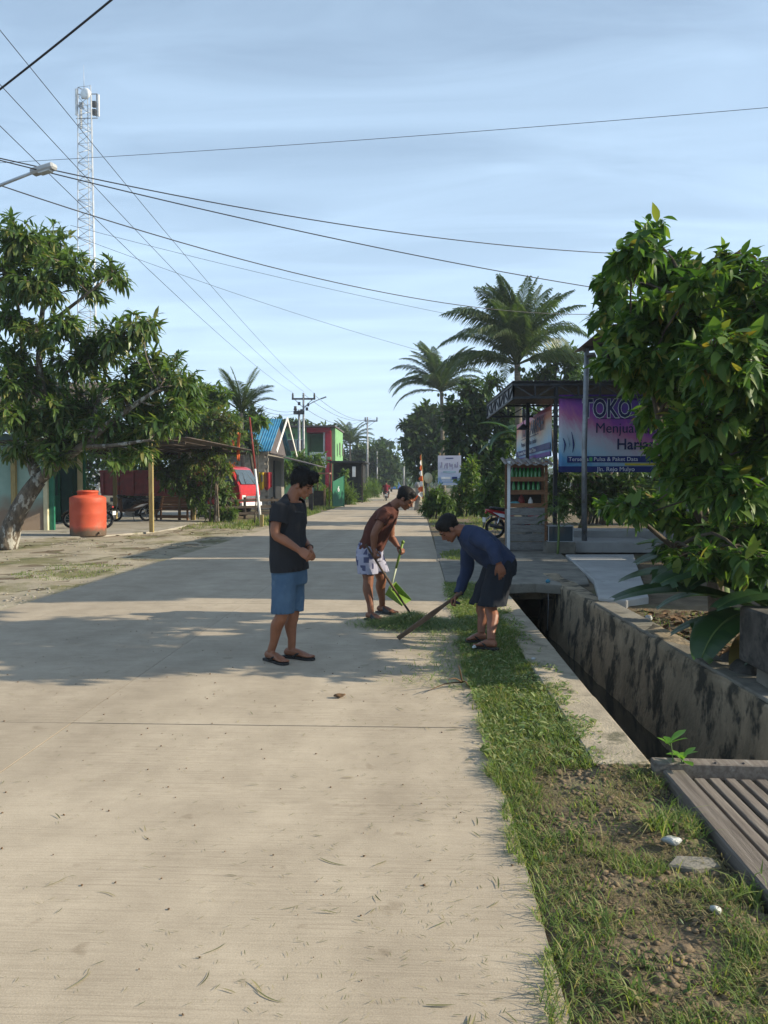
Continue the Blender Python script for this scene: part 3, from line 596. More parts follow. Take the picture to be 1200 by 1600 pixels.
# ---- slatted bench
p = gr(272, 813); t = thing('slatted_bench', 'reddish brown slatted wooden bench beside the carport posts', 'bench', (p.x, p.y, 0), R(-8))
for k in range(5): b = B(); b.box((0, .26+.045*k, .50+.105*k), (1.55, .025, .095)); b.obj('back_slat', 'wood_red', t, bevel=.004)
for k in range(4): b = B(); b.box((0, -.22+.125*k, .43), (1.6, .11, .03)); b.obj('seat_slat', 'wood_red', t, bevel=.004)
for s in (-1, 1):
    for yy in (-.2, .2): b = B(); b.box((s*.68, yy, .21), (.07, .06, .42)); b.obj('leg', 'wood_red', t)
    b = B(); b.bar((s*.68, .22, .4), (s*.68, .47, .98), .05, .05); b.obj('back_post', 'wood_red', t)
b = B(); b.box((0, -.2, .16), (1.36, .04, .12)); b.obj('stretcher', 'wood_red', t)
# ---- red truck
tp = at(392, 800, 35.2); th = R(-16)
t = thing('red_truck', 'red tipper truck parked nose to the road behind shrubs and rails', 'truck', (tp.x-3.65*math.cos(th), tp.y-3.65*math.sin(th), 0), th)
b = B(); prof = [(1.95, 0, .55), (3.62, 0, .55), (3.66, 0, 1.05), (3.60, 0, 1.42), (3.18, 0, 2.18), (2.95, 0, 2.28), (2.05, 0, 2.25), (1.95, 0, 2.1)]
b.prism(prof, (0, -.92, 0), (0, .92, 0)); cab = b.obj('cab', 'red_paint', t, bevel=.05)
b = B(); b.prism([(3.605, -.80, 1.48), (3.605, .80, 1.48), (3.225, .74, 2.13), (3.225, -.74, 2.13)], (.008, 0, 0), (.022, 0, .006)); b.obj('windshield', 'glass_dark', cab)
for s in (-1, 1):
    b = B(); b.prism([(2.3, s*.925, 1.45), (3.4, s*.925, 1.42), (3.12, s*.925, 2.05), (2.3, s*.925, 2.08)], (0, 0, 0), (0, s*.012, 0)); b.obj('side_window', 'glass_dark', cab)
    b = B(); b.box((3.66, s*.66, .9), (.04, .34, .2)); b.obj('headlight', 'lamp_lens', cab, bevel=.02)
    b = B(); b.tube([(3.45, s*.95, 1.5), (3.62, s*1.12, 1.6), (3.62, s*1.12, 1.95)], .012, 6); b.box((3.62, s*1.14, 1.75), (.05, .14, .3)); b.obj('mirror', 'black_plastic', cab)
    b = B(); b.bar((3.63, s*.42, 1.5), (3.33, s*.2, 1.98), .02, .02); b.obj('wiper', 'black_plastic', cab)
b = B(); b.box((3.665, 0, .9), (.03, .9, .12)); b.obj('grille', 'chrome', cab)
b = B(); b.box((3.66, 0, .58), (.16, 1.86, .2)); b.obj('bumper', 'white_paint', t, bevel=.03)
b = B(); b.box((-.9, 0, .75), (5.4, .8, .2)); b.obj('chassis', 'steel_dark', t)
b = B(); b.box((-1.0, 0, 1.0), (5.3, 1.95, .1)); b.obj('bed_floor', 'red_worn', t)
for s in (-1, 1):
    b = B(); b.box((-1.0, s*.97, 1.55), (5.3, .06, 1.0)); sp_ = b.obj('bed_side', 'red_worn', t)
    for k in range(7): b = B(); b.box((-3.5+k*.83, s*1.02, 1.55), (.09, .05, 1.0)); b.obj('rib', 'red_worn', sp_)
    b = B(); b.box((-1.0, s*1.0, 2.08), (5.34, .12, .1)); b.obj('top_rail', 'red_worn', sp_)
b = B(); b.box((1.68, 0, 1.75), (.07, 1.95, 1.5)); b.obj('headboard', 'red_worn', t); b = B(); b.box((-3.66, 0, 1.55), (.07, 1.95, 1.0)); b.obj('tailgate', 'red_worn', t)
for x in (2.8, -2.1):
    for s in (-1, 1):
        b = B(); b.lathe([(.25, -.11), (.38, -.12), (.42, -.07), (.42, .07), (.38, .12), (.25, .11), (.2, .05), (0, .05)], (x, s*.82, .42), 24, (0, s, 0)); b.obj('wheel', 'rubber', t)
# ---- timber rail fence before the truck
f0 = gr(338, 811); f1 = gr(446, 809)
t = thing('rail_fence', 'dark weathered timber rail fence in front of the red truck', 'fence', (f0.x, f0.y, 0))
for z in (.22, .5, .78): b = B(); b.bar(f0+Vector((0, 0, z)), f1+Vector((0, 0, z+.02)), .05, .11); wobble(b, .02, 1.1, z); b.obj('rail', 'wood_dark', t, True)
for k in range(6): q = f0.lerp(f1, k/5); b = B(); b.box((q.x, q.y+.05, .45), (.1, .1, .95)); b.obj('post', 'wood_dark', t, True)
# ---- leaning red and white pole, streamers
a = gr(408, 822); e = at(390, 652, a.y+.6); t = thing('striped_pole', 'thin leaning pole, red above and white below, by the road', 'pole', a)
m_ = a.lerp(e, .52); b = B(); b.tube([a, m_], [.05, .042], 8); b.obj('lower_shaft', 'white_paint', t, True); b = B(); b.tube([m_, e], [.042, .03], 8); b.obj('upper_shaft', 'red_worn', t, True)
b = B(); b.box(a+Vector((.03, -.05, .2)), (.12, .12, .42)); b.obj('stake', 'bamboo', t, True)
for k, (x, y0, y1) in enumerate(((364, 688, 702), (373, 676, 720))):
    q0 = at(x, y0, 33); q1 = at(x+(-1 if k else 0), y1, 33); b = B(); b.sheet(lambda u, v: q0.lerp(q1, v)+Vector(((u-.5)*.12, .05*math.sin(v*7+u*2), .02*math.sin(u*6))), 5, 14)
    b.obj('orange_streamer', 'flag_orange', solid=.004, label=('short' if k == 0 else 'long')+' orange cloth streamer hanging in the shrubs above the truck', cat='streamer', group='orange streamers')
# ---- house with blue tin roof
HX0, HX1, HY0, HY1 = -14.5, -8.6, 45.5, 51.5
t = thing('blue_roof_house', 'small block house with bright blue corrugated tin roof', 'house', (-11.5, 48.5, 0))
b = B(); b.box(((HX0+HX1)/2, (HY0+HY1)/2+.1, 1.7), (HX1-HX0-.2, HY1-HY0-.3, 3.4)); wl = b.obj('wall', 'mortar', t, True)
bme = None
for j in range(17):
    for i in range(5):
        x = HX1-.24-.41*i-(.2 if j % 2 else 0); b = B()
        if bme is None: b.box((0, 0, 0), (.395, .14, .19)); bme = b.mesh('block')
        o = newobj('block', bme, 'block_wall', wl); o.location = Vector((x, HY0+.2, .1+.2*j))-wloc(wl)
b = B(); b.box((HX1-.02, 48.5, 1.6), (.1, 2.2, 2.6)); b.obj('doorway', 'steel_dark', t, True)
for side in (0, 1):
    for k in range(7):
        x0 = HX0-.5+k*.95; yE, yR = (HY0-.75, 48.5) if side == 0 else (HY1+.75, 48.5)
        b = B(); b.sheet(lambda u, v: Vector((x0+.97*u, yE+(yR-yE)*v, 3.35+2.15*v+.03*math.sin(u*.97*42)+.006*(k % 2))), 28, 3); b.obj('roof_sheet', 'blue_roof', t, True, solid=.004)
b = B(); b.prism([(HX1+.0, HY0+.2, 3.3), (HX1+.0, HY1-.2, 3.3), (HX1+.0, 48.5, 5.3)], (0, 0, 0), (.06, 0, 0)); b.obj('gable', 'shutter', t, True)
b = B(); b.bar((HX1+.62, HY0-.8, 3.32), (HX1+.62, 48.5, 5.52), .05, .16); b.bar((HX1+.62, HY1+.8, 3.32), (HX1+.62, 48.5, 5.52), .05, .16); b.obj('barge_board', 'cloth_white', t, True)
b = B(); b.prism([(HX1+.1, HY0+.3, 3.2), (HX1+2.6, HY0+.6, 2.55), (HX1+2.6, HY1, 2.55), (HX1+.1, HY1, 3.2)], (0, 0, 0), (0, 0, .05)); b.obj('lean_to_roof', 'shutter', t, True)
for x, m_, lab in ((410, 'cloth_yellow', 'yellow cloth'), (419, 'cloth_red', 'dark red cloth')):
    q = at(x, 738, 45); b = B(); b.sheet(lambda u, v: q+Vector(((u-.5)*.42, .05*math.sin(u*9), -v*(.95+.1*math.sin(u*5)))), 10, 6); b.obj('washing', m_, solid=.006, label=lab+' hung to dry by the block house', cat='laundry', group='washing by the block house')
# ---- green two storey building
t = thing('green_building', 'two storey pale green building with a crimson framed balcony', 'building', (-10.8, 78, 0)); k_ = mpp(75)
X = lambda px: (px-651)*k_
Z = lambda py: CAMH+(755-py)*k_
b = B(); b.box(((X(425)+X(479))/2, 79, Z(668)/2), (X(479)-X(425), 8, Z(668))); b.obj('wall', 'green_wall', t, True)
b = B(); b.box(((X(479)+X(517))/2, 80.5, Z(668)/2), (X(517)-X(479), 5, Z(668))); b.obj('balcony_wall', 'green_wall', t, True)
b = B(); b.box(((X(479)+X(516))/2, 76, Z(671.5)), (X(516)-X(479), 2.2, .5)); b.obj('balcony_lintel', 'crimson', t, True)
b = B(); b.box((X(512.5), 75.3, Z(672)/2), (.55, .6, Z(674))); b.obj('balcony_column', 'crimson', t, True)
b = B(); b.box(((X(479)+X(517))/2, 76, Z(716)), (X(517)-X(479), 2.4, .25)); b.obj('balcony_floor', 'green_wall', t, True)
b = B(); b.box(((X(425)+X(522))/2, 78.6, Z(667)), (X(522)-X(425)+.4, 9.4, .14)); b.obj('roof_slab', 'shutter', t, True)
b = B(); b.box((X(520.5), 79, Z(668)/2), (.36, 7.6, Z(668))); b.obj('side_wall', 'green_wall', t, True)
b = B(); b.cyl((X(506), 75.2, Z(716)), (X(506), 75.2, Z(674)), .09); b.obj('balcony_post', 'white_paint', t, True)
for i in range(2):
    b = B(); b.box((X(455+14*i), 74.98, Z(696)), (.78, .1, 1.15)); w = b.obj('window', 'white_paint', t, True); b = B(); b.box((X(455+14*i), 74.93, Z(696)), (.68, .06, 1.05)); b.obj('shutter', 'shutter', w, True)
for i in range(3): b = B(); b.box((X(451+8*i), 74.97, Z(680.5)), (.12, .08, .3)); b.obj('vent', 'shutter', t, True)
for i in range(2): b = B(); b.box((X(518+0*i)+.6, 77+3*i, Z(700)), (.05, .8, 1.2)); b.obj('side_window', 'shutter', t, True)
t = thing('shop_sign', 'white rectangular sign board with faint green print on the green building', 'sign', (X(502), 72, 0))
b = B(); b.box((X(502), 72.5, Z(720)), (1.6, .06, 1.45)); b.obj('board', 'white_paint', t, True); b = B(); b.box((X(500), 72.45, Z(713)), (.7, .02, .16)); b.box((X(503), 72.45, Z(718)), (1.0, .02, .07)); b.obj('print', 'green_wall', t, True)
for x in (489, 515): b = B(); b.cyl((X(x), 72.5, 0), (X(x), 72.5, Z(707)), .05); b.obj('post', 'crimson' if x == 515 else 'steel_grey', t, True)
# ---- dark shed
k2 = mpp(62); t = thing('dark_shed', 'dark open sided shed with a flat roof beyond the green gate', 'shed', (-6.5, 64, 0)); x0, x1 = (516-651)*k2, (566-651)*k2
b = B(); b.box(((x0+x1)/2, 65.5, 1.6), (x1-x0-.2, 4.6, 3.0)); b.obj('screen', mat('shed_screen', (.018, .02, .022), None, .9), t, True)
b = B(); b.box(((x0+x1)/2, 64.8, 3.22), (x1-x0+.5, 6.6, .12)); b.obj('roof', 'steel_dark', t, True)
for x in (x0, x1): b = B(); b.box((x, 61.9, 1.6), (.12, .12, 3.2)); b.obj('post', 'wood_dark', t, True)
b = B(); b.box((at(553, 737, 61.7)), (.26, .04, .8)); b.obj('hanging_sign', 'white_paint', t, True)
# ---- green gate leaf with a figure on it, stall, post
g0 = gr(520, 793); g1 = gr(530, 788); t = thing('gate_leaf', 'tall dark green metal gate leaf standing open beside the road', 'gate', g0)
d = (g1-g0); d = Vector((.42, .85, 0)).normalized()*1.35
b = B(); b.prism([g0+Vector((0, 0, .05)), g0+d+Vector((0, 0, .05)), g0+d+Vector((0, 0, 2.0)), g0+Vector((0, 0, 1.62))], (0, 0, 0), (-.04, .03, 0)); b.obj('panel', 'gate_green', t, True)
b = B(); b.bar(g0+d, g0+d+Vector((0, 0, 2.05)), .06, .06); b.obj('stile', 'green_trim', t, True)
def text(body, size, m, parent, loc, rot, extr=.002, align='LEFT', name='lettering', xs=1, bold=0):
    cu = bpy.data.curves.new('t', 'FONT'); cu.body = body; cu.size = size; cu.align_x = align; cu.extrude = extr; cu.offset = bold; cu.resolution_u = 3
    o = bpy.data.objects.new('t', cu); C.objects.link(o); dg = bpy.context.evaluated_depsgraph_get()
    me = bpy.data.meshes.new_from_object(o.evaluated_get(dg)); bpy.data.objects.remove(o); me.name = name
    q = newobj(name, me, m, parent); q.matrix_local = Matrix.Translation(Vector(loc)-(wloc(parent) if parent else Vector())) @ rot.to_4x4() @ Matrix.Diagonal((xs, 1, 1, 1)); return q
ang = math.atan2(d.y, d.x)
text('6', .5, 'print_white', t, g0+d*.4+Vector((.02, -.02, 1.0)), Matrix.Rotation(ang, 3, 'Z') @ Matrix.Rotation(R(90), 3, 'X'))
s0 = gr(490, 793); s1 = gr(507, 793)
t = thing('roadside_stall', 'small dark wooden stall box under a rusty tin awning', 'stall', (s0.x+.3, s0.y, 0))
b = B(); b.box(((s0.x+s1.x)/2, s0.y+.4, .55), (s1.x-s0.x, .7, 1.0)); b.obj('box', 'wood_dark', t, True)
b = B(); b.box((s1.x, s0.y+.02, .6), (.1, .1, 1.2)); b.obj('corner_post', 'wood', t, True)
for x in (s0.x+.2, s1.x+.25): b = B(); b.box((x, s0.y+.5, 1.05), (.06, .06, 2.1)); b.obj('post', 'wood', t, True)
b = B(); b.box((s0.x+.55, s0.y+.45, 2.15), (.95, 1.0, .1)); b.obj('awning', mat('rust_tin', (.33, .17, .12), (.22, .11, .08), .7, 4), t, True)
q = gr(486, 799); t = thing('gate_post', 'stubby timber post with a metal cap beside the road', 'post', q); b = B(); b.box((0, 0, .5), (.22, .22, 1.0)); b.obj('shaft', 'wood_dark', t); b = B(); b.lathe([(.12, 1.0), (.12, 1.25), (.07, 1.32), (0, 1.33)], n=12); b.obj('cap', 'steel_grey', t)
# ---- utility poles
def upole(label, px, ytop, Y, arm=None, r=.12, group='utility poles'):
    x = (px-651)*mpp(Y); z = CAMH+(755-ytop)*mpp(Y); t = thing('utility_pole', label, 'utility pole', (x, Y, 0), group=group)
    b = B(); b.cyl((0, 0, 0), (0, 0, z), r*1.25, r*.8); b.obj('shaft', 'steel_grey', t)
    if arm:
        a0, a1 = arm; zz = z-.5; b = B(); b.bar((a0, 0, zz), (a1, 0, zz), .12, .14); ar = b.obj('crossarm', 'steel_dark', t)
        for q in (a0+.08, 0, a1-.08):
            b = B(); b.lathe([(.05, .06), (.1, .12), (.06, .18), (.11, .25), (.06, .32), (.09, .4), (.03, .5), (0, .5)], (q, 0, zz), 10); b.obj('insulator', 'steel_dark', ar)
        for s in (a0*.8, a1*.8): b = B(); b.cyl((s, 0, zz), (0, 0, zz-.75), .025, n=6); b.obj('brace', 'steel_dark', t)
    return t, Vector((x, Y, z))
u1, U1 = upole('tall utility pole with crossarm and street lamp before the green building', 474, 614, 66, (-.98, 1.0), .1)
b = B(); b.tube([(0, 0, U1.z-1.25), (.7, -.1, U1.z-.85), (1.6, -.2, U1.z-.45)], .035, 6, 3); b.obj('lamp_arm', 'steel_grey', u1)
b = B(); b.bar((1.5, -.2, U1.z-.52), (1.95, -.22, U1.z-.36), .16, .09); b.obj('lamp_head', 'steel_grey', u1)
for q in ((-.35, -.9, .2), (.3, -1.35, .2), (.42, -1.0, .14), (-.15, -1.5, .2)): b = B(); b.box((q[0], -.1, U1.z+q[1]), (q[2], .2, .26)); b.obj('switch_box', 'steel_dark', u1)
u1b, U1b = upole('shorter grey pole standing right beside the tall utility pole', 467, 640, 65, None, .11)
b = B(); b.box((0, -.05, U1b.z-.25), (.9, .16, .3)); b.lathe([(.06, 0), (.16, .1), (.1, .25), (.14, .35), (0, .4)], (-.3, -.05, U1b.z-.1), 8); b.obj('cable_clamps', 'steel_dark', u1b)
u2, U2 = upole('distant utility pole with crossarm above the round tree', 574, 652, 100, (-.35, 1.3), .12)
upole('pale far pole in the trees left of the motorcyclist', 589, 705, 118, None, .13); upole('pale far pole in the trees near the blue pickup', 631, 722, 135, None, .12)
# ---- street lamp leaning in at the left edge
lp = at(-70, 300, 14); t = thing('street_lamp', 'grey street lamp head on a curved arm at the left edge', 'street lamp', (lp.x, lp.y, 0))
b = B(); b.cyl((lp.x, lp.y, 0), (lp.x, lp.y, lp.z+.2), .08, .055); b.obj('column', 'steel_grey', t, True)
h0 = at(50, 270, 13.6); b = B(); b.tube([(lp.x, lp.y, lp.z-.2), at(-30, 302, 13.9), at(4, 288, 13.8), h0], [.035, .03, .028, .026], 8, 3); b.obj('arm', 'galvanised', t, True)
h1 = at(86, 259, 13.5); b = B(); b.bar(h0, h1, .17, .11); hd = b.obj('lamp_head', mat('lamp_grey', (.42, .43, .43), (.34, .35, .35), .5, 5), t, True, bevel=.03)
hm = h0.lerp(h1, .62); b = B(); b.bar(hm-(h1-h0)*.28+Vector((0, 0, -.06)), hm+(h1-h0)*.22+Vector((0, 0, -.06)), .13, .03); b.obj('lens', 'lamp_lens', hd, True, bevel=.01)
# ---- telecom tower
TY = 90; tx = (136-651)*mpp(TY); tz = CAMH+(755-140)*mpp(TY)
t = thing('telecom_tower', 'tall thin lattice telecom tower behind the leaning tree', 'tower', (tx, TY, 0))
def tw(z): return 1.55-.62*z/tz                       # half spread of the legs
cor = [(math.cos(a), math.sin(a)) for a in (R(200), R(320), R(80))]
def leg(k, z): return Vector((cor[k][0]*tw(z), cor[k][1]*tw(z), z))
for k in range(3): b = B(); b.tube([leg(k, 0), leg(k, tz)], [.09, .06], 6); b.obj('leg', 'galvanised', t)
for k in range(3):
    b = B(); nsg = 22
    for i in range(nsg):
        z0, z1 = tz*i/nsg, tz*(i+1)/nsg; a, c = k, (k+1) % 3; zm = (z0+z1)/2
        b.tube([leg(a, z0), leg(c, zm)], .04, 4); b.tube([leg(c, zm), leg(a, z1)], .04, 4); b.tube([leg(a, z1), leg(c, z1)], .03, 4)
    b.obj('bracing', 'galvanised', t, kind='stuff')
b = B(); b.tube([(.1, 0, 0), (.1, 0, tz)], .05, 4); b.obj('cable_ladder', 'galvanised', t)
b = B(); b.tube([(-.3, 0, tz), (-.3, 0, tz+2.6)], [.04, .015], 5); b.obj('lightning_rod', 'galvanised', t)
for (x, y, zc, L) in ((-1.15, -.2, tz-1.6, 3.0), (-.95, .5, tz-3.2, 2.2), (1.3, .1, tz-1.9, 2.5)):
    b = B(); b.box((x, y, zc), (.24, .16, L)); b.obj('panel_antenna', 'white_paint', t, bevel=.04); b = B(); b.cyl((x*.85, y, zc-L/2), (x*.85, y, zc+L/2), .05, n=6); b.obj('antenna_mount', 'steel_grey', t)
b = B(); b.lathe([(0, 0), (.35, .02), (.55, .08), (.6, .16), (.6, .3), (.5, .42), (0, .5)], (.25, -1.25, tz-1.1), 24, (.25, 1, 0)); b.obj('dish', 'white_paint', t)
for q in ((.95, tz-1.9), (.95, tz-2.8), (-.55, tz-2.0), (-.3, tz-.9)): b = B(); b.box((q[0], -.2, q[1]), (.4, .3, .65)); b.obj('radio_unit', 'steel_dark' if q[0] > 0 else 'steel_grey', t)
for z in (tz-.7, tz-3.4): b = B(); b.bar((-1.2, -.1, z), (1.3, -.1, z), .08, .08); b.obj('mount_frame', 'steel_grey', t)
# ================================================================== RIGHT SIDE
# ---- house behind the big bush
t = thing('plank_house', 'dark plank walled house hidden behind the large leafy bush', 'house', (7.5, 12.5, 0))
b = B(); b.box((7.9, 12.4, 2.1), (4.4, 5.0, 4.2)); wl = b.obj('wall', 'wood_dark', t, True)
for k in range(21): b = B(); b.box((5.67, 10.02+.24*k, 2.1), (.05, .19, 4.1)); b.obj('wall_plank', 'wood_grey' if k % 4 == 1 else 'wood_dark', wl, True)
for k in range(7):
    x0 = 4.75+k*.92; b = B(); b.sheet(lambda u, v: Vector((x0+.95*u, 9.35+5.75*v, 4.55+.33*(x0+.95*u-4.75)+.02*math.sin(u*70)+.006*(k % 2))), 24, 2); b.obj('roof_sheet', 'tin_roof', t, True, solid=.005)
b = B(); b.box((4.78, 12.2, 4.49), (.06, 5.7, .2)); b.obj('fascia', 'wood_dark', t, True)
for k in range(6): b = B(); b.bar((4.8, 9.6+1.05*k, 4.46), (9.5, 9.6+1.05*k, 6.0), .06, .1); b.obj('rafter', 'wood_dark', t, True)
t = thing('porch', 'tin porch roof on a slim grey steel post beside the shop banner', 'porch', (4.5, 17, 0))
pp = Vector(((911-651)*mpp(17.8), 17.8, .2)); b = B(); b.tube([pp, at(913, 700, 17.8), at(917, 545, 17.8)], [.062, .06, .055], 10); b.obj('post', 'steel_grey', t, True)
b = B(); b.bar((3.78, 17.75, 4.35), (3.95, 17.7, 4.36), .5, .05); b.obj('bracket', 'wood_grey', t, True)
for k in range(6):
    x0 = 3.62+k*.9; b = B(); b.sheet(lambda u, v: Vector((x0+.92*u, 15.42+3.05*v, 4.55+.16*(x0+.92*u-3.62)+.018*math.sin(u*66))), 20, 2); b.obj('roof_sheet', mat('rust_roof', (.22, .15, .12), (.13, .085, .07), .8, 5) if k == 0 else 'rust_roof', t, True, solid=.005)
b = B(); b.bar((3.7, 17.8, 4.5), (9, 17.8, 5.3), .08, .1); b.bar((3.7, 15.6, 4.5), (9, 15.6, 5.3), .08, .1); b.obj('purlin', 'wood_dark', t, True)
t = thing('shade_building', 'plain plastered building hidden behind the porch, added to shade the road', 'building', (9.5, 18.8, 0))  # hidden behind the bush; added so its walls shade the near road lane
b = B(); b.box((9.6, 18.8, 2.3), (4.0, 6.6, 4.6)); b.obj('wall', 'yard_concrete', t, True)
b = B(); b.box((9.6, 18.8, 4.68), (4.5, 6.75, .12)); b.obj('roof_slab', 'concrete_old', t, True)
b = B(); b.box((7.58, 18.2, 1.05), (.06, .9, 2.1)); b.obj('door', 'wood', t, True)
b = B(); b.box((7.58, 20.3, 1.5), (.06, 1.1, 1.1)); b.obj('window', 'glass_dark', t, True)
# slatted side fence of light battens behind the bush
t = thing('batten_fence', 'pale upright batten fence glimpsed low behind the leafy bush', 'fence', (4.6, 12, 0))
for k in range(18): b = B(); b.box((4.55+.012*k, 10.4+.3*k, .75), (.04, .17, 1.5)); b.obj('batten', 'wood_grey', t, True)
for z in (.35, 1.15): b = B(); b.bar((4.6, 10.3, z), (4.8, 15.7, z), .05, .07); b.obj('rail', 'wood_grey', t, True)
# ---- shop canopy
t = thing('shop_canopy', 'dark steel canopy with trussed edge over the shop front', 'canopy', (4, 20, 0))
mat('grey_tin', (.13, .135, .14), (.09, .093, .1), .6, 3, metal=.3)
def cz(y): return 3.92-.055*(y-18.6)
for k in range(5):
    x0 = 2.24+k*.95; b = B(); b.sheet(lambda u, v: Vector((x0-.32*v*(1-k/5)+(.97+.064*v)*u, 18.6+3.6*v, cz(18.6+3.6*v)+.018*math.sin(u*60))), 20, 3); b.obj('roof_sheet', 'grey_tin', t, True, solid=.005)
def truss(a, e, n, dep):
    a = Vector(a); e = Vector(e); dz = Vector((0, 0, -dep)); b = B(); b.bar(a, e, .05, .05); b.bar(a+dz, e+dz, .05, .05)
    for k in range(n+1): q = a.lerp(e, k/n); b.bar(q, q+dz, .04, .04, (1, 0, 0))
    for k in range(n): b.bar(a.lerp(e, k/n)+(dz if k % 2 else Vector()), a.lerp(e, (k+1)/n)+(Vector() if k % 2 else dz), .03, .03)
    b.obj('truss', 'steel_dark', t, True)
truss((2.27, 18.7, 3.86), (1.97, 22.1, 3.68), 6, .34); truss((2.27, 18.7, 3.84), (6.8, 18.7, 3.84), 9, .3); truss((2.0, 22.1, 3.68), (6.8, 22.1, 3.68), 9, .3)
b = B(); b.add([(2.29, 18.75, 3.84), (1.99, 22.05, 3.66), (1.99, 22.05, 3.36), (2.29, 18.75, 3.52)], [(0, 1, 2, 3)]); b.obj('fascia_panel', mat('grey_panel', (.33, .33, .34), (.25, .25, .26), .6, 4), t, True, solid=.01)
for (x, y) in ((3.3, 18.95), (3.05, 21.9), (6.7, 18.95), (6.7, 21.9), (3.28, 24.4)): b = B(); b.box((x, y, 1.9), (.09, .09, 3.8)); b.obj('post', 'steel_dark', t, True)
b = B(); b.tube([(2.75, 20.5, 3.5), (2.75, 20.5, 3.05)], .008, 5); b.lathe([(.03, 0), (.16, -.12), (.17, -.14), (0, -.1)], (2.75, 20.5, 3.05), 14); b.obj('pendant_lamp', 'steel_dark', t, True)
# ---- banners
def banner_mat(name, stops, ang):
    m = bpy.data.materials.new(name); m.use_nodes = True; tt = m.node_tree; n = tt.nodes; l = tt.links; p = n['Principled BSDF']; p.inputs['Roughness'].default_value = .5
    tc = n.new('ShaderNodeTexCoord'); mp = n.new('ShaderNodeMapping'); mp.inputs['Rotation'].default_value = (0, ang, 0); l.new(tc.outputs['Generated'], mp.inputs[0])
    nz = n.new('ShaderNodeTexNoise'); nz.inputs['Scale'].default_value = 5; nz.inputs['Detail'].default_value = 8; nz.inputs['Roughness'].default_value = .65; l.new(tc.outputs['Generated'], nz.inputs['Vector'])
    ad = n.new('ShaderNodeVectorMath'); ad.operation = 'MULTIPLY_ADD'; ad.inputs[1].default_value = (.3, .3, .3); l.new(nz.outputs['Color'], ad.inputs[0]); l.new(mp.outputs[0], ad.inputs[2])
    sx = n.new('ShaderNodeSeparateXYZ'); l.new(ad.outputs[0], sx.inputs[0]); r = n.new('ShaderNodeValToRGB'); e = r.color_ramp.elements
    while len(e) < len(stops): e.new(.5)
    for k, (q, c) in enumerate(stops): e[k].position = q; e[k].color = rgb(c)
    l.new(sx.outputs['Z'], r.inputs[0]); l.new(r.outputs[0], p.inputs['Base Color']); MT[name] = m
banner_mat('banner_print', [(0, (.04, .07, .36)), (.3, (.08, .27, .46)), (.48, (.32, .45, .53)), (.62, (.42, .40, .46)), (.76, (.40, .12, .24)), (.88, (.24, .04, .28)), (1.0, (.09, .03, .25))], R(-38))
banner_mat('side_print', [(0, (.06, .20, .48)), (.35, (.30, .45, .56)), (.6, (.52, .45, .38)), (.8, (.58, .20, .09)), (1.0, (.38, .05, .14))], R(12))
Z0, Z1 = 1.79, 3.62; BX0, BX1, BY = 3.36, 7.3, 18.86
t = thing('shop_banner', 'large colourful shop banner facing the road traffic, TOKO in big letters', 'banner', (5.2, BY, Z0))
b = B(); b.sheet(lambda u, v: Vector((BX0+(BX1-BX0)*u, BY+.012*math.sin(u*17+v*3), Z0+(Z1-Z0)*v)), 40, 12); b.obj('sheet', 'banner_print', t, True, solid=.004)
RT = Matrix.Rotation(R(90), 3, 'X'); y_ = BY-.02
def bx(x0, x1, z0, z1, m, par, y=None, name='print_band'): b = B(); b.box(((x0+x1)/2, (y_ if y is None else y), (z0+z1)/2), (x1-x0, .004, z1-z0)); return b.obj(name, m, par, True)
mat('print_blue', (.018, .03, .16), None, .5); mat('print_purple', (.11, .03, .26), None, .5); mat('print_sky', (.32, .46, .55), None, .5); mat('print_green', (.10, .42, .12), None, .5); mat('print_yellow', (.6, .5, .06), None, .5)
bx(BX0+.2, BX1-.4, 2.02, 2.17, 'print_blue', t); bx(BX0+.0, BX1, 1.79, 1.93, 'print_blue', t); bx(BX0+.9, BX1-1.0, 3.05, 3.07, 'print_dark', t); bx(BX0+1.55, BX1-1.2, 1.95, 2.0, 'print_yellow', t)
bx(BX0+.72, BX0+.79, 2.05, 2.14, 'print_green', t, y_-.006)
text('TOKO ARAFAH', .60, 'print_white', t, (BX0+.55, y_-.004, 3.09), RT, xs=.66, bold=.03); text('TOKO ARAFAH', .60, 'print_navy', t, (BX0+.55, y_-.010, 3.09), RT, xs=.66, bold=.012)
text('Menjual Kebutuhan', .34, 'print_navy', t, (BX0+.85, y_-.004, 2.72), RT, xs=.92); text('Harian', .36, 'print_navy', t, (BX0+1.35, y_-.004, 2.33), RT, xs=.95, bold=.005)
text('Tersedia', .135, 'print_white', t, (BX0+.23, y_-.008, 2.055), RT); text('Pulsa & Paket Data', .135, 'print_white', t, (BX0+.82, y_-.008, 2.055), RT); text('Jln. Rejo Mulyo', .145, 'print_white', t, (BX0+.9, y_-.008, 1.815), RT)
for k in range(3): b = B(); x = BX0+.12+.1*k; b.tube([(x, y_, 2.25+.1*(k % 2)), (x+.03, y_, 2.45), (x-.02, y_, 2.6+.07*(k % 3))], [.004, .022, .006], 5, 3, flat=.1); b.obj('raised_hand_print', 'print_blue', t, True)
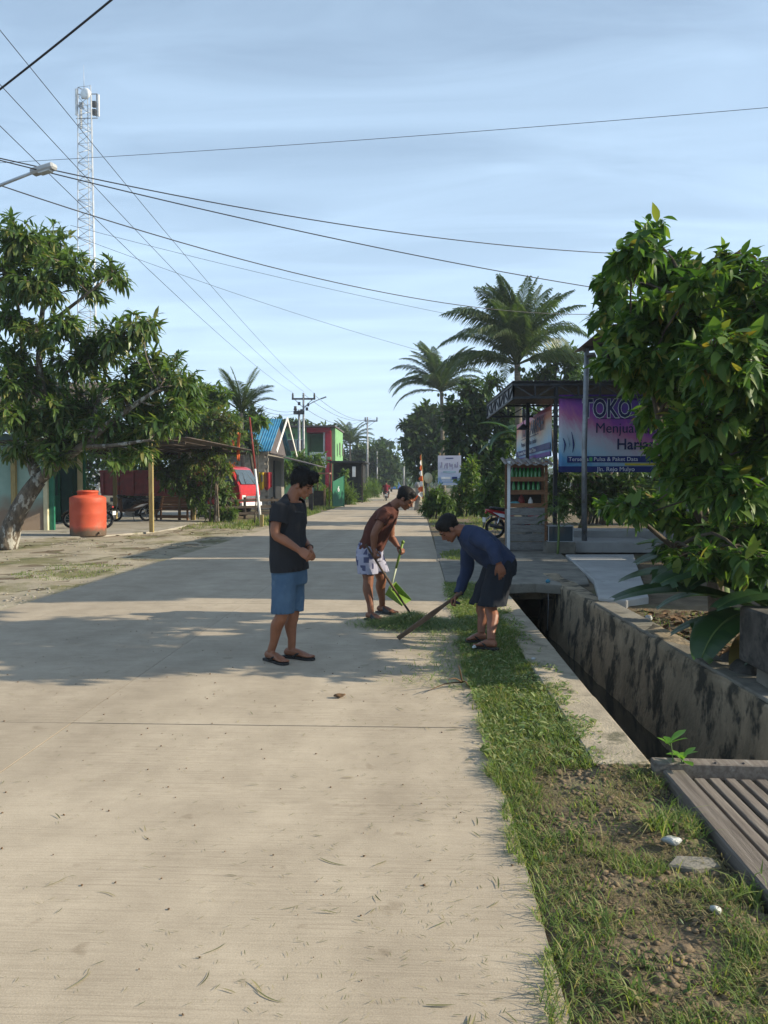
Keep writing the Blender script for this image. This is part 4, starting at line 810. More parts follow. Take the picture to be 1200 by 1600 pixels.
# side banner, running back along the shop front
SX, SY0, SY1, SZ0, SZ1 = 3.22, 19.05, 25.6, 2.18, 3.40
t = thing('shop_banner', 'foreshortened side banner TOKO ARAFAH under the canopy edge above the kiosk', 'banner', (SX, 22, SZ0))
b = B(); b.sheet(lambda u, v: Vector((SX+.01*math.sin(u*15), SY1+(SY0-SY1)*u, SZ0+(SZ1-SZ0)*v)), 30, 8); b.obj('sheet', 'side_print', t, True, solid=.004)
RS = Matrix.Rotation(R(-90), 3, 'Z') @ RT
def sb(y0, y1, z0, z1, m): b = B(); b.box((SX-.022, (y0+y1)/2, (z0+z1)/2), (.004, y0-y1, z1-z0)); b.obj('print_band', m, t, True)
sb(SY1, SY0+.05, 2.36, 2.52, 'print_blue'); sb(SY1, SY0+.05, 2.20, 2.30, 'print_purple'); sb(SY1-1.3, SY0+1.9, 2.83, 2.85, 'print_dark')
text('TOKO ARAFAH', .52, 'print_navy', t, (SX-.03, SY1-1.35, 2.90), RS, xs=1.15, bold=.012); text('Menjual Kebutuhan Harian', .2, 'print_navy', t, (SX-.03, SY1-1.3, 2.62), RS, xs=1.4); text('Tersedia Pulsa & Paket Data', .14, 'print_white', t, (SX-.03, SY1-.6, 2.39), RS, xs=2.3)
# ---- kiosk with bottles
KX0, KX1, KY = 2.04, 2.86, 17.55
t = thing('bottle_kiosk', 'weathered grey plank kiosk with shelves of green bottles and tin roof', 'kiosk', ((KX0+KX1)/2, KY+.25, 0)); kx = (KX0+KX1)/2
for k in range(5): b = B(); b.box((kx, KY, .14+.19*k), (KX1-KX0, .03, .172)); b.obj('front_board', 'wood_grey', t, True, bevel=.004)
for x in (KX0, KX1):
    for y in (KY, KY+.5): b = B(); b.box((x, y+.0, 1.02), (.06, .06, 2.0)); b.obj('corner_post', 'white_paint' if (x == KX0 and y == KY) else 'wood_red', t, True)
    for k in range(3): b = B(); b.box((x+(.012 if x == KX1 else -.012), KY+.25, .2+.3*k), (.02, .48, .29)); b.obj('side_board', 'wood_grey', t, True)
for z, h in ((1.04, .05), (1.33, .06), (1.62, .06), (1.93, .07)): b = B(); b.box((kx, KY+.25, z), (KX1-KX0-.06, .46, .025)); sh = b.obj('shelf', 'wood', t, True); b = B(); b.box((kx, KY+.0, z), (KX1-KX0-.06, .03, h+.04)); b.obj('shelf_edge', 'wood_red', sh, True)
b = B(); b.box((kx, KY+.5, 1.5), (KX1-KX0-.06, .02, .9)); b.obj('back_board', 'wood_dark', t, True)
for k in range(6):
    x0 = KX0-.12+k*.18; b = B(); b.sheet(lambda u, v: Vector((x0+.17*u, KY-.28+.95*v, 1.93+.17*v+.02*math.sin(u*6.28)+random.uniform(-.006, .006))), 8, 3); b.obj('roof_sheet', 'tin_roof', t, True, solid=.006)
ORD = ['first', 'second', 'third', 'fourth', 'fifth', 'sixth', 'seventh', 'eighth']
def bottle(label, p, s=1.0, m='bottle_green'):
    o = thing('bottle', label, 'bottle', p, group='green bottles on the kiosk shelves'); b = B(); b.lathe([(0, 0), (.036*s, 0), (.038*s, .02*s), (.037*s, .13*s), (.026*s, .17*s), (.014*s, .2*s), (.014*s, .225*s)], n=12); b.obj('body', m, o); b = B(); b.lathe([(.016*s, .215*s), (.016*s, .24*s), (0, .242*s)], n=10); b.obj('cap', 'white_paint', o)
for k in range(8): bottle(ORD[k]+' green bottle from the left in the upper kiosk row', (KX0+.1+k*.085, KY+.14+.02*(k % 2), 1.634), 1.14)
for k in range(6): bottle(ORD[k]+' green bottle from the left in the lower kiosk row', (KX0+.13+k*.108, KY+.15, 1.344), 1.05)
for (x, m_, s, lab) in ((.3, 'red_worn', .16, 'red plastic jug on the bottom kiosk shelf'), (.16, mat('teal_plastic', (.1, .3, .33), None, .5), .1, 'flat teal plastic pot on the bottom kiosk shelf'), (.5, 'cloth_white', .11, 'pale funnel bottle on the bottom kiosk shelf')):
    b = B(); b.lathe([(0, 0), (s*.45, 0), (s*.5, s*.4), (s*.4, s*.9), (s*.15, s*1.3), (s*.15, s*1.5), (0, s*1.5)] if s != .1 else [(0, 0), (s, 0), (s*1.1, s*.5), (s*.6, s*.7), (0, s*.75)], n=14); o = b.obj('container', m_, label=lab, cat='container'); o.location = (KX0+x, KY+.16, 1.054)
# ---- red motorbike behind the kiosk, wall, glass box, tree stump things
p = gr(806, 842); motorbike('glossy red motorbike parked behind the bottle kiosk', (p.x, p.y, .016), R(14), 'red_paint', 'black_plastic')
b = B(); b.box((3.12, 17.35, .13), (.62, .5, .25)); b.obj('plinth', 'concrete_old', bevel=.01, label='low rough concrete plinth between kiosk and grey step', cat='plinth')
t = thing('glass_box', 'dark glass display box with pale edges on the concrete plinth', 'display box', (3.14, 17.42, .256))
b = B(); b.box((0, 0, .17), (.52, .3, .32)); b.obj('glass', 'glass_dark', t)
b = B()
for x in (-1, 1):
    for y in (-1, 1): b.box((x*.265, y*.155, .17), (.014, .014, .35))
for z in (.0, .342):
    for s in (-1, 1): b.box((0, s*.155, z+.002), (.516, .014, .012)); b.box((s*.265, 0, z+.002), (.014, .296, .012))
b.obj('frame', 'galvanised', t)
b = B(); b.box((4.4, 18.3, .12), (1.9, 1.7, .24)); b.obj('shop_step', 'ramp_concrete', bevel=.012, label='grey concrete step at the foot of the steel porch post', cat='step')
b = B(); b.box((5.1, 19.6, .2), (3.2, 1.2, .38)); b.obj('shop_floor', 'ramp_concrete', bevel=.012, label='raised grey concrete shop floor behind the step', cat='step')
q = Vector((3.02, 16.95, .01)); t = thing('papaya_seedling', 'young papaya seedling with lobed leaves before the glass box', 'plant', q)
b = B(); b.tube([(0, 0, 0), (.02, 0, .5), (.0, .02, 1.05)], [.03, .024, .012], 8, 3); b.obj('stem', 'green_stem', t)
mL = bpy.data.meshes.new('leaf'); V_ = [(0, 0, 0)]; F_ = []
for k in range(7):
    a = R(-135+45*k); V_ += [(math.sin(a-.22)*.45, math.cos(a-.22)*.45, .02), (math.sin(a)*1.0, math.cos(a)*1.0, -.12), (math.sin(a+.22)*.45, math.cos(a+.22)*.45, .02)]; F_ += [(0, 1+3*k, 2+3*k), (0, 2+3*k, 3+3*k)]
mL.from_pydata(V_, [], F_); mL.materials.append(MT['leaf_mid'])
for k in range(12):
    a = k*2.4; z = .55+.05*k; L_ = .42-.02*k; e = Vector((math.cos(a)*L_, math.sin(a)*L_, z+.1)); b = B(); b.tube([(0, 0, z), (e.x*.6, e.y*.6, z+.12), e], .006, 4); b.obj('leaf_stalk', 'green_stem', t)
    o = newobj('leaf', mL, None, t); o.matrix_local = Matrix.Translation(e) @ Matrix.Rotation(a, 4, 'Z') @ Matrix.Rotation(R(30), 4, 'Y') @ Matrix.Rotation(R(-90), 4, 'Z') @ Matrix.Scale(.17+.004*k, 4)
# ---- poster, flag, dish, wrapped post
banner_mat('poster_print', [(0, (.07, .18, .46)), (.35, (.24, .36, .56)), (.6, (.48, .50, .62)), (1, (.55, .54, .64))], 0)
k4 = mpp(40); px_ = lambda x: (x-651)*k4
t = thing('poster_board', 'tall pale blue poster board on posts beside the roadside bushes', 'poster', (px_(702), 40, 0)); pz = lambda y: CAMH+(755-y)*k4
b = B(); b.box((px_(702), 40, pz(735)), (px_(720)-px_(684), .04, pz(712)-pz(758))); b.obj('sheet', 'poster_print', t, True)
for (x0, x1, y0, y1, m_) in ((692, 712, 736, 739, 'print_sky'), (696, 708, 715.5, 717, 'print_blue'), (689, 704, 745, 749, 'print_white'), (706, 714, 745, 748.5, 'print_blue'), (690, 714, 751, 752, 'print_white'), (692, 712, 754.5, 755.5, 'print_white'), (684, 720, 757, 758, 'print_white')): b = B(); b.box((px_((x0+x1)/2), 39.975, pz((y0+y1)/2)), (px_(x1)-px_(x0), .006, pz(y0)-pz(y1))); b.obj('print_band', m_, t, True)
mat('print_mauve', (.30, .27, .40), None, .6)
for k in range(14): b = B(); b.box((px_(688+2.05*k), 39.975, pz(729.5-1.6*((k*5) % 3))), (.03+.014*(k % 3), .006, .13+.05*((k*7) % 4))); b.obj('figure_print', 'print_white' if k % 4 == 2 else 'print_mauve', t, True)
for x in (687, 717): b = B(); b.cyl((px_(x), 40.06, 0), (px_(x), 40.06, pz(708)), .035); b.obj('post', 'wood', t, True)
k5 = mpp(44); fb = gr(661, 798); t = thing('vertical_flag', 'tall orange and white scalloped flag on a bent pole at the roadside', 'flag', (fb.x, 44, 0))
fx = lambda px: (px-651)*k5
fz = lambda py: CAMH+(755-py)*k5
b = B(); b.tube([(fx(662), 44, 0), (fx(661), 44, fz(760)), (fx(658), 44, fz(709))], [.035, .03, .012], 8, 4); b.obj('pole', 'bamboo', t, True)
for k in range(8):
    y0, y1 = 711+8.2*k, 711+8.2*(k+1); xr = 658.4+k*.42; w0, w1 = .06+.032*k, .06+.032*(k+1)
    b = B(); b.sheet(lambda u, v: Vector((fx(xr+.42*v)-(w0*(1-v)+w1*v)*(.55+.55*math.sin(math.pi*min(1, v*1.05)))*u, 44+.05*math.sin(u*4+k), fz(y0+(y1-y0)*v))), 6, 6); b.obj('panel', 'flag_orange' if k % 2 == 0 else 'flag_white', t, True, solid=.004)
q = at(653, 770, 44.3); t = thing('wrapped_post', 'grey roadside post wrapped in orange cloth below the flag', 'post', (q.x, 44.4, 0))
b = B(); b.tube([(0, 0, 0), (.03, 0, .9), (0, 0, 1.25)], [.2, .17, .14], 10, 3); wobble(b, .04, 3); b.obj('shaft', 'block_wall', t); b = B(); b.ell((-.02, 0, 1.42), (.17, 0, 0), (0, .15, 0), (0, 0, .2)); wobble(b, .04, 5); b.obj('stone_cap', 'steel_grey', t)
b = B(); b.tube([(-.2, -.15, .55), (0, -.22, .85), (.18, -.15, 1.1)], [.1, .07, .09], 8, 3, flat=.5); b.tube([(.1, -.2, 1.05), (.3, -.2, .65)], [.07, .05], 8, flat=.5); b.obj('cloth', 'flag_orange', t)
q = at(669, 747, 46); t = thing('satellite_dish', 'pale mesh satellite dish beside the orange flag', 'satellite dish', (q.x, 46, 0))
b = B(); b.lathe([(0, .09), (.12, .075), (.2, .045), (.26, 0), (.265, .005), (.2, .06), (0, .105)], (0, 0, q.z), 20, (.2, -.95, .25)); b.v = [(x, y, q.z+(z-q.z)*1.25) for x, y, z in b.v]; b.obj('dish', 'cream', t)
b = B(); b.cyl((0, .12, 0), (0, .12, q.z-.1), .035); b.obj('mast', 'steel_grey', t); b = B(); b.tube([(0, 0, q.z-.3), (0, -.3, q.z)], .012, 5); b.obj('feed_arm', 'steel_grey', t)
# ---- far vehicles
def pickup(label, loc, rz):
    t = thing('pickup_truck', label, 'truck', loc, rz)
    mat('blue_paint', (.04, .17, .48), (.03, .14, .4), .35, 5, coat=.3)
    b = B(); b.prism([(.2, 0, .5), (2.0, 0, .5), (2.05, 0, 1.0), (1.9, 0, 1.15), (1.45, 0, 1.75), (.3, 0, 1.8), (.2, 0, 1.0)], (0, -.8, 0), (0, .8, 0)); c = b.obj('cab', 'blue_paint', t, bevel=.05)
    b = B(); b.box((.18, 0, 1.42), (.03, 1.3, .45)); b.obj('rear_window', 'glass_dark', c)
    b = B(); b.box((-1.05, 0, .85), (2.4, 1.7, .6)); b.obj('bed', 'blue_paint', t, bevel=.03)
    for s in (-1, 1):
        b = B(); b.box((-2.27, s*.68, .8), (.03, .16, .22)); b.obj('tail_light', 'red_paint', t)
        for x in (1.3, -1.4): b = B(); b.lathe([(.15, -.09), (.3, -.1), (.34, -.05), (.34, .05), (.3, .1), (0, .1)], (x, s*.72, .34), 16, (0, s, 0)); b.obj('wheel', 'rubber', t)
    b = B(); b.box((-2.3, 0, .5), (.1, 1.6, .16)); b.obj('bumper', 'steel_dark', t)
q = gr(617.5, 768.2); pickup('small blue pickup driving away in the far distance', (q.x, q.y, 0), R(95))
# ================================================================== VEGETATION
# ---- the leaning tree on the left
base = gr(11, 857); YT = base.y
def lt(x, y, d=0): return at(x, y, YT+d)
trunk = [base, lt(20, 818), lt(40, 778), lt(60, 750, .1)]
br = [([lt(60, 750, .1), lt(95, 722, -.2), lt(128, 697, -.4), lt(180, 655, -.7), lt(250, 605, -.9)], [.15, .115, .095, .07, .03]),
      ([lt(60, 750, .1), lt(48, 715, .3), lt(44, 670, .5), lt(40, 590, .5), lt(26, 460, .4)], [.15, .12, .10, .075, .03]),
      ([lt(95, 722, -.2), lt(80, 665, .1), lt(62, 580, .2), lt(66, 490, .1), lt(75, 410, 0)], [.11, .1, .08, .055, .025]),
      ([lt(62, 520, .2), lt(110, 480, -.2), lt(160, 440, -.4)], [.06, .04, .02]),
      ([lt(128, 697, -.4), lt(170, 697, -.9), lt(215, 690, -1.2), lt(240, 688, -1.3)], [.06, .05, .035, .015]),
      ([lt(128, 697, -.4), lt(150, 640, .3), lt(170, 560, .5)], [.07, .06, .03])]
bb = [(35, 375, 55, 42), (80, 385, 45, 38), (105, 420, 42, 32), (15, 430, 45, 48), (60, 445, 55, 36), (178, 428, 24, 24), (148, 455, 22, 16), (150, 545, 45, 32), (185, 525, 45, 36), (226, 505, 28, 22), (120, 570, 50, 36),
      (262, 585, 44, 40), (290, 595, 24, 26), (225, 575, 44, 36), (200, 620, 48, 42), (240, 632, 44, 34), (65, 600, 48, 40), (22, 560, 32, 46), (20, 500, 30, 30), (135, 640, 58, 44), (165, 670, 50, 28), (55, 655, 50, 30), (15, 650, 36, 34), (222, 672, 40, 24), (95, 690, 60, 28), (30, 700, 38, 22), (85, 715, 32, 16), (200, 700, 30, 18), (250, 665, 30, 24), (228, 706, 22, 14), (180, 722, 20, 12), (60, 520, 34, 26), (100, 510, 36, 24), (20, 600, 36, 34), (95, 640, 46, 34), (275, 640, 32, 26), (295, 620, 22, 20)]
grow('leaning_tree', 'broad leafy tree with a leaning pale trunk at the left edge', 'tree', base, trunk, [.25, .215, .20, .18],
     [bl(x, y, YT+random.uniform(-.8, .7), rx*.93, rz*.93, .85) for x, y, rx, rz in bb], ntw=1600, per=10, tpl=LANCE, ls=(.17, .34), lm='leaf_mango', droop=.08, out=.85, spread=.7, nobj=300, branches=br, twig=.009, shell=.5)
# ---- the big bush at the right
bb = [(992, 396, 40, 30), (958, 440, 26, 40), (945, 485, 18, 24), (950, 560, 20, 26), (945, 790, 18, 14), (1010, 365, 26, 14),  (1040, 425, 56, 40), (1090, 445, 46, 32), (1012, 485, 56, 44), (1070, 505, 64, 50), (1132, 485, 58, 46), (1182, 480, 40, 46), (978, 520, 34, 36), (1002, 570, 44, 42), (1062, 585, 70, 54), (1138, 580, 64, 58), (1192, 580, 40, 60),
      (1030, 640, 44, 42), (1090, 665, 64, 56), (1156, 672, 62, 60), (1197, 695, 34, 60), (1052, 715, 40, 40), (1095, 750, 60, 48), (1156, 765, 64, 52), (985, 792, 34, 22), (1030, 790, 36, 34), (1075, 815, 52, 36), (1130, 830, 60, 36), (1188, 825, 40, 46), (1135, 405, 18, 24), (1165, 520, 50, 60), (1185, 620, 40, 60), (1150, 440, 40, 40), (1110, 560, 50, 60), (1235, 500, 56, 56), (1235, 580, 60, 70), (1230, 670, 56, 70), (1240, 430, 36, 40), (1100, 870, 46, 24), (1170, 875, 46, 30), (1050, 862, 36, 20)]
tb = Vector((3.05, 8.0, -.05))
trunk = [tb, (2.98, 8.0, .7), (2.95, 8.05, 1.5), (2.9, 8.05, 2.4), (2.75, 8.0, 3.3)]
br = [([(2.97, 8.0, .8), (3.3, 7.9, 1.6), (3.5, 7.9, 2.6)], [.06, .045, .02]), ([(2.96, 8.0, 1.0), (2.5, 7.8, 1.7), (2.25, 7.8, 2.6)], [.05, .04, .02]), ([(2.97, 8, .6), (2.5, 7.7, .9), (2.1, 7.6, 1.2)], [.045, .03, .015]), ([(2.9, 8.05, 2.4), (3.05, 8, 3.1), (3.08, 7.95, 3.55)], [.03, .02, .01])]
grow('broadleaf_bush', 'large sunlit broad leaved bush overhanging the drain at the right edge', 'bush', tb, trunk, [.09, .08, .07, .055, .03],
     [bl(x, y, random.uniform(6.1, 6.8) if x > 1200 else (random.uniform(6.0, 8.0) if x > 1080 else random.uniform(6.8, 8.6)), rx*.9, rz*.9, .55) for x, y, rx, rz in bb], ntw=2350, per=8, tpl=BROAD, ls=(.065, .19), lm='leaf_bush', bark='bark_dark', droop=.32, out=.6, spread=.75, nobj=300, branches=br, twig=.004, shell=.55)
# ---- banana plants
def banana_leaf(L, wd, e, dr, tears, seed, nseg=22):
    """a long blade rising at angle e and bending over; torn along its side veins"""
    rr = random.Random(seed); V = []; F = []; a = e; p = Vector((0, 0, 0)); pts = []; step = L/nseg
    for i in range(nseg+1): pts.append((p.copy(), a)); a -= dr/nseg*(0.6+.9*i/nseg); p = p+Vector((0, math.cos(a), math.sin(a)))*step
    for i in range(nseg):
        t0, t1 = i/nseg, (i+1)/nseg
        if t0 < .1: continue
        for s in (-1, 1):
            w0 = wd/2*math.sin(math.pi*min(1, t0*.9+.06))**.6; w1 = wd/2*math.sin(math.pi*min(1, t1*.9+.06))**.6
            g = step*.25 if rr.random() < tears else 0; dz = rr.uniform(-.05, .02) if g else 0; o = len(V)
            (q0, a0), (q1, a1) = pts[i], pts[i+1]; n0 = Vector((0, -math.sin(a0), math.cos(a0))); n1 = Vector((0, -math.sin(a1), math.cos(a1))); s1 = Vector((0, step*.9*math.cos(a1), step*.9*math.sin(a1)))
            sl = Vector((0, step*.9*math.cos(a0), step*.9*math.sin(a0)))
            V += [q0, q1, q1+Vector((s*w1*.55, 0, 0))+n1*w1*.22+s1*.5, q0+Vector((s*w0*.55, 0, 0))+n0*w0*.22+sl*.5, q1+Vector((s*w1, 0, 0))+n1*(w1*.06+dz)+s1-Vector((0, g, 0)), q0+Vector((s*w0, 0, 0))+n0*(w0*.06+dz)+sl]
            F += [(o, o+1, o+2, o+3), (o+3, o+2, o+4, o+5)]
    b = B(); b.add(V, F, True); r = B(); r.tube([q for q, _ in pts], [.022*(1-.85*i/nseg)+.002 for i in range(nseg+1)], 6); return b, r
def banana(label, base, leaves, h, lm='leaf_banana'):
    t = thing('banana_plant', label, 'banana plant', base); b = B(); b.tube([(0, 0, -.1), (0, 0, h*.5), (0, 0, h)], [.10, .085, .05], 10, 3); b.obj('stem', 'green_stem', t)
    for k, (az, L, wd, e, dr, z, old) in enumerate(leaves):
        lb_, rb = banana_leaf(L, wd, R(e), R(dr), .07, k*7+3); o = lb_.obj('leaf', 'leaf_banana_old' if old else lm, t); o.location = (0, 0, h*z); o.rotation_euler = (0, 0, R(az)); rb.obj('midrib', 'green_stem', o)
banana('low dark banana plant under the leafy bush by the drain wall', (3.02, 6.9, -.08), [(95, 1.35, .5, 24, 40, .9, 0), (75, 1.25, .5, 34, 55, 1, 0), (125, 1.0, .45, 22, 80, .8, 0), (112, 1.2, .5, 40, 60, 1, 0), (140, .75, .3, 5, 75, .6, 1), (50, .9, .3, 60, 60, 1, 0), (105, .9, .32, 55, 95, 1, 0), (170, .9, .3, 40, 80, .9, 0), (20, 1.1, .34, 50, 70, 1, 0), (-60, .9, .3, 50, 70, 1, 0), (-120, 1.0, .32, 45, 75, 1, 0), (80, .8, .3, 15, 50, .7, 0)], .55)
banana('tall banana plant with drooping leaves behind the poster', (3.95, 28.5, 0), [(78, 2.0, .55, 52, 60, 1, 0), (100, 1.9, .55, 25, 75, 1, 0), (110, 1.9, .5, 55, 135, 1, 0), (150, 1.7, .5, 60, 90, 1, 0), (20, 1.8, .5, 60, 80, 1, 0), (-60, 1.8, .5, 60, 80, 1, 0), (-130, 1.7, .5, 55, 90, 1, 0)], 2.9)
veg_low = [(95, 1.0, .46, 35, 60, 1, 0), (60, 1.0, .44, 45, 60, 1, 0), (130, .9, .42, 30, 70, 1, 0), (30, .9, .3, 50, 70, 1, 0), (160, .8, .3, 45, 80, 1, 0), (-90, .8, .3, 50, 80, 1, 0), (80, .7, .28, 10, 50, .6, 0), (110, .7, .26, 60, 100, 1, 0)]
banana('second low banana plant against the concrete block', (3.25, 6.2, -.05), veg_low, .5); banana('third low banana plant nearest the grey ramp', (3.3, 8.6, -.05), veg_low, .6)
# ---- palms
def frond(L, e, dr, n=30, ll=.75, hang=.7, seed=0):
    rr = random.Random(seed); a = e; p = Vector((0, 0, 0)); pts = []; st = L/n
    for i in range(n+1): pts.append((p.copy(), a)); a -= dr/n*(.4+1.2*i/n); p = p+Vector((0, math.cos(a), math.sin(a)))*st
    b = B(); b.tube([q for q, _ in pts[::3]]+[pts[-1][0]], [.035*(1-.9*i/(n/3))+.004 for i in range(len(pts[::3])+1)], 4); V = []; F = []
    for i in range(3, n+1):
        for h in (0, .33, .66):
            t0 = min(1, (i+h)/n); q, a = pts[i]; fw = Vector((0, math.cos(a), math.sin(a))); q = q+fw*st*h
            for s in (-1, 1):
                l = ll*(math.sin(math.pi*(t0*.82+.14)))**.7*rr.uniform(.85, 1.1); d1 = (Vector((s, 0, 0))*.8+fw*.75+Vector((0, 0, rr.uniform(-.05, .25)))).normalized(); o = len(V); w = .025*(L/3.5)
                m1 = q+d1*l*.5; m2 = m1+(d1+Vector((0, 0, -hang*rr.uniform(.7, 1.4)))).normalized()*l*.5
                V += [q-fw*w*.5, q+fw*w*.5, m1+fw*w, m1-fw*w, m2]; F += [(o, o+1, o+2, o+3), (o+3, o+2, o+4)]
    b.add(V, F); return b
def palm(label, base, top, L, spec, r=.16, ll=.75, hang=.7, cat='palm tree', name='coconut_palm', lm='leaf_palm', dry=0, lean=(0, 0), bark='palm_bark', nuts=True):
    base = Vector(base); top = Vector(top); t = thing(name, label, cat, base); b = B(); b.tube([(0, 0, 0), (top-base)*.5+Vector((lean[0], lean[1], 0)), top-base], [r*1.3, r, r*.8], 10, 6); wobble(b, .02, 2); b.obj('trunk', bark, t); cache = {}
    for k, (az, e, dr, s) in enumerate(spec):
        key = (round(e/12), round(dr/15), lm)
        if key not in cache: cache[key] = frond(L, R(e), R(dr), ll=ll, hang=hang, seed=k).mesh('frond')
        o = newobj('frond', cache[key], None, t)
        if not cache[key].materials: cache[key].materials.append(MT['leaf_palm_dry' if (dry and k >= len(spec)-dry) else lm])
        o.location = top-base; o.rotation_euler = (0, R(random.uniform(-12, 12)), R(az)); o.scale = (s, s, s)
    if nuts:
        for k in range(5): a = k*1.25; b = B(); b.ell(top-base+Vector((math.cos(a)*.3, math.sin(a)*.3, -.25)), (.10, 0, 0), (0, .10, 0), (0, 0, .13)); b.obj('coconut', 'leaf_palm', t)
top = at(808, 570, 38)
sp_ = [(100, 82, 45, 1), (60, 80, 40, .95), (140, 72, 60, 1.0), (-70, 76, 50, 1), (20, 70, 60, 1), (120, 62, 70, 1.0), (75, 60, 75, 1.05), (-20, 60, 70, 1.05), (-100, 60, 70, 1), (-150, 58, 75, 1), (170, 62, 70, 1), (95, 44, 95, 1.1), (130, 40, 90, 1.0), (65, 25, 90, 1.05), (110, 18, 80, 1.05), (-40, 42, 85, 1.1), (-80, 32, 90, 1.05), (-120, 36, 90, 1), (0, 36, 90, 1), (160, 36, 90, 1), (88, 5, 75, 1.0), (-95, 10, 60, .95), (85, 74, 50, 1.05), (-85, 70, 55, 1.05), (105, 52, 85, 1.1), (-60, 52, 80, 1.1), (50, 48, 85, 1.0), (80, 34, 95, 1.1), (-100, 22, 85, 1.05), (120, 70, 55, 1), (0, 78, 45, 1), (180, 50, 80, 1)]
palm('tall dark coconut palm rising above the shop canopy', (top.x+.3, 38.4, 0), top, 4.0, [(a+random.uniform(-9, 9), min(88, e*1.06+6+random.uniform(-5, 5)), d*.95, s*random.uniform(.9, 1.08)) for a, e, d, s in sp_+[(70, 84, 30, 1), (-100, 82, 35, 1), (130, 80, 40, 1), (-30, 64, 60, 1), (150, 64, 60, 1), (95, 76, 32, 1.05), (-85, 74, 34, 1.05), (60, 68, 38, 1.05), (120, 66, 40, 1.05), (-60, 66, 40, 1.05), (-120, 68, 38, 1), (30, 76, 34, 1), (-150, 74, 36, 1)]], .17, 1.05, 1.1)
top = at(690, 612, 60); palm('coconut palm with drooping fronds left of the tall one', (top.x+.2, 60, 0), top, 4.1, [(a, min(86, e+8), d*1.05, s*1.0) for a, e, d, s in sp_[::-1]]+[(100, 80, 40, 1), (-60, 78, 45, 1), (60, 70, 55, 1)], .15, .8, .8, dry=2)
top = at(547, 693, 112); palm('far small coconut palm behind the round tree', (top.x, 112, 0), top, 4.0, sp_, .16, .9, .7)
top = at(377, 645, 37); palm('stiff fan like palm rising behind the truck shrubs', (top.x+.1, 37, 0), top, 2.0, [(100, 86, 20, 1.1), (80, 78, 25, 1.1), (110, 68, 35, 1.05), (-90, 80, 25, 1.1), (-75, 66, 35, 1.1), (60, 62, 50, 1), (130, 58, 55, 1), (-110, 56, 55, 1.05), (-50, 55, 55, 1), (0, 60, 50, 1), (180, 60, 50, 1), (90, 45, 60, .9), (-90, 42, 60, .9)], .1, .75, .35, name='fan_palm', nuts=False)
# ---- trees and shrubs. each: label, base pixel x and distance, blobs, leaf size, material, counts
def veg(name, label, cat, bx_, Y, blobs, ls, lm, ntw, per=8, tpl=None, tr=.12, ry=None, group=None, droop=.2, bark='bark_dark', stems=1, woody=True, shell=.5):
    k = mpp(Y); base = Vector(((bx_-651)*k, Y, 0)); B_ = [bl(x, y, Y+random.uniform(-.3, .3)*rx*k, rx, rz, (ry if ry else None)) for x, y, rx, rz in blobs]
    lowest = min(B_, key=lambda q: q[0].z); mid = sum((Vector(q[0]) for q in B_), Vector())/len(B_)
    tk = [base, base.lerp(mid, .35)+Vector((tr*.5, 0, 0)), base.lerp(mid, .75)]
    brs = []
    for s in range(stems-1):
        o = Vector((random.uniform(-.4, .4), random.uniform(-.3, .3), 0)); q = random.choice(B_)[0]; brs.append(([base+o, (base+o).lerp(q, .5)+Vector((0, 0, .2)), q], [tr*.8, tr*.6, tr*.3]))
    return grow(name, label, cat, base, tk, [tr, tr*.8, tr*.45], B_, ntw, per, tpl or TINY, ls, lm, bark, droop, .7, .7, 0, group, brs, .01, shell, woody)
G1 = 'shrubs before the red truck'
veg('garden_tree', 'dense green tree over the carport roof', 'tree', 300, 33.9, [(215, 692, 32, 24), (182, 706, 28, 18), (240, 715, 28, 20), (280, 735, 26, 20), (300, 640, 46, 34), (270, 660, 40, 34), (330, 650, 40, 36), (345, 620, 26, 18), (300, 690, 48, 36), (260, 690, 30, 30), (345, 690, 34, 34), (315, 612, 34, 20)], (.24, .40), 'leaf_light', 760, 10, LEAF, .13)
veg('garden_tree', 'dark rounded tree right behind the fan palm', 'tree', 400, 43, [(395, 650, 24, 22), (375, 660, 26, 24), (385, 690, 26, 26)], (.25, .4), 'leaf_dark', 160, 9, LEAF, .12)
veg('tall_shrub', 'tall thin stemmed shrub with reddish new leaves before the truck', 'shrub', 332, 30.5, [(345, 655, 32, 22), (315, 668, 26, 20), (370, 668, 26, 16), (335, 700, 34, 24), (310, 720, 26, 22), (350, 735, 18, 26)], (.16, .28), 'leaf_young', 260, 8, LEAF, .045, group=G1, stems=5, bark='bark')
veg('tall_shrub', 'leafy green shrub between bench and truck cab', 'shrub', 345, 31.5, [(325, 755, 30, 26), (350, 770, 22, 24), (300, 770, 24, 28), (335, 725, 26, 20), (270, 750, 24, 30), (285, 725, 30, 22), (255, 735, 20, 24)], (.15, .26), 'leaf_mid', 480, 8, LEAF, .05, group=G1, stems=4, bark='bark')
veg('low_shrub', 'low bright weedy bush at the foot of the rail fence', 'shrub', 350, 31, [(348, 800, 16, 14), (362, 802, 14, 12), (330, 802, 14, 14), (315, 795, 12, 16)], (.12, .22), 'leaf_light', 170, 8, LANCE, .02, group=G1, stems=5, woody=False)
veg('low_shrub', 'crimson leaved low plant beside the bench', 'shrub', 331, 32.6, [(332, 806, 5, 6)], (.1, .16), mat('crimson_leaf', (.22, .01, .03), None, .7).name, 26, 7, LEAF, .02, woody=False)
veg('tall_shrub', 'shrub with orange flowers just left of the truck cab', 'shrub', 358, 33, [(360, 727, 8, 7), (312, 735, 6, 8), (316, 757, 5, 6)], (.09, .15), 'flower_orange', 30, 7, TINY, .03, stems=2, woody=False)
veg('pole_sapling', 'small leafy sapling crown at the top of the red and white pole', 'sapling', 396, 29.6, [(400, 660, 20, 8), (412, 655, 10, 6)], (.22, .36), 'leaf_light', 40, 7, LANCE, .03)
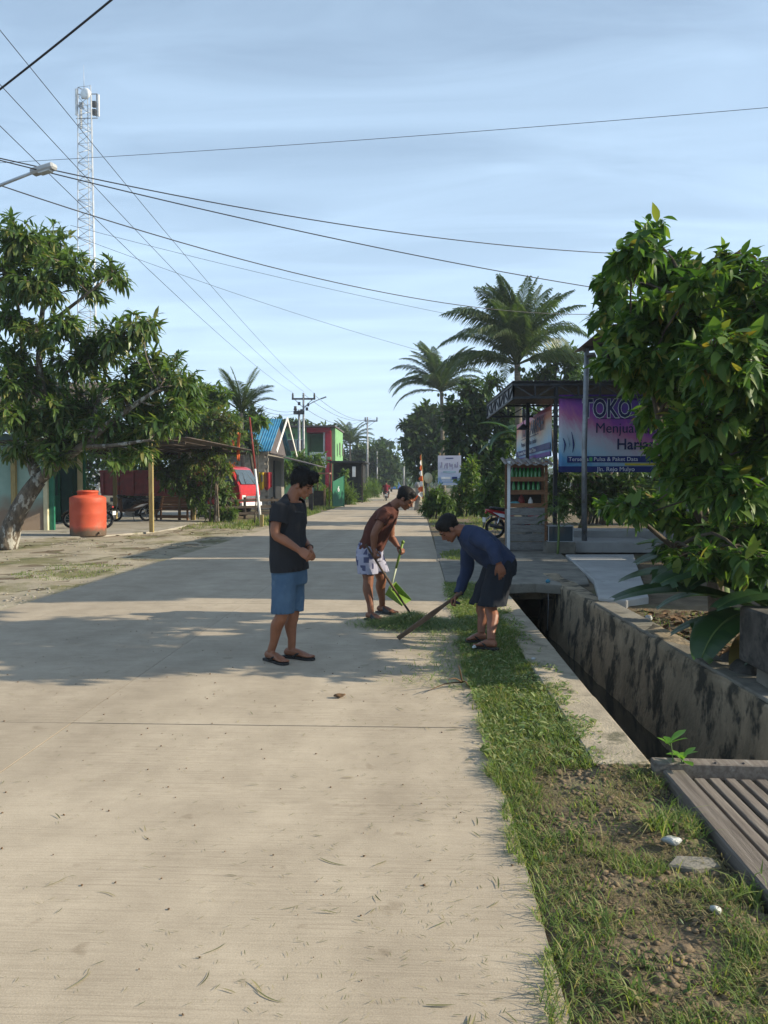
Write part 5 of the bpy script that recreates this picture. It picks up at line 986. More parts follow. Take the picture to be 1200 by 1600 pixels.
veg('garden_tree', 'bright green tree in front of the green building', 'tree', 455, 55, [(450, 735, 24, 18), (472, 728, 26, 16), (495, 722, 16, 16), (440, 745, 18, 16), (478, 745, 28, 14), (465, 715, 14, 10)], (.3, .45), 'leaf_light', 330, 9, LEAF, .1)
veg('spreading_tree', 'flat topped dark tree behind the green building roof', 'tree', 470, 100, [(440, 660, 30, 8), (465, 664, 30, 8), (420, 662, 24, 7), (500, 668, 26, 5)], (.6, .9), 'leaf_dark', 150, 8, None, .25)
for k, (x, y, rx, rz, Y, lab) in enumerate(((505, 775, 14, 14, 52, 'weedy clump behind the roadside stall'), (541, 772, 18, 20, 56, 'tall grassy clump right of the green gate'), (560, 768, 20, 20, 64, 'largest pale grassy clump along the left road edge'), (582, 762, 16, 18, 84, 'far grassy clump near the motorcyclist'))):
    veg('grass_clump', lab, 'grass clump', x, Y, [(x, y, rx, rz), (x-rx*.4, y+rz*.4, rx*.8, rz*.7), (x+rx*.4, y+rz*.5, rx*.7, rz*.6)], (.35, .6), 'leaf_light', 170, 8, leaf_tpl(1, .10, 3, .2, .45), .02, group='grassy clumps along the left verge', droop=-.5, woody=False)
veg('sapling', 'thin sapling with flat leaf tiers before the dark shed', 'sapling', 536, 57, [(537, 741, 10, 6), (540, 737, 7, 5), (533, 746, 6, 4)], (.22, .35), 'leaf_light', 34, 7, None, .03)
veg('round_tree', 'big rounded dark tree at the end of the road', 'tree', 575, 120, [(575, 715, 38, 26), (545, 728, 30, 26), (600, 720, 26, 28), (560, 745, 36, 24), (610, 740, 18, 22), (530, 735, 20, 22), (590, 750, 32, 20)], (.7, 1.1), 'leaf_dark', 620, 10, None, .4)
veg('open_tree', 'thin crowned tree against the sky behind the far pole', 'tree', 598, 150, [(600, 690, 20, 7), (590, 697, 22, 6), (612, 697, 12, 6)], (.7, 1.0), 'leaf_dark', 70, 6, None, .25)
veg('far_tree', 'hazy far tree behind the blue pickup', 'tree', 632, 190, [(630, 742, 20, 20), (615, 745, 16, 18), (640, 725, 12, 20)], (.9, 1.4), 'leaf_mid', 150, 9, None, .4)
veg('dark_tree', 'tall dark tree below the drooping coconut palm', 'tree', 668, 72, [(665, 650, 26, 26), (648, 672, 26, 24), (685, 660, 30, 30), (650, 705, 24, 30), (680, 700, 34, 32), (640, 690, 16, 18), (632, 664, 14, 8), (665, 735, 26, 26)], (.45, .75), 'leaf_dark', 620, 9, None, .25)
veg('dark_tree', 'dense dark tree behind the poster and banana leaves', 'tree', 745, 46, [(735, 650, 34, 34), (765, 645, 30, 34), (715, 690, 28, 34), (755, 690, 38, 36), (785, 690, 24, 40), (740, 725, 40, 26), (780, 735, 26, 30), (705, 645, 26, 26), (735, 612, 30, 20), (790, 645, 22, 28)], (.32, .55), 'leaf_dark', 640, 9, None, .2)
veg('light_tree', 'yellowish green tree crown right of the tall palm', 'tree', 875, 42, [(870, 555, 26, 24), (895, 570, 24, 28), (850, 585, 28, 20), (885, 605, 34, 22), (820, 600, 26, 16), (770, 600, 20, 16)], (.25, .42), 'leaf_mid', 360, 9, LEAF, .16)
veg('rounded_bush', 'rounded glossy bush at the road edge beneath the poster', 'bush', 681, 34, [(681, 780, 21, 22), (668, 792, 14, 14), (696, 790, 16, 16)], (.14, .24), 'leaf_mid', 330, 9, LANCE, .04, stems=4, group='bushes beneath the poster')
veg('hedge_bush', 'pale green bush right of the poster posts', 'bush', 728, 36, [(725, 765, 22, 30), (745, 780, 22, 24), (715, 790, 18, 18), (735, 735, 18, 22)], (.16, .28), 'leaf_light', 330, 8, LEAF, .04, stems=4, group='bushes beneath the poster')
veg('hedge_bush', 'dense bush just left of the kiosk behind the red motorbike', 'bush', 775, 29, [(765, 775, 24, 30), (785, 760, 18, 40), (750, 790, 20, 20), (790, 720, 18, 26)], (.16, .27), 'leaf_mid', 380, 8, LEAF, .04, stems=4, group='bushes beneath the poster')
veg('yard_tree', 'shady tree in the yard seen under the large banner', 'tree', 905, 25, [(860, 770, 18, 30), (905, 785, 34, 26), (950, 770, 36, 30), (930, 745, 30, 14), (880, 740, 30, 16), (985, 760, 30, 36)], (.16, .3), 'leaf_dark', 300, 7, LEAF, .14, bark='bark')
# wood that closes the view at the end of the road and behind the houses
wl_ = []
for k in range(46):
    a = -95+k*5.2+random.uniform(-2, 2); Y = random.uniform(230, 300); h = random.uniform(6, 11); wl_.append((Vector((a*1.15, Y, h*.45)), Vector((random.uniform(7, 12), 6, h*.6))))
tips, outd, ix = crown_pts(wl_, 5200, .4); P_ = np.repeat(tips, 3, 0)+rng.normal(size=(len(tips)*3, 3))*.7
o = newobj('far_wood', scatter(TINY, P_, unit(len(P_)), unit(len(P_)), rng.uniform(1.2, 2.4, len(P_)), 'far_wood'), 'leaf_dark'); tag(o, 'distant low wood closing the view beyond the road end', 'wood', kind='stuff')
veg('yard_tree', 'leafy yard tree rising behind the shop building', 'tree', 940, 29.5, [(930, 600, 40, 40), (975, 570, 44, 44), (910, 640, 36, 36), (960, 650, 46, 40), (1010, 600, 44, 50)], (.25, .42), 'leaf_mid', 460, 9, LEAF, .18)
veg('yard_tree', 'leafy yard tree between the two coconut palms', 'tree', 822, 49, [(815, 660, 30, 28), (840, 650, 28, 30), (800, 680, 26, 26), (850, 690, 34, 30)], (.32, .5), 'leaf_mid', 300, 9, LEAF, .18)
veg('garden_tree', 'broad garden tree far behind the teal house and carport', 'tree', 190, 52, [(200, 700, 44, 40), (150, 705, 44, 40), (100, 700, 44, 44), (50, 690, 44, 50), (240, 715, 36, 30), (170, 745, 60, 24), (90, 745, 60, 24), (0, 730, 60, 40)], (.4, .6), 'leaf_mid', 520, 9, None, .2)
veg('garden_hedge', 'dense hedge behind the bench and shrubs', 'hedge', 290, 46, [(250, 760, 30, 24), (290, 755, 30, 26), (330, 750, 30, 30), (210, 765, 30, 20), (370, 750, 26, 26)], (.3, .45), 'leaf_dark', 380, 9, None, .06, stems=3)
veg('yard_hedge', 'sunny hedge closing the yard behind the shop banner', 'hedge', 930, 30, [(870, 775, 30, 34), (920, 770, 36, 40), (980, 765, 40, 44), (1040, 760, 44, 46), (830, 770, 24, 34), (895, 735, 30, 24), (960, 725, 36, 30)], (.22, .36), 'leaf_mid', 620, 9, LEAF, .06, stems=4)
# ================================================================== PEOPLE
def remesh(b, vox, smooth=3, dec=.35, cuts=(), folds=None, name='m'):
    """melt overlapping closed shapes into one continuous skin; open it along cut planes; press folds into it"""
    o = bpy.data.objects.new('tmp', b.mesh('tmp')); C.objects.link(o)
    q = o.modifiers.new('r', 'REMESH'); q.mode = 'VOXEL'; q.voxel_size = vox
    q = o.modifiers.new('s', 'SMOOTH'); q.factor = .5; q.iterations = smooth
    if dec < 1: q = o.modifiers.new('d', 'DECIMATE'); q.ratio = dec
    dg = bpy.context.evaluated_depsgraph_get(); dg.update(); me = bpy.data.meshes.new_from_object(o.evaluated_get(dg)); bpy.data.objects.remove(o); me.name = name
    bm = bmesh.new(); bm.from_mesh(me)
    for (p, n, rad) in cuts:
        p = Vector(p); n = Vector(n).normalized(); fs = [q for q in bm.faces if (q.calc_center_median()-p).length < rad]
        gm = list({v for q in fs for v in q.verts})+list({e for q in fs for e in q.edges})+fs
        bmesh.ops.bisect_plane(bm, geom=gm, dist=1e-5, plane_co=p, plane_no=n)
        dead = [v for v in bm.verts if (v.co-p).dot(n) > 2e-4 and (v.co-p).length < rad]; bmesh.ops.delete(bm, geom=dead, context='VERTS')
    if folds:
        bm.normal_update(); amp, sc, st, seed = folds
        for v in bm.verts:
            c = Vector((v.co.x*st[0], v.co.y*st[1], v.co.z*st[2]))*sc+Vector((seed, 0, 0)); f = noise.noise(c)+.5*noise.noise(c*2.1); v.co += v.normal*amp*(1-abs(f)*2.2)
    for f in bm.faces: f.smooth = True
    bm.to_mesh(me); bm.free(); return me
def put(me, name, m, parent, solid=0):
    off = wloc(parent); me.transform(Matrix.Translation(-off)); o = newobj(name, me, m, parent)
    if solid: q = o.modifiers.new('solid', 'SOLIDIFY'); q.thickness = solid; q.offset = -1
    return o
def hand(b, wr, d, nrm, side, s=1.0, curl=(25, 30, 22), spread=.10, thumb=35, closed=0):
    """palm, four unequal bent fingers and a thumb leaving the side of the palm; fingers curl towards nrm; side = direction of the thumb"""
    d = Vector(d).normalized(); side = Vector(side); side = (side-d*side.dot(d)).normalized(); nrm_ = Vector(nrm); up = d.cross(side); up = up if up.dot(nrm_) > 0 else -up
    wr = Vector(wr)
    b.loft([(wr-d*.02*s, side*.025*s, up*.019*s), (wr+d*.015*s, side*.03*s, up*.019*s), (wr+d*.05*s, side*.041*s, up*.017*s), (wr+d*.085*s, side*.043*s, up*.014*s), (wr+d*.096*s, side*.038*s, up*.011*s)], 12, 2.4)
    for k, (off, L) in enumerate(((.031, .072), (.0105, .082), (-.0105, .077), (-.031, .060))):
        p = wr+d*.088*s+side*off*s; a = 0; dirn = (d+side*(off*spread*40)).normalized(); pts = [p-dirn*.012*s, p]; rs = [.0088*s, .009*s]
        for j, fr in enumerate((.45, .31, .24)):
            a += R(curl[j]+k*3); v = dirn*math.cos(a)+up*math.sin(a); pts.append(pts[-1]+v*L*fr*s); rs.append((.0083, .0077, .0062)[j]*s)
        b.tube(pts, rs, 8)
    p = wr+d*.025*s+side*.03*s; v = (d*math.cos(R(thumb))+side*math.sin(R(thumb))+up*(.35+closed)).normalized(); v2 = (d*.95+side*(.2-closed)+up*(.45+closed)).normalized()
    b.tube([p-v*.015*s, p+v*.03*s, p+v*.03*s+v2*.032*s, p+v*.03*s+v2*.055*s], [.013*s, .0115*s, .0095*s, .0075*s], 8)
def head(b, c, f, u, s=1.0):
    f = Vector(f).normalized(); u = Vector(u); u = (u-f*u.dot(f)).normalized(); w = f.cross(u)
    P = lambda a, e, g: Vector(c)+f*a*s+w*e*s+u*g*s
    E = lambda p, rf, rw, ru: b.ell(p, f*rf*s, w*rw*s, u*ru*s, 16, 11)
    E(P(-.012, 0, .03), .098, .076, .086); E(P(.03, 0, -.018), .060, .062, .088); E(P(.035, 0, -.075), .048, .047, .036); E(P(.062, 0, -.10), .022, .022, .016)
    for k in (-1, 1):
        E(P(.012, k*.048, -.055), .042, .014, .035); E(P(.058, k*.036, -.026), .024, .02, .018); E(P(.076, k*.03, .022), .013, .024, .0075); E(P(.094, k*.012, -.042), .013, .0095, .009)
        E(P(-.008, k*.077, -.008), .021, .007, .033); E(P(-.004, k*.082, -.024), .010, .006, .012)
    b.tube([P(.082, 0, .018), P(.096, 0, -.008), P(.112, 0, -.036)], [.010*s, .0105*s, .013*s], 10); E(P(.082, 0, -.064), .016, .025, .0075); E(P(.080, 0, -.076), .016, .022, .0085)
    return P, f, w, u
def face_parts(t, P, f, w, u, s, skin):
    for k in (-1, 1):
        b = B(); b.ell(P(.079, k*.031, -.004), f*.0085*s, w*.0135*s, u*.0045*s, 10, 7); b.obj('eye', 'eye_dark', t, True)
        b = B(); b.tube([P(.092, k*.014, .017), P(.091, k*.034, .023), P(.074, k*.052, .016)], [.004*s, .0048*s, .0025*s], 6, 3); b.obj('eyebrow', 'hair', t, True)
def hairdo(t, P, f, w, u, s, quiff, seed, lift=.006, n=1500, ln=.016):
    b = B(); E = lambda p, rf, rw, ru: b.ell(p, f*rf*s, w*rw*s, u*ru*s, 16, 11)
    E(P(-.026, 0, .046), .097+lift, .080+lift, .078+lift); E(P(-.062, 0, -.012), .046, .062, .058); E(P(.03, 0, .088), .052, .066, .036)
    for k in (-1, 1): E(P(.006, k*.071, .028), .036, .011, .038); E(P(.020, k*.068, .0), .008, .006, .026)
    if quiff:
        E(P(.055, 0, .112), .052, .07, .040); E(P(.088, .01, .088), .030, .058, .030); E(P(-.04, 0, .115), .07, .06, .035); E(P(-.095, 0, .03), .03, .055, .055)
    me = remesh(b, .007, 3, .6); bm = bmesh.new(); bm.from_mesh(me); bm.normal_update(); rr = random.Random(seed)
    for v in bm.verts: v.co += v.normal*((.006 if quiff else .003)*noise.noise(v.co*60)+(.003 if quiff else .0015)*noise.noise(v.co*150))
    V = []; F = []; fc = [q for q in bm.faces]
    for k in range(n):
        q = rr.choice(fc); c = q.calc_center_median(); nn = q.normal; tg_ = (f*(.9 if quiff else .5)+u*-.3+w*rr.uniform(-.6, .6)+Vector((rr.uniform(-.5, .5), rr.uniform(-.5, .5), rr.uniform(-.5, .5)))); tg_ = (tg_-nn*tg_.dot(nn)).normalized()
        d = (nn*.55+tg_).normalized(); L = ln*rr.uniform(.6, 1.5)*s; sd_ = d.cross(nn).normalized()*.0022; o = len(V); c0 = c-nn*.004; V += [c0-sd_, c0+sd_, c0+d*L*.6+nn*.002+sd_*.8, c0+d*L*.6+nn*.002-sd_*.8, c0+d*L-nn*.002]; F += [(o, o+1, o+2, o+3), (o+3, o+2, o+4)]
    bm.to_mesh(me); bm.free(); ho = put(me, 'hair', 'hair', t); b = B(); b.add(V, F); b.obj('strands', 'hair', ho, True, kind='stuff')
def foot(b, heel, toe, z=0.015, w=.046):
    heel = Vector(heel); toe = Vector(toe); d = toe-heel; d.z = 0; L = d.length; d.normalize(); s = Vector((-d.y, d.x, 0)); Q = lambda t_, h, o=0: heel+d*L*t_+s*o+Vector((0, 0, h+z))
    b.loft([(Q(.0, .03), s*.02, Vector((0, 0, .018))), (Q(.06, .035), s*.032, Vector((0, 0, .032))), (Q(.25, .04), s*.034, Vector((0, 0, .038))), (Q(.5, .033), s*.037, Vector((0, 0, .032))), (Q(.72, .021), s*w, Vector((0, 0, .02))), (Q(.84, .014), s*w*.9, Vector((0, 0, .013)))], 14, 2.2)
    for k, (o, L2, r) in enumerate(((.030, 1.0, .0125), (.010, .985, .009), (-.007, .955, .0085), (-.022, .92, .008), (-.035, .88, .0075))): b.tube([Q(.78, .014, o*.95), Q(.88, .013, o), Q(L2-.02, .010, o), Q(L2, .008, o)], [r, r, r, r*.6], 7)
    return Q, d, s, L
def sandal(t, heel, toe, slide, m, name='sandal'):
    heel = Vector(heel); toe = Vector(toe); d = (toe-heel); d.z = 0; L = d.length; d.normalize(); s = Vector((-d.y, d.x, 0)); so = thing_part(name, t)
    Q = lambda t_, o, z: heel+d*L*t_+s*o+Vector((0, 0, z))
    pr = [(-.06, .026), (-.02, .036), (.15, .040), (.45, .036), (.7, .049), (.9, .046), (1.02, .03), (1.05, .012)]
    poly = [Q(a, w_, 0) for a, w_ in pr]+[Q(a, -w_, 0) for a, w_ in pr[::-1]]; b = B(); b.prism(poly, (0, 0, .001), (0, 0, .020)); sole = b.obj(name, m, t, True, bevel=.003)
    if slide:
        b = B(); b.sheet(lambda u, v: Q(.42+.34*v-.05*math.sin(math.pi*u), .052*math.cos(math.pi*u), .012+.075*math.sin(math.pi*u)**.7*(1-.42*v)), 14, 5); b.obj('strap', m, sole, True, solid=.005)
    else:
        b = B()
        for k in (-1, 1): b.tube([Q(.80, .006, .028), Q(.66, k*.022, .056), Q(.5, k*.036, .048), Q(.36, k*.040, .018)], [.006, .009, .0085, .006], 7, 3)
        b.tube([Q(.80, .006, .032), Q(.82, .006, .016)], .004, 6); b.obj('strap', m, sole, True)
def thing_part(n, t): return None
def limb(b, pts, rad, n=12): b.tube(pts, rad, n, 3)
def ring(c, fwd, sd, d, w): return (c, Vector(fwd)*d, Vector(sd)*w)

# ---- person 1: standing, black T-shirt and denim shorts
c0 = gr(440, 1034); t = thing('person', 'standing person in black T-shirt and denim shorts looking down at their hands', 'person', (c0.x, c0.y, 0))
A = lambda x, y, Y: at(x, y, Y)
F1 = Vector((.94, -.34, 0)).normalized(); S1 = Vector((F1.y, -F1.x, 0)); UP = Vector((0, 0, 1))     # S1 points to the far (left) side? corrected below
S1 = Vector((.34, .94, 0)).normalized()                                                             # the body's left, away from the camera
Y1 = 6.72
hf = (F1*.90+Vector((0, .06, 0))-UP*.44).normalized(); hu = (F1*.42+UP*.9)
skin = B(); HC = A(473, 756.5, Y1); P, f_, w_, u_ = head(skin, HC, hf, hu, .97)
limb(skin, [A(455, 781, Y1), A(460, 770, Y1), A(466, 760, Y1)], [.062, .056, .055])
tor = [(452, 897, .118, .165), (451, 870, .105, .15), (450, 838, .108, .155), (449, 810, .115, .175), (451, 793, .10, .18), (454, 783, .075, .13)]
skin.loft([ring(A(x, y, Y1), F1, S1, d, w) for x, y, d, w in tor], 18, 2.3)
shN, shF = A(438, 791, 6.56), A(464, 790, 6.88)
elN, elF = A(430.5, 835, 6.5), A(468, 838, 6.93); wrN, wrF = A(467, 859.5, 6.47), A(485, 858, 6.72)
limb(skin, [shN, shN.lerp(elN, .5)+Vector((-.012, 0, 0)), elN, elN.lerp(wrN, .35), wrN], [.052, .046, .040, .041, .026])
limb(skin, [shF, elF, elF.lerp(wrF, .35), wrF], [.05, .04, .041, .026])
hand(skin, wrN, (A(487, 872, 6.45)-wrN), (.3, .9, -.2), (.55, .35, .6), .97, (35, 40, 25), .05, 25, .25)
hand(skin, wrF, (A(495, 876, 6.60)-wrF), (-.5, -.8, -.2), (-.3, -.4, .7), .95, (40, 45, 30), .05, 30, .3)
hN, tN, hF, tF = gr(416, 1031), gr(447, 1039.5), gr(445, 1027), gr(489, 1032)
hipN, hipF = A(446, 900, 6.64), A(456, 900, 6.82); knN, knF = A(441, 960, 6.60), A(457.5, 960, 6.78)
anN = hN+(tN-hN)*.24+UP*.085; anF = hF+(tF-hF)*.24+UP*.085
for hp, kn, an in ((hipN, knN, anN), (hipF, knF, anF)):
    bk = -F1; limb(skin, [hp, hp.lerp(kn, .5), kn, kn.lerp(an, .3)+bk*.018, kn.lerp(an, .7), an], [.088, .074, .055, .056, .037, .034])
foot(skin, hN, tN, .02); foot(skin, hF, tF, .02)
put(remesh(skin, .005, 2, .45), 'body', 'skin', t); face_parts(t, P, f_, w_, u_, .97, 'skin'); hairdo(t, P, f_, w_, u_, .97, True, 3, .012, 2600, .022)
sh = B(); sec = [(452.5, 905, .145, .195), (452, 893, .145, .195), (451, 868, .138, .185), (450, 838, .134, .182), (449.5, 812, .138, .194), (450.5, 795, .122, .205), (453, 785, .10, .165), (456, 777, .072, .09), (458, 772, .066, .072)]
sh.loft([ring(A(x, y, Y1), F1, S1, d, w) for x, y, d, w in sec], 22, 2.3)
for a, e in ((shN, elN), (shF, elF)): sh.tube([a+UP*.012, a.lerp(e, .3), a.lerp(e, .55), a.lerp(e, .68)], [.072, .072, .072, .072], 14)
cuts = [(A(452, 891, Y1), (0.06, 0, -1), .5)]
for a, e in ((shN, elN), (shF, elF)): cuts.append((a.lerp(e, .60), e-a, .082))
cuts.append((A(458, 778, Y1)+F1*.01, (F1*.75+UP*.7), .14))
shirt = put(remesh(sh, .008, 3, .5, cuts, (.010, 7, (1, 1, .45), 3.3)), 'shirt', 'cloth_black', t, .006)
li = B(); li.loft([ring(A(x, y, Y1), F1, S1, d*.94, w*.94) for x, y, d, w in sec[1:7]], 22, 2.3); put(remesh(li, .012, 3, .5), 'shirt_lining', 'cloth_black', shirt)
b = B()
for k in range(5): q = A(461+2.8*k, 795.5+.5*k, 6.0); n_ = F1*.14-S1*(.10-.024*k); c = A(450, 799+.4*k, Y1)+F1*.128-S1*(.085-.03*k); b.box(c, (.02, .02, .012), M=Matrix((S1, F1, UP)).transposed())
b.obj('chest_print', 'print_grey', shirt, True)
so = B(); so.loft([ring(A(452, y, Y1), F1, S1, d, w) for y, d, w in ((880, .122, .17), (897, .135, .182), (912, .130, .185))], 18, 2.3)
for hp, kn in ((hipN, knN), (hipF, knF)): e = hp.lerp(kn, 1.08); so.tube([hp, hp.lerp(kn, .35), hp.lerp(kn, .7), e], [.105, .104, .098, .096], 14, 2)
put(remesh(so, .008, 3, .5, [(A(444, 957.5, 6.6), (0, 0, -1), .16), (A(459, 953.5, 6.8), (0, 0, -1), .16)], (.008, 9, (1, 1, .4), 8)), 'shorts', 'denim', t, .006)
sandal(t, hN, tN, False, 'sandal'); sandal(t, hF, tF, False, 'sandal')
b = B(); q = wrF.lerp(elF, .08); dd = (elF-wrF).normalized(); x_, d_, z_ = frame(dd); b.tube([q+x_*math.cos(a)*.032+z_*math.sin(a)*.032 for a in [i*math.pi/8 for i in range(17)]], .004, 6); b.obj('bracelet', 'sandal', t, True)

# ---- person 2: bent forward, brown T-shirt, pale patterned shorts
Y2 = 8.9; c0 = gr(588, 966); t = thing('person', 'bent person in brown T-shirt and pale printed shorts holding stick and dustpan', 'person', (c0.x, c0.y, 0))
F2 = Vector((.95, -.25, 0)).normalized(); S2 = Vector((.25, .95, 0)).normalized()
hf = (F2*.80-UP*.60).normalized(); hu = (F2*.6+UP*.8); skin = B(); P, f_, w_, u_ = head(skin, A(634, 779, Y2-.02), hf, hu, 1.0)
nk = A(613, 792, Y2); limb(skin, [A(607, 800, Y2), nk, A(627, 781, Y2)], [.07, .06, .056])
ax = (nk-A(577, 862, Y2)).normalized(); fp = (F2-ax*F2.dot(ax)).normalized()
tor = [(577, 868, .12, .165), (581, 852, .118, .16), (588, 834, .122, .165), (596, 817, .12, .18), (604, 803, .10, .18), (610, 795, .07, .12)]
skin.loft([ring(A(x, y, Y2), fp, S2, d, w) for x, y, d, w in tor], 18, 2.3)
shN, shF = A(603, 801, 8.70), A(610, 801, 9.08); elN, elF = A(585.5, 833, 8.62), A(611, 838, 9.12); wrN, wrF = A(583.5, 858, 8.64), A(621, 853, 9.06)
limb(skin, [shN, shN.lerp(elN, .5)+Vector((0, -.01, 0)), elN, elN.lerp(wrN, .35), wrN], [.055, .049, .042, .042, .027])
limb(skin, [shF, elF, elF.lerp(wrF, .35), wrF], [.053, .042, .041, .027])
stA, stB = A(573, 853, 8.62), gr(647, 967, .012); sd2 = (stB-stA).normalized()
hand(skin, wrN, A(587, 872, 8.60)-wrN, (.8, .6, 0), (.3, -.8, .2), 1.0, (45, 55, 40), .03, 20, .35)
hand(skin, wrF, A(628, 858, 9.02)-wrF, (.1, 0, -1), (.2, -.9, -.2), 1.0, (45, 50, 40), .03, 30, .3)
hN, tN, hF, tF = gr(573, 968), gr(600, 974), gr(590, 957), gr(620, 961)
hipN, hipF = A(573, 868, 8.80), A(584, 868, 9.02); knN, knF = A(575.5, 906, 8.76), A(596, 904, 9.06); anN = hN+(tN-hN)*.24+UP*.085; anF = hF+(tF-hF)*.24+UP*.085
for hp, kn, an in ((hipN, knN, anN), (hipF, knF, anF)): limb(skin, [hp, hp.lerp(kn, .5), kn, kn.lerp(an, .3)-F2*.016, kn.lerp(an, .7), an], [.09, .078, .058, .058, .039, .035])
foot(skin, hN, tN, .02); foot(skin, hF, tF, .02)
put(remesh(skin, .005, 2, .45), 'body', 'skin_mid', t); face_parts(t, P, f_, w_, u_, 1.0, 'skin'); hairdo(t, P, f_, w_, u_, 1.0, False, 5, .010, 1500, .014)
sh = B(); sec = [(573.5, 872, .132, .178), (576, 863, .134, .178), (582, 849, .134, .178), (588, 834, .140, .182), (596, 817, .136, .195), (604, 804, .115, .20), (610, 796.5, .09, .15), (615, 790.5, .072, .085), (618, 787.5, .066, .072)]
sh.loft([ring(A(x, y, Y2), fp, S2, d, w) for x, y, d, w in sec], 22, 2.3)
for a, e in ((shN, elN), (shF, elF)): sh.tube([a+UP*.01, a.lerp(e, .3), a.lerp(e, .56)], [.070, .068, .064], 14)
cuts = [(A(577, 859.5, Y2), -(ax+UP*1.1), .4)]+[(a.lerp(e, .48), e-a, .075) for a, e in ((shN, elN), (shF, elF))]+[(A(616, 792, Y2), (ax+fp*.4), .11)]
shirt = put(remesh(sh, .008, 3, .5, cuts, (.008, 7, (1, 1, .6), 5)), 'shirt', 'cloth_brown', t, .006)
li = B(); li.loft([ring(A(x, y, Y2), fp, S2, d*.94, w*.94) for x, y, d, w in sec[2:7]], 22, 2.3); put(remesh(li, .012, 3, .5), 'shirt_lining', 'cloth_brown', shirt)
def shorts_mat():
    m = mat('cloth_print', (.34, .34, .42), (.27, .27, .35), .9, 5, 4, bump=.2, bscale=200); tt = m.node_tree; n = tt.nodes; l = tt.links; p = n['Principled BSDF']; old = p.inputs['Base Color'].links[0].from_socket
    tc = n.new('ShaderNodeTexCoord'); v = n.new('ShaderNodeTexVoronoi'); v.distance = 'CHEBYCHEV'; v.inputs['Scale'].default_value = 11; v.inputs['Randomness'].default_value = .9; l.new(tc.outputs['Object'], v.inputs['Vector'])
    mr = n.new('ShaderNodeMath'); mr.operation = 'LESS_THAN'; mr.inputs[1].default_value = .34; l.new(v.outputs['Distance'], mr.inputs[0])
    sx = n.new('ShaderNodeSeparateXYZ'); l.new(v.outputs['Color'], sx.inputs[0]); gt = n.new('ShaderNodeMath'); gt.operation = 'GREATER_THAN'; gt.inputs[1].default_value = .3; l.new(sx.outputs[0], gt.inputs[0])
    mm = n.new('ShaderNodeMath'); mm.operation = 'MULTIPLY'; l.new(mr.outputs[0], mm.inputs[0]); l.new(gt.outputs[0], mm.inputs[1]); mx_ = n.new('ShaderNodeMixRGB'); mx_.inputs[2].default_value = (.07, .075, .14, 1); l.new(mm.outputs[0], mx_.inputs[0]); l.new(old, mx_.inputs[1]); l.new(mx_.outputs[0], p.inputs['Base Color'])
shorts_mat()
so = B(); so.loft([ring(A(x, y, Y2), F2, S2, d, w) for x, y, d, w in ((580, 847, .125, .172), (578, 860, .14, .188), (577, 876, .135, .195))], 18, 2.3)
for hp, kn in ((hipN, knN), (hipF, knF)): so.tube([hp, hp.lerp(kn, .4), hp.lerp(kn, .8), hp.lerp(kn, 1.05)], [.112, .112, .108, .106], 14, 2)
put(remesh(so, .008, 3, .5, [(A(575, 896, 8.78), (0, 0, -1), .17), (A(592, 893, 9.04), (0, 0, -1), .17)], (.009, 9, (1, 1, .4), 2)), 'shorts', 'cloth_print', t, .006)
sandal(t, hN, tN, True, 'sandal_grey'); sandal(t, hF, tF, True, 'sandal_grey')
# their tools
t = thing('long_stick', 'long thin dark stick held by the bent person, tip in the grass heap', 'stick', stB); b = B(); b.tube([stA-sd2*.02, stA.lerp(stB, .5)+Vector((0, 0, -.012)), stB], [.011, .013, .012], 9, 4); b.obj('shaft', 'tool_wood', t, True); b = B(); b.tube([stB-sd2*.2, stB-sd2*.02+Vector((.01, 0, 0)), stB+Vector((.04, -.05, .01))], [.014, .012, .004], 8, 3, flat=.5); b.obj('blade', 'steel_dark', t, True)
hA, hB = A(629.5, 847, 9.0), A(609, 925, 9.02); t = thing('dustpan', 'lime green long handled dustpan held above the road', 'dustpan', hB)
hm_ = hA.lerp(hB, .52); b = B(); b.tube([hA, hm_], .014, 10); b.obj('handle_grip', 'lime_plastic', t, True); b = B(); b.tube([hm_, hB], .012, 10); b.obj('handle_tube', 'pale_pole', t, True); b = B(); b.ell(hA, (.02, 0, 0), (0, .02, 0), (0, 0, .024)); b.obj('handle_knob', 'lime_plastic', t, True)
pa, pb, pc, pd = A(602, 929, 9.0), A(628, 947, 8.92), A(642, 938, 9.15), A(613, 921, 9.25); nrm = (pb-pa).cross(pd-pa).normalized(); nrm = nrm if nrm.z > 0 else -nrm
b = B(); b.add([pa, pb, pc, pd], [(0, 1, 2, 3)]); b.add([pa, pd, pd+nrm*.11, pa+nrm*.11], [(0, 1, 2, 3)]); b.add([pa, pb, pb+nrm*.015, pa+nrm*.1], [(0, 1, 2, 3)]); b.add([pd, pc, pc+nrm*.015, pd+nrm*.1], [(0, 1, 2, 3)]); b.obj('pan', 'lime_plastic', t, True, solid=.005)

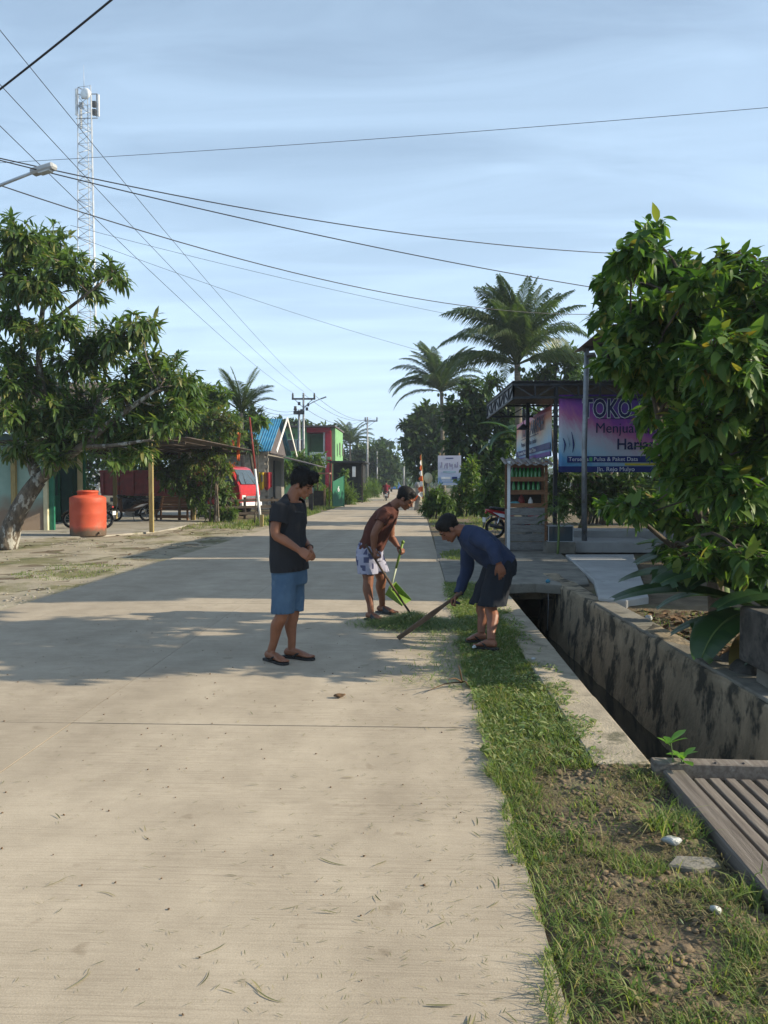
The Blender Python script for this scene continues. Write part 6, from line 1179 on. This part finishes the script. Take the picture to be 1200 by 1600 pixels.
# ---- person 3: bent over on the verge, navy long sleeves
Y3 = 7.42; c0 = gr(765, 1012); t = thing('person', 'bent person in navy long sleeved shirt and dark shorts on the grass verge', 'person', (c0.x, c0.y, 0))
F3 = Vector((-.96, -.18, 0)).normalized(); S3 = Vector((.18, -.96, 0)).normalized()           # the body's left, towards the camera
hf = (F3*.66-UP*.74).normalized(); hu = (F3*.75+UP*.66); skin = B(); P, f_, w_, u_ = head(skin, A(701, 826, Y3), hf, hu, 1.0)
nk = A(722, 829, Y3); limb(skin, [A(732, 832, Y3), nk, A(708, 826, Y3)], [.07, .062, .058])
ax = (nk-A(783, 880, Y3)).normalized(); fp = (F3-UP*.9); fp = (fp-ax*fp.dot(ax)).normalized()
tor = [(786, 884, .12, .165), (776, 873, .115, .16), (762, 859, .12, .165), (748, 847, .12, .18), (736, 838, .10, .18), (727, 832, .075, .13)]
skin.loft([ring(A(x, y, Y3), fp, S3, d, w) for x, y, d, w in tor], 18, 2.3)
shN, shF = A(742, 836, 7.22), A(732, 846, 7.60); elN, elF = A(769, 856, 7.06), A(730, 888, 7.68); wrN, wrF = A(779, 880, 7.04), A(716, 929, 7.60)
limb(skin, [shN, elN, elN.lerp(wrN, .35), wrN], [.055, .043, .042, .028]); limb(skin, [shF, elF, elF.lerp(wrF, .35), wrF], [.055, .043, .042, .028])
hand(skin, wrN, A(788, 905, 7.06)-wrN, (-.1, .9, -.2), (-.75, -.3, .1), 1.0, (14, 16, 12), .08, 30, .0)
hand(skin, wrF, A(703, 943, 7.58)-wrF, (.3, .4, -.8), (-.5, -.5, -.2), 1.02, (45, 55, 40), .03, 25, .3)
hN, tN, hF, tF = gr(776, 1016, .03), gr(741, 1012, .03), gr(760, 1003, .03), gr(728, 1003, .03)
hipN, hipF = A(782, 886, 7.32), A(776, 886, 7.52); knN, knF = A(767, 950, 7.28), A(753, 948, 7.5); anN = hN+(tN-hN)*.24+UP*.085; anF = hF+(tF-hF)*.24+UP*.085
for hp, kn, an in ((hipN, knN, anN), (hipF, knF, anF)): limb(skin, [hp, hp.lerp(kn, .5), kn, kn.lerp(an, .3)-F3*.018, kn.lerp(an, .7), an], [.09, .078, .058, .060, .041, .036])
foot(skin, hN, tN, .02); foot(skin, hF, tF, .02)
put(remesh(skin, .005, 2, .45), 'body', 'skin_blue_shirt_man', t); face_parts(t, P, f_, w_, u_, 1.0, 'skin'); hairdo(t, P, f_, w_, u_, 1.0, False, 9, .011, 1500, .014)
sh = B(); sec = [(796, 893, .135, .185), (789, 886, .138, .187), (777, 874, .138, .182), (763, 861, .142, .185), (748, 848, .140, .198), (736, 839, .12, .205), (729, 834, .095, .155), (723, 830, .076, .09), (719, 828.5, .068, .074)]
sh.loft([ring(A(x, y, Y3), fp, S3, d, w) for x, y, d, w in sec], 22, 2.3)
for a, e, w_r in ((shN, elN, wrN), (shF, elF, wrF)): sh.tube([a, a.lerp(e, .5), e, e.lerp(w_r, .5), e.lerp(w_r, 1.0), e.lerp(w_r, 1.3)], [.078, .068, .062, .056, .046, .045], 14, 2)
cuts = [(A(789, 886, Y3), -ax, .35)]+[(e.lerp(w_r, .96), w_r-e, .09) for e, w_r in ((elN, wrN), (elF, wrF))]+[(A(720, 829, Y3), ax+fp*.35, .12)]
put(remesh(sh, .008, 3, .5, cuts, (.010, 7, (1, 1, .7), 7)), 'shirt', 'cloth_navy', t, .006)
so = B(); so.loft([ring(A(x, y, Y3), (F3*.9-UP*.3).normalized(), S3, d, w) for x, y, d, w in ((780, 872, .12, .17), (784, 884, .14, .188), (783, 900, .14, .19))], 18, 2.3)
for hp, kn in ((hipN, knN), (hipF, knF)): so.tube([hp, hp.lerp(kn, .4), hp.lerp(kn, .8), hp.lerp(kn, 1.08)], [.118, .124, .126, .128], 14, 2)
put(remesh(so, .008, 3, .5, [(A(770, 945, 7.3), (0, 0, -1), .2), (A(758, 943, 7.5), (0, 0, -1), .2)], (.010, 9, (1, 1, .4), 4)), 'shorts', 'cloth_dark_navy', t, .006)
sandal(t, hN, tN, False, 'sandal'); sandal(t, hF, tF, False, 'sandal')
a, e = A(722, 925, 7.56), gr(622, 998, .02); t = thing('wooden_board', 'flat wooden board used to push the cut grass', 'board', e)
d = (e-a).normalized(); b = B(); x_, d_, z_ = frame(d); k_ = (z_*.85-x_*.5).normalized(); g_ = d_.cross(k_).normalized(); poly = [a+k_*.016, a-k_*.016, a.lerp(e, .3)-k_*.019, a.lerp(e, .45)-k_*.030, e-k_*.022, e+k_*.03, a.lerp(e, .45)+k_*.030, a.lerp(e, .3)+k_*.019]; b.prism(poly, g_*-.008, g_*.008); b.obj('board', 'tool_board', t, True, bevel=.004)

# ---- far motorcyclist: built like a near one, only 70 m off
q = gr(603.5, 782.5); mb = motorbike('dark motorbike ridden away down the road', (q.x, q.y, 0), R(91), 'black_plastic', 'steel_dark')
t = thing('person', 'far rider in a dark red top on the motorbike down the road', 'person', (q.x, q.y, 0)); Q = lambda x, y, z: Vector((q.x+x, q.y+y, z))
b = B(); b.loft([(Q(0, -.18, .82), (.15, 0, 0), (0, .12, 0)), (Q(0, -.16, 1.05), (.15, 0, 0), (0, .11, 0)), (Q(0, -.1, 1.3), (.19, 0, 0), (0, .11, 0)), (Q(0, -.07, 1.4), (.12, 0, 0), (0, .08, 0))], 14, 2.3)
for s in (-1, 1):
    limb(b, [Q(s*.1, -.15, .82), Q(s*.2, .22, .78), Q(s*.2, .12, .36)], [.085, .065, .04]); limb(b, [Q(s*.2, -.08, 1.36), Q(s*.32, .1, 1.12), Q(s*.3, .33, 1.06)], [.055, .045, .03]); hand(b, Q(s*.3, .33, 1.06), (0, 1, -.2), (0, 0, -1), (-s, 0, 0), .9, (45, 50, 40))
    foot(b, Q(s*.2, .02, .28), Q(s*.2, .26, .28), 0)
P, f_, w_, u_ = head(b, Q(0, .0, 1.6), (0, 1, -.1), (0, .1, 1)); limb(b, [Q(0, -.06, 1.38), Q(0, -.02, 1.55)], [.06, .055])
put(remesh(b, .008, 2, .4), 'body', 'skin_mid', t); hairdo(t, P, f_, w_, u_, 1, False, 4, .01, 200)
b = B(); b.loft([(Q(0, -.18, .80), (.18, 0, 0), (0, .15, 0)), (Q(0, -.16, 1.05), (.18, 0, 0), (0, .14, 0)), (Q(0, -.1, 1.3), (.215, 0, 0), (0, .13, 0)), (Q(0, -.06, 1.42), (.13, 0, 0), (0, .1, 0))], 14, 2.3)
for s in (-1, 1): b.tube([Q(s*.2, -.08, 1.35), Q(s*.29, .04, 1.2)], [.075, .07], 10)
put(remesh(b, .012, 2, .5), 'shirt', mat('cloth_maroon', (.16, .018, .03), None, .9), t)
b = B()
for s in (-1, 1): limb(b, [Q(s*.1, -.15, .82), Q(s*.2, .22, .78), Q(s*.2, .15, .55)], [.105, .085, .07])
put(remesh(b, .012, 2, .5), 'trousers', 'cloth_dark_navy', t)
# ================================================================== WIRES
def wire(label, a, e, sag, r, group='overhead wires'):
    a = Vector(a); e = Vector(e); b = B(); b.tube([a.lerp(e, i/28)+Vector((0, 0, -4*sag*(i/28)*(1-i/28))) for i in range(29)], r, 5, cap=False); return b.obj('overhead_wire', 'wire', label=label, cat='wire', group=group)
wire('thick cable crossing the upper left corner', at(-90, 208, 10), at(260, -72, 8.5), .03, .013)
wire('single thin wire rising gently across the whole sky', at(-30, 256, 30), at(1270, 162, 24), .12, .009)
wire('upper of the two dark cables falling to the right bush', at(-50, 236, 13), at(1010, 398, 21), .34, .011); wire('lower of the two dark cables falling to the right bush', at(-50, 238, 13), at(1010, 462, 20), .18, .011)
wire('dark cable running from the street lamp to the tall palm', at(-20, 283, 14.5), at(960, 490, 30), .75, .012)
wire('faint wire ending left of the tall palm, upper one', at(110, 352, 40), at(800, 510, 52), .25, .011); wire('faint wire ending above the left palm, lower one', at(110, 366, 40), at(690, 557, 55), .3, .011)
i1, i2, i3 = at(490, 614, 66), at(475, 612, 66), at(458, 614, 66)
wire('steepest of three wires running down to the pole crossarm', at(-80, -52, 13), i1, .55, .008); wire('middle of three wires running down to the pole crossarm', at(-80, 45, 13), i2, .5, .008); wire('lowest of three wires running down to the pole crossarm', at(-80, 118, 13), i3, .45, .008)
for (x0, x1, lab) in ((490, 590, 'right hand wire sagging between the two crossarm poles'), (475, 580, 'middle wire sagging between the two crossarm poles'), (480, 571, 'left hand wire sagging between the two crossarm poles')): wire(lab, at(x0, 616 if x0 != 480 else 640, 66), at(x1, 654, 100), 1.0, .016)
for k, lab in enumerate(('upper wire reaching the short pole from the left', 'lower wire reaching the short pole from the left')): wire(lab, at(395, 628+7*k, 40), at(464, 641+4*k, 65), .3, .011)
wire('thin sagging wire behind the leaning tree', at(225, 560, 36), at(330, 655, 40), .2, .012)
# ================================================================== GRASS AND LITTER
def blades(P, H, lean, wd, name, m, curve=.5, flat=None, label=None, cat=None, par=None):
    """grass: every blade a bent tapering strip"""
    n = len(P); P = np.asarray(P, float); a = rng.random(n)*2*np.pi; L = lean*(.4+rng.random(n)); dirn = np.stack([np.cos(a), np.sin(a), np.zeros(n)], 1); side = np.stack([-np.sin(a), np.cos(a), np.zeros(n)], 1)*(wd*(.6+.8*rng.random(n)))[:, None]
    up = np.array([[0, 0, 1.]]); H = H[:, None]; L = L[:, None]
    m1 = P+dirn*H*L*.35+up*H*.55*(1-.3*np.minimum(L, 1)); t1 = P+dirn*H*L+up*H*np.clip(1-curve*L*.75, .05, 1)
    V = np.stack([P-side, P+side, m1-side*.8, m1+side*.8, t1], 1).reshape(-1, 3); i = (np.arange(n)*5)[:, None, None]
    F = (np.array([[0, 1, 3], [0, 3, 2], [2, 3, 4]])[None]+i).reshape(-1, 3); o = newobj(name, np_mesh(name, V, F), m, par); tag(o, label, cat, kind='stuff'); return o
def sample(n, x0, x1, y0, y1, dens, z=None):
    x = rng.uniform(x0, x1, n); y = rng.uniform(y0, y1, n); k = np.array([rng.random() < dens(a, c) for a, c in zip(x, y)]); x, y = x[k], y[k]
    return np.stack([x, y, np.array([(ground_z(a, c) if z is None else z) for a, c in zip(x, y)])], 1)
nf = lambda x, y, s, o=0: noise.fractal(Vector((x*s+o, y*s, o)), 1, 2, 3)
edge = lambda y: RR-.035+.10*nf(0, y, 1.6, 7)+.07*nf(0, y, 6, 2)
def z_on(P):                                         # grass over the slab edge roots on the slab
    P[:, 2] = np.where(P[:, 0] < RR, .002, P[:, 2]); return P
P = z_on(sample(50000, .36, 1.06, 3.3, 12.0, lambda x, y: (y > 3.75+1.0*(x-.4)+.75*nf(x, y, 2.4, 33)) and (x > edge(y)+(.05 if y > 8.5 else 0)) and x < 1.0+.13*nf(y, 3, 3) and nf(x, y, 2.2, 4) > -.45))
blades(P, rng.uniform(.025, .085, len(P)), .9, .0028, 'verge_grass', 'grass', label='thick short grass on the verge beside the drain', cat='grass')
def sparse(x, y):
    if x < edge(y): return 0
    f = max(0, 1-(x-edge(y))/.27); v = nf(x, y, 2.6, 11); return max(f*(.5+.6*max(0, v+.4)), (.75 if v > .22 else .10 if v > -.05 else .025))
P = z_on(sample(44000, .36, 1.33, 1.1, 4.5, sparse)); blades(P, rng.uniform(.02, .075, len(P)), .95, .0022, 'verge_grass', 'grass', label='thin patchy grass along the near road edge', cat='grass')
P = sample(9000, .5, 1.3, 1.1, 4.6, lambda x, y: nf(x, y, 3, 20) > -.1); P[:, 2] += .004; blades(P, rng.uniform(.02, .06, len(P)), 1.5, .0018, 'dry_grass', 'grass_dry', .95, label='dry flattened stalks in the bare verge soil', cat='grass')
# small broad weeds and cut leaves lying on the thick grass
P = z_on(sample(12500, .38, 1.12, 3.5, 11.5, lambda x, y: (y > 3.95+.9*(x-.4)+.8*nf(x, y, 2.4, 33)) and x > edge(y)-.03 and nf(x, y, 3, 5) > -.25)); P[:, 2] += rng.uniform(.01, .05, len(P)); D = unit(len(P)); D[:, 2] *= .35
o = newobj('cut_leaves', scatter(LEAF, P, D, np.tile([[0, 0, 1.]], (len(P), 1))+unit(len(P))*.4, rng.uniform(.02, .055, len(P)), 'cut_leaves'), 'grass_cut'); tag(o, 'freshly cut leaves lying on the verge grass', 'clippings', kind='stuff')
P = z_on(sample(1500, .45, 1.3, 1.2, 4.3, lambda x, y: nf(x, y, 3, 9) > .05)); P[:, 2] += .012; D = unit(len(P)); D[:, 2] = abs(D[:, 2])*.5
o = newobj('small_weeds', scatter(LEAF, P, D, np.tile([[0, 0, 1.]], (len(P), 1)), rng.uniform(.015, .035, len(P)), 'small_weeds'), 'leaf_mid'); tag(o, 'tiny broad leaved weeds in the near verge', 'weeds', kind='stuff')
def tuft(label, px, py, n, h, m='grass', sp=.035, lean=1.0, wd=.0032):
    c = gr(px, py); P = np.array(c)[None]+rng.normal(size=(n, 3))*np.array([sp, sp, 0]); P[:, 2] = ground_z(c.x, c.y)
    t = thing('grass_tuft', label, 'grass tuft', (c.x, c.y, 0), group='grass tufts on the verge'); P -= np.array([[c.x, c.y, 0]]); blades(P, rng.uniform(h*.5, h, n), lean, wd, 'blade_tuft', m, .8, par=t)
for q in (('large spiky grass tuft touching the edge beam of the plank bridge', 1035, 1300, 90, .2), ('pale grass tuft growing from the edge beam gap', 1085, 1268, 60, .12), ('leafy tuft at the road edge beside the dirt verge', 780, 1245, 50, .13), ('tall tuft in the middle of the bare verge soil', 905, 1310, 45, .12), ('bright tuft at the lower right end of the beam', 1175, 1400, 60, .16), ('grass tuft in front of the small plastic bag', 940, 1440, 45, .11), ('drooping tuft near the bottom edge of the verge', 985, 1560, 50, .12), ('tuft at the coping end next to the seedling', 1000, 1215, 50, .1), ('tuft on the grass verge below the coping', 960, 1130, 50, .10)): tuft(*q)
c = gr(860, 1178); tuft('heap of dry brown stalks on the green verge', 860, 1178, 120, .12, 'grass_dry', .06, 1.3)
# grass elsewhere
def strip(label, n, x0, x1, y0, y1, h, wd, m='grass', dens=lambda x, y: nf(x, y, .8, 3) > -.1, lean=.8):
    P = sample(n, x0, x1, y0, y1, dens); blades(P, rng.uniform(h*.35, h, len(P)), lean, wd, 'grass_strip', m, label=label, cat='grass')
strip('weeds along the far left road edge', 9000, -6.6, -5.02, 26, 80, .32, .012, 'grass', lambda x, y: nf(x, y, .5, 3) > -.15 and (y > 30 or x < -5.3))
strip('sunlit grass patch on the left gravel verge', 5200, -7.2, -5.15, 11.0, 16.5, .075, .004, 'grass', lambda x, y: ((x+6.1)/.95)**2+((y-13.6)/1.5)**2 < .7+.6*nf(x, y, 1.5, 2))
strip('thin grass on the left verge near the tree foot', 3500, -11, -5.1, 9, 24, .06, .004, 'grass', lambda x, y: nf(x, y, .6, 8) > .12)
strip('grass in front of the rail fence', 2500, -8.2, -5.2, 26.5, 32, .16, .008, 'grass', lambda x, y: nf(x, y, .7, 5) > -.2)
strip('small grass patch beside the concrete apron', 2600, .5, 1.25, 15.2, 17.6, .12, .006, 'grass', lambda x, y: ((x-.85)/.42)**2+((y-16.4)/1.1)**2 < .8+.4*nf(x, y, 2, 2))
strip('lawn strip at the right road edge beyond the apron', 6000, .5, 3.0, 26, 44, .14, .009, 'grass')
strip('weeds along the right road edge in the distance', 6000, .5, 3.2, 44, 110, .4, .016, 'grass', lambda x, y: nf(x, y, .4, 6) > -.2)
strip('weeds and litter behind the right drain wall', 1400, 2.68, 3.6, 6.2, 10.0, .09, .004, 'grass', lambda x, y: nf(x, y, 2, 3) > .0)
# gravel
ico = bmesh.new(); bmesh.ops.create_icosphere(ico, subdivisions=1, radius=1); IV = np.array([v.co[:] for v in ico.verts]); IF = np.array([[v.index for v in f.verts] for f in ico.faces]); ico.free()
def stones(name, P, sz, m, label, flat=.6):
    n = len(P); V = IV[None]*(1+rng.normal(size=(n, len(IV), 1))*.16)*sz[:, None, None]*np.array([1, 1, flat])[None, None]*(.7+.6*rng.random((n, 1, 3))); a = rng.random(n)*6.28; ca, sa = np.cos(a)[:, None], np.sin(a)[:, None]
    X_ = V[:, :, 0]*ca-V[:, :, 1]*sa; Y_ = V[:, :, 0]*sa+V[:, :, 1]*ca; V = np.stack([X_, Y_, V[:, :, 2]], 2)+P[:, None, :]; F = (IF[None]+(np.arange(n)*len(IV))[:, None, None]).reshape(-1, 3); o = newobj(name, np_mesh(name, V.reshape(-1, 3), F), m); tag(o, label, 'gravel', kind='stuff')
P = sample(2600, .52, 1.34, 1.1, 4.35, lambda x, y: nf(x, y, 1.8, 30) > -.25 and x > edge(y)+.1); P[:, 2] += .002; stones('gravel', P, rng.uniform(.005, .017, len(P))*np.where(rng.random(len(P)) < .12, 1.7, 1), 'stone', 'brown gravel and clods in the near verge', .45)
mat('pale_gravel', (.30, .275, .23), (.19, .17, .14), .9, 8); P = sample(4200, -9.5, -5.02, 8, 30, lambda x, y: nf(x, y, .8, 14) > .0 or x > -5.5); stones('gravel', P, rng.uniform(.008, .03, len(P)), 'pale_gravel', 'pale gravel scattered over the left verge')
P = sample(160, -9.3, -7.2, 9.5, 13.5, lambda x, y: nf(x, y, .8, 18) > .05); stones('gravel', P, rng.uniform(.03, .075, len(P)), 'pale_gravel', 'larger pale rubble on the left verge', .45)
# cut bits on the road
leafmat('road_bits', [(0, (.06, .075, .026)), (.4, (.11, .13, .05)), (.75, (.18, .165, .08)), (1, (.34, .30, .17))], .2, .7)
n = 5200; x = np.where(rng.random(n) < .45, RR-np.abs(rng.normal(size=n))*.55, rng.uniform(-3.5, .4, n)); y = 1.2+rng.random(n)**1.6*9; k = (x < .42) & (x > -4.5); x, y = x[k], y[k]; n = len(x)
P = np.stack([x, y, np.full(n, .004)], 1); a = rng.random(n)*6.28; D = np.stack([np.cos(a), np.sin(a), rng.uniform(-.02, .08, n)], 1); STR = leaf_tpl(1, .085, 3, .4, -.05, shape=[.5, 1, .9, .1]); STR[0][:, 0] += np.repeat(np.array([0, .02, .015, -.02]), 3)
ln = rng.uniform(.007, .032, n)*np.where(rng.random(n) < .07, rng.uniform(1.5, 3, n), 1); o = newobj('road_clippings', scatter(STR, P, D, np.tile([[0, 0, 1.]], (n, 1)), ln, 'road_clippings'), 'road_bits'); tag(o, 'loose bits of cut grass strewn over the road', 'clippings', kind='stuff')
P = np.stack([rng.uniform(-3.5, .4, 420), 1.2+rng.random(420)**1.4*8, np.full(420, .003)], 1); stones('road_crumbs', P, rng.uniform(.002, .006, 420), 'litter_leaf', 'small brown crumbs on the road')
def longbit(label, px, py, L, ang, m='road_bits', wd=.045, cv=.10):
    c = gr(px, py, .004); t = thing('grass_stalk', label, 'grass stalk', c, group='long grass stalks on the road'); T = leaf_tpl(1, wd, 6, .15, .02, shape=[.4, .9, 1, 1, .9, .6, .1]); V = T[0].copy(); V[:, 0] += cv*np.sin(V[:, 1]*3); me = bpy.data.meshes.new('stalk'); me.from_pydata((V*L).tolist(), [], T[1].tolist()); o = newobj('stalk', me, m, t); o.rotation_euler = (0, 0, R(ang)); return t
for q in (('curved green stalk low in the left foreground', 105, 1545, .10, -20), ('dark thin stalk in the centre of the road', 500, 1340, .13, -115), ('short pale blade left of the road centre', 70, 1385, .10, -30), ('forked green stalk in the near foreground', 318, 1490, .09, -40), ('dark stalk standing out under the forked one', 312, 1540, .08, -5), ('thin brown stalk at the lower centre', 400, 1545, .11, -120), ('small bent blade right of the lower centre', 440, 1420, .07, -60), ('dark short stalk on the left half of the road', 225, 1305, .07, -130), ('thin stalk near the road centre joint', 180, 1400, .09, 70)): longbit(*q)
def scrap(name, label, cat, px, py, s, m, z=.012, h=.35, sx=1):
    c = gr(px, py, z); b = B(); b.ell(c+Vector((0, 0, s*h*.5)), (s*sx, 0, 0), (0, s*.8, 0), (0, 0, s*h), 12, 8); wobble(b, s*.45, .9/s, px*.1); b.v = [(x, y, max(z-.004, zz)) for x, y, zz in b.v]; return b.obj(name, m, label=label, cat=cat)
scrap('dry_leaf', 'curled dry brown leaf lying on the sunlit road', 'leaf', 531, 1088, .03, 'litter_leaf', h=.35, sx=1.4)
scrap('plastic_scrap', 'crumpled white plastic beside the grass heap', 'litter', 621, 972, .024, 'plastic_film', .02, 1.1, .6); scrap('plastic_scrap', 'white paper scrap at the feet of the person in navy', 'litter', 741, 1012, .02, 'plastic_film', .05, .8); scrap('plastic_bag', 'clear plastic bag on the dirt beside the plank bridge', 'litter', 1050, 1316, .034, 'plastic_film', .02, .5, 1.2); scrap('plastic_bag', 'small balled clear bag low in the right foreground', 'litter', 1118, 1426, .018, 'plastic_film', .015, .9); scrap('plastic_scrap', 'bluish plastic scrap on the coping edge', 'litter', 833, 1030, .02, 'plastic_film', .04, .4); scrap('plastic_bag', 'pale plastic bag behind the drain wall', 'litter', 1014, 968, .04, 'plastic_film', .0, .8)
b = B(); c = gr(1085, 1345, .01); b.prism([c+Vector(q) for q in ((-.12, -.03, 0), (-.02, -.06, 0), (.1, -.03, 0), (.08, .04, 0), (-.06, .05, 0))], (0, 0, -.03), (0, 0, .004)); wobble(b, .012, 12); b.obj('flat_slab', 'concrete_old', bevel=.006, label='flat pale piece of concrete in the dirt by the bridge', cat='slab')
# heap of cut grass in front of the board
c = gr(645, 978); n = 5200; u = rng.normal(size=(n, 2))*np.array([.22, .15]); P = np.stack([c.x+u[:, 0], c.y+u[:, 1]+.05, np.zeros(n)], 1); r2 = (u[:, 0]/.22)**2+(u[:, 1]/.15)**2; P[:, 2] = .005+rng.random(n)*.12*np.exp(-r2*.9); P = P[P[:, 0] < .5]
blades(P, rng.uniform(.04, .13, len(P)), 1.9, .003, 'grass_heap', 'grass_cut', .98, label='heap of freshly cut grass swept together on the road', cat='grass heap')
n = 1000; P = np.stack([.44-np.abs(rng.normal(0, .26, n)), rng.uniform(5.8, 8.6, n), np.full(n, .006)], 1); P = P[P[:, 0] < .43]; blades(P, rng.uniform(.03, .09, len(P)), 2.2, .0025, 'loose_grass', 'grass_cut', 1.0, label='loose cut grass trailing from the heap to the verge', cat='clippings')
# uprooted dry stem
t = thing('uprooted_weed', 'uprooted dry weed stem lying at the grass corner', 'dry stem', gr(722, 1066)); c = gr(722, 1066, .03)
for q in ((700, 1062, .12), (668, 1080, .02), (716, 1040, .2), (732, 1072, .03)): b = B(); e = gr(q[0], q[1], q[2]); b.tube([c, c.lerp(e, .5)+Vector((0, 0, .02)), e], [.007, .005, .002], 5, 3); b.obj('stem', 'litter_leaf', t, True)
# seedling by the end beam
c = gr(1052, 1214, .0); t = thing('seedling', 'bright green two stemmed seedling by the end beam of the bridge', 'seedling', c)
SL = leaf_tpl(1, .46, 4, .2, .15, shape=[.2, .7, 1, .85, .05]); me = bpy.data.meshes.new('leaf'); me.from_pydata(SL[0].tolist(), [], SL[1].tolist()); me.polygons.foreach_set('use_smooth', [True]*len(SL[1])); me.materials.append(MT['leaf_seedling'])
for (tx_, ty_, lv) in ((1048, 1158, 5), (1068, 1182, 7)):
    e = at(tx_, ty_, c.y); b = B(); b.tube([c, c.lerp(e, .5)+Vector((.004, 0, 0)), e], [.004, .0035, .0025], 6, 3); b.obj('stem', 'green_stem', t, True)
    for k in range(lv):
        az = k*360/lv+20; x_, d_, z_ = frame((math.cos(R(az)), math.sin(R(az)), .75-.5*(k % 2))); o = newobj('leaf', me, None, t); m4 = Matrix((x_, d_, z_)).transposed().to_4x4() @ Matrix.Scale(random.uniform(.075, .11), 4); m4.translation = e-c-Vector((0, 0, .012*(k % 3))); o.matrix_local = m4
# fallen leaves on the left yard and behind the wall
P = sample(150, -11, -5.3, 11, 26, lambda x, y: True); P[:, 2] += .015; D = unit(len(P)); D[:, 2] *= .15; o = newobj('leaf_litter', scatter(BROAD, P, D, np.tile([[0, 0, 1.]], (len(P), 1))+unit(len(P))*.5, rng.uniform(.08, .2, len(P)), 'leaf_litter'), 'litter_leaf'); tag(o, 'fallen dry leaves on the left yard', 'leaves', kind='stuff')
P = sample(500, 2.66, 3.6, 5.6, 10, lambda x, y: True); P[:, 2] += .03; D = unit(len(P)); D[:, 2] *= .4; o = newobj('leaf_litter', scatter(BROAD, P, D, np.tile([[0, 0, 1.]], (len(P), 1))+unit(len(P))*.6, rng.uniform(.06, .16, len(P)), 'leaf_litter'), 'litter_leaf'); tag(o, 'fallen leaves behind the right drain wall', 'leaves', kind='stuff')
# string hanging from the culvert
a = at(856, 908, 11.9); t = thing('hanging_string', 'thin pale string with a blue knot hanging from the culvert slab', 'string', a); b = B(); b.tube([a, a+Vector((.01, 0, -.3)), a+Vector((0, 0, -.75))], .006, 5); b.obj('string', 'galvanised', t, True); b = B(); b.ell(a, (.04, 0, 0), (0, .03, 0), (0, 0, .03)); wobble(b, .012, 30); b.obj('knot', mat('blue_string', (.05, .22, .32), None, .6), t, True)

# ================================================================== HAZE
b = B(); b.box((-60, 330, 24.4), (900, 700, 52.8)); o = b.obj('haze', None, kind='stuff', label='thin morning haze in the air along the road', cat='haze')
m = bpy.data.materials.new('haze_air'); m.use_nodes = True; n = m.node_tree.nodes; n.remove(n['Principled BSDF']); v = n.new('ShaderNodeVolumePrincipled'); v.inputs['Density'].default_value = .0007; v.inputs['Color'].default_value = (.78, .89, 1, 1); v.inputs['Anisotropy'].default_value = .2
m.node_tree.links.new(v.outputs[0], n['Material Output'].inputs['Volume']); o.data.materials.append(m)
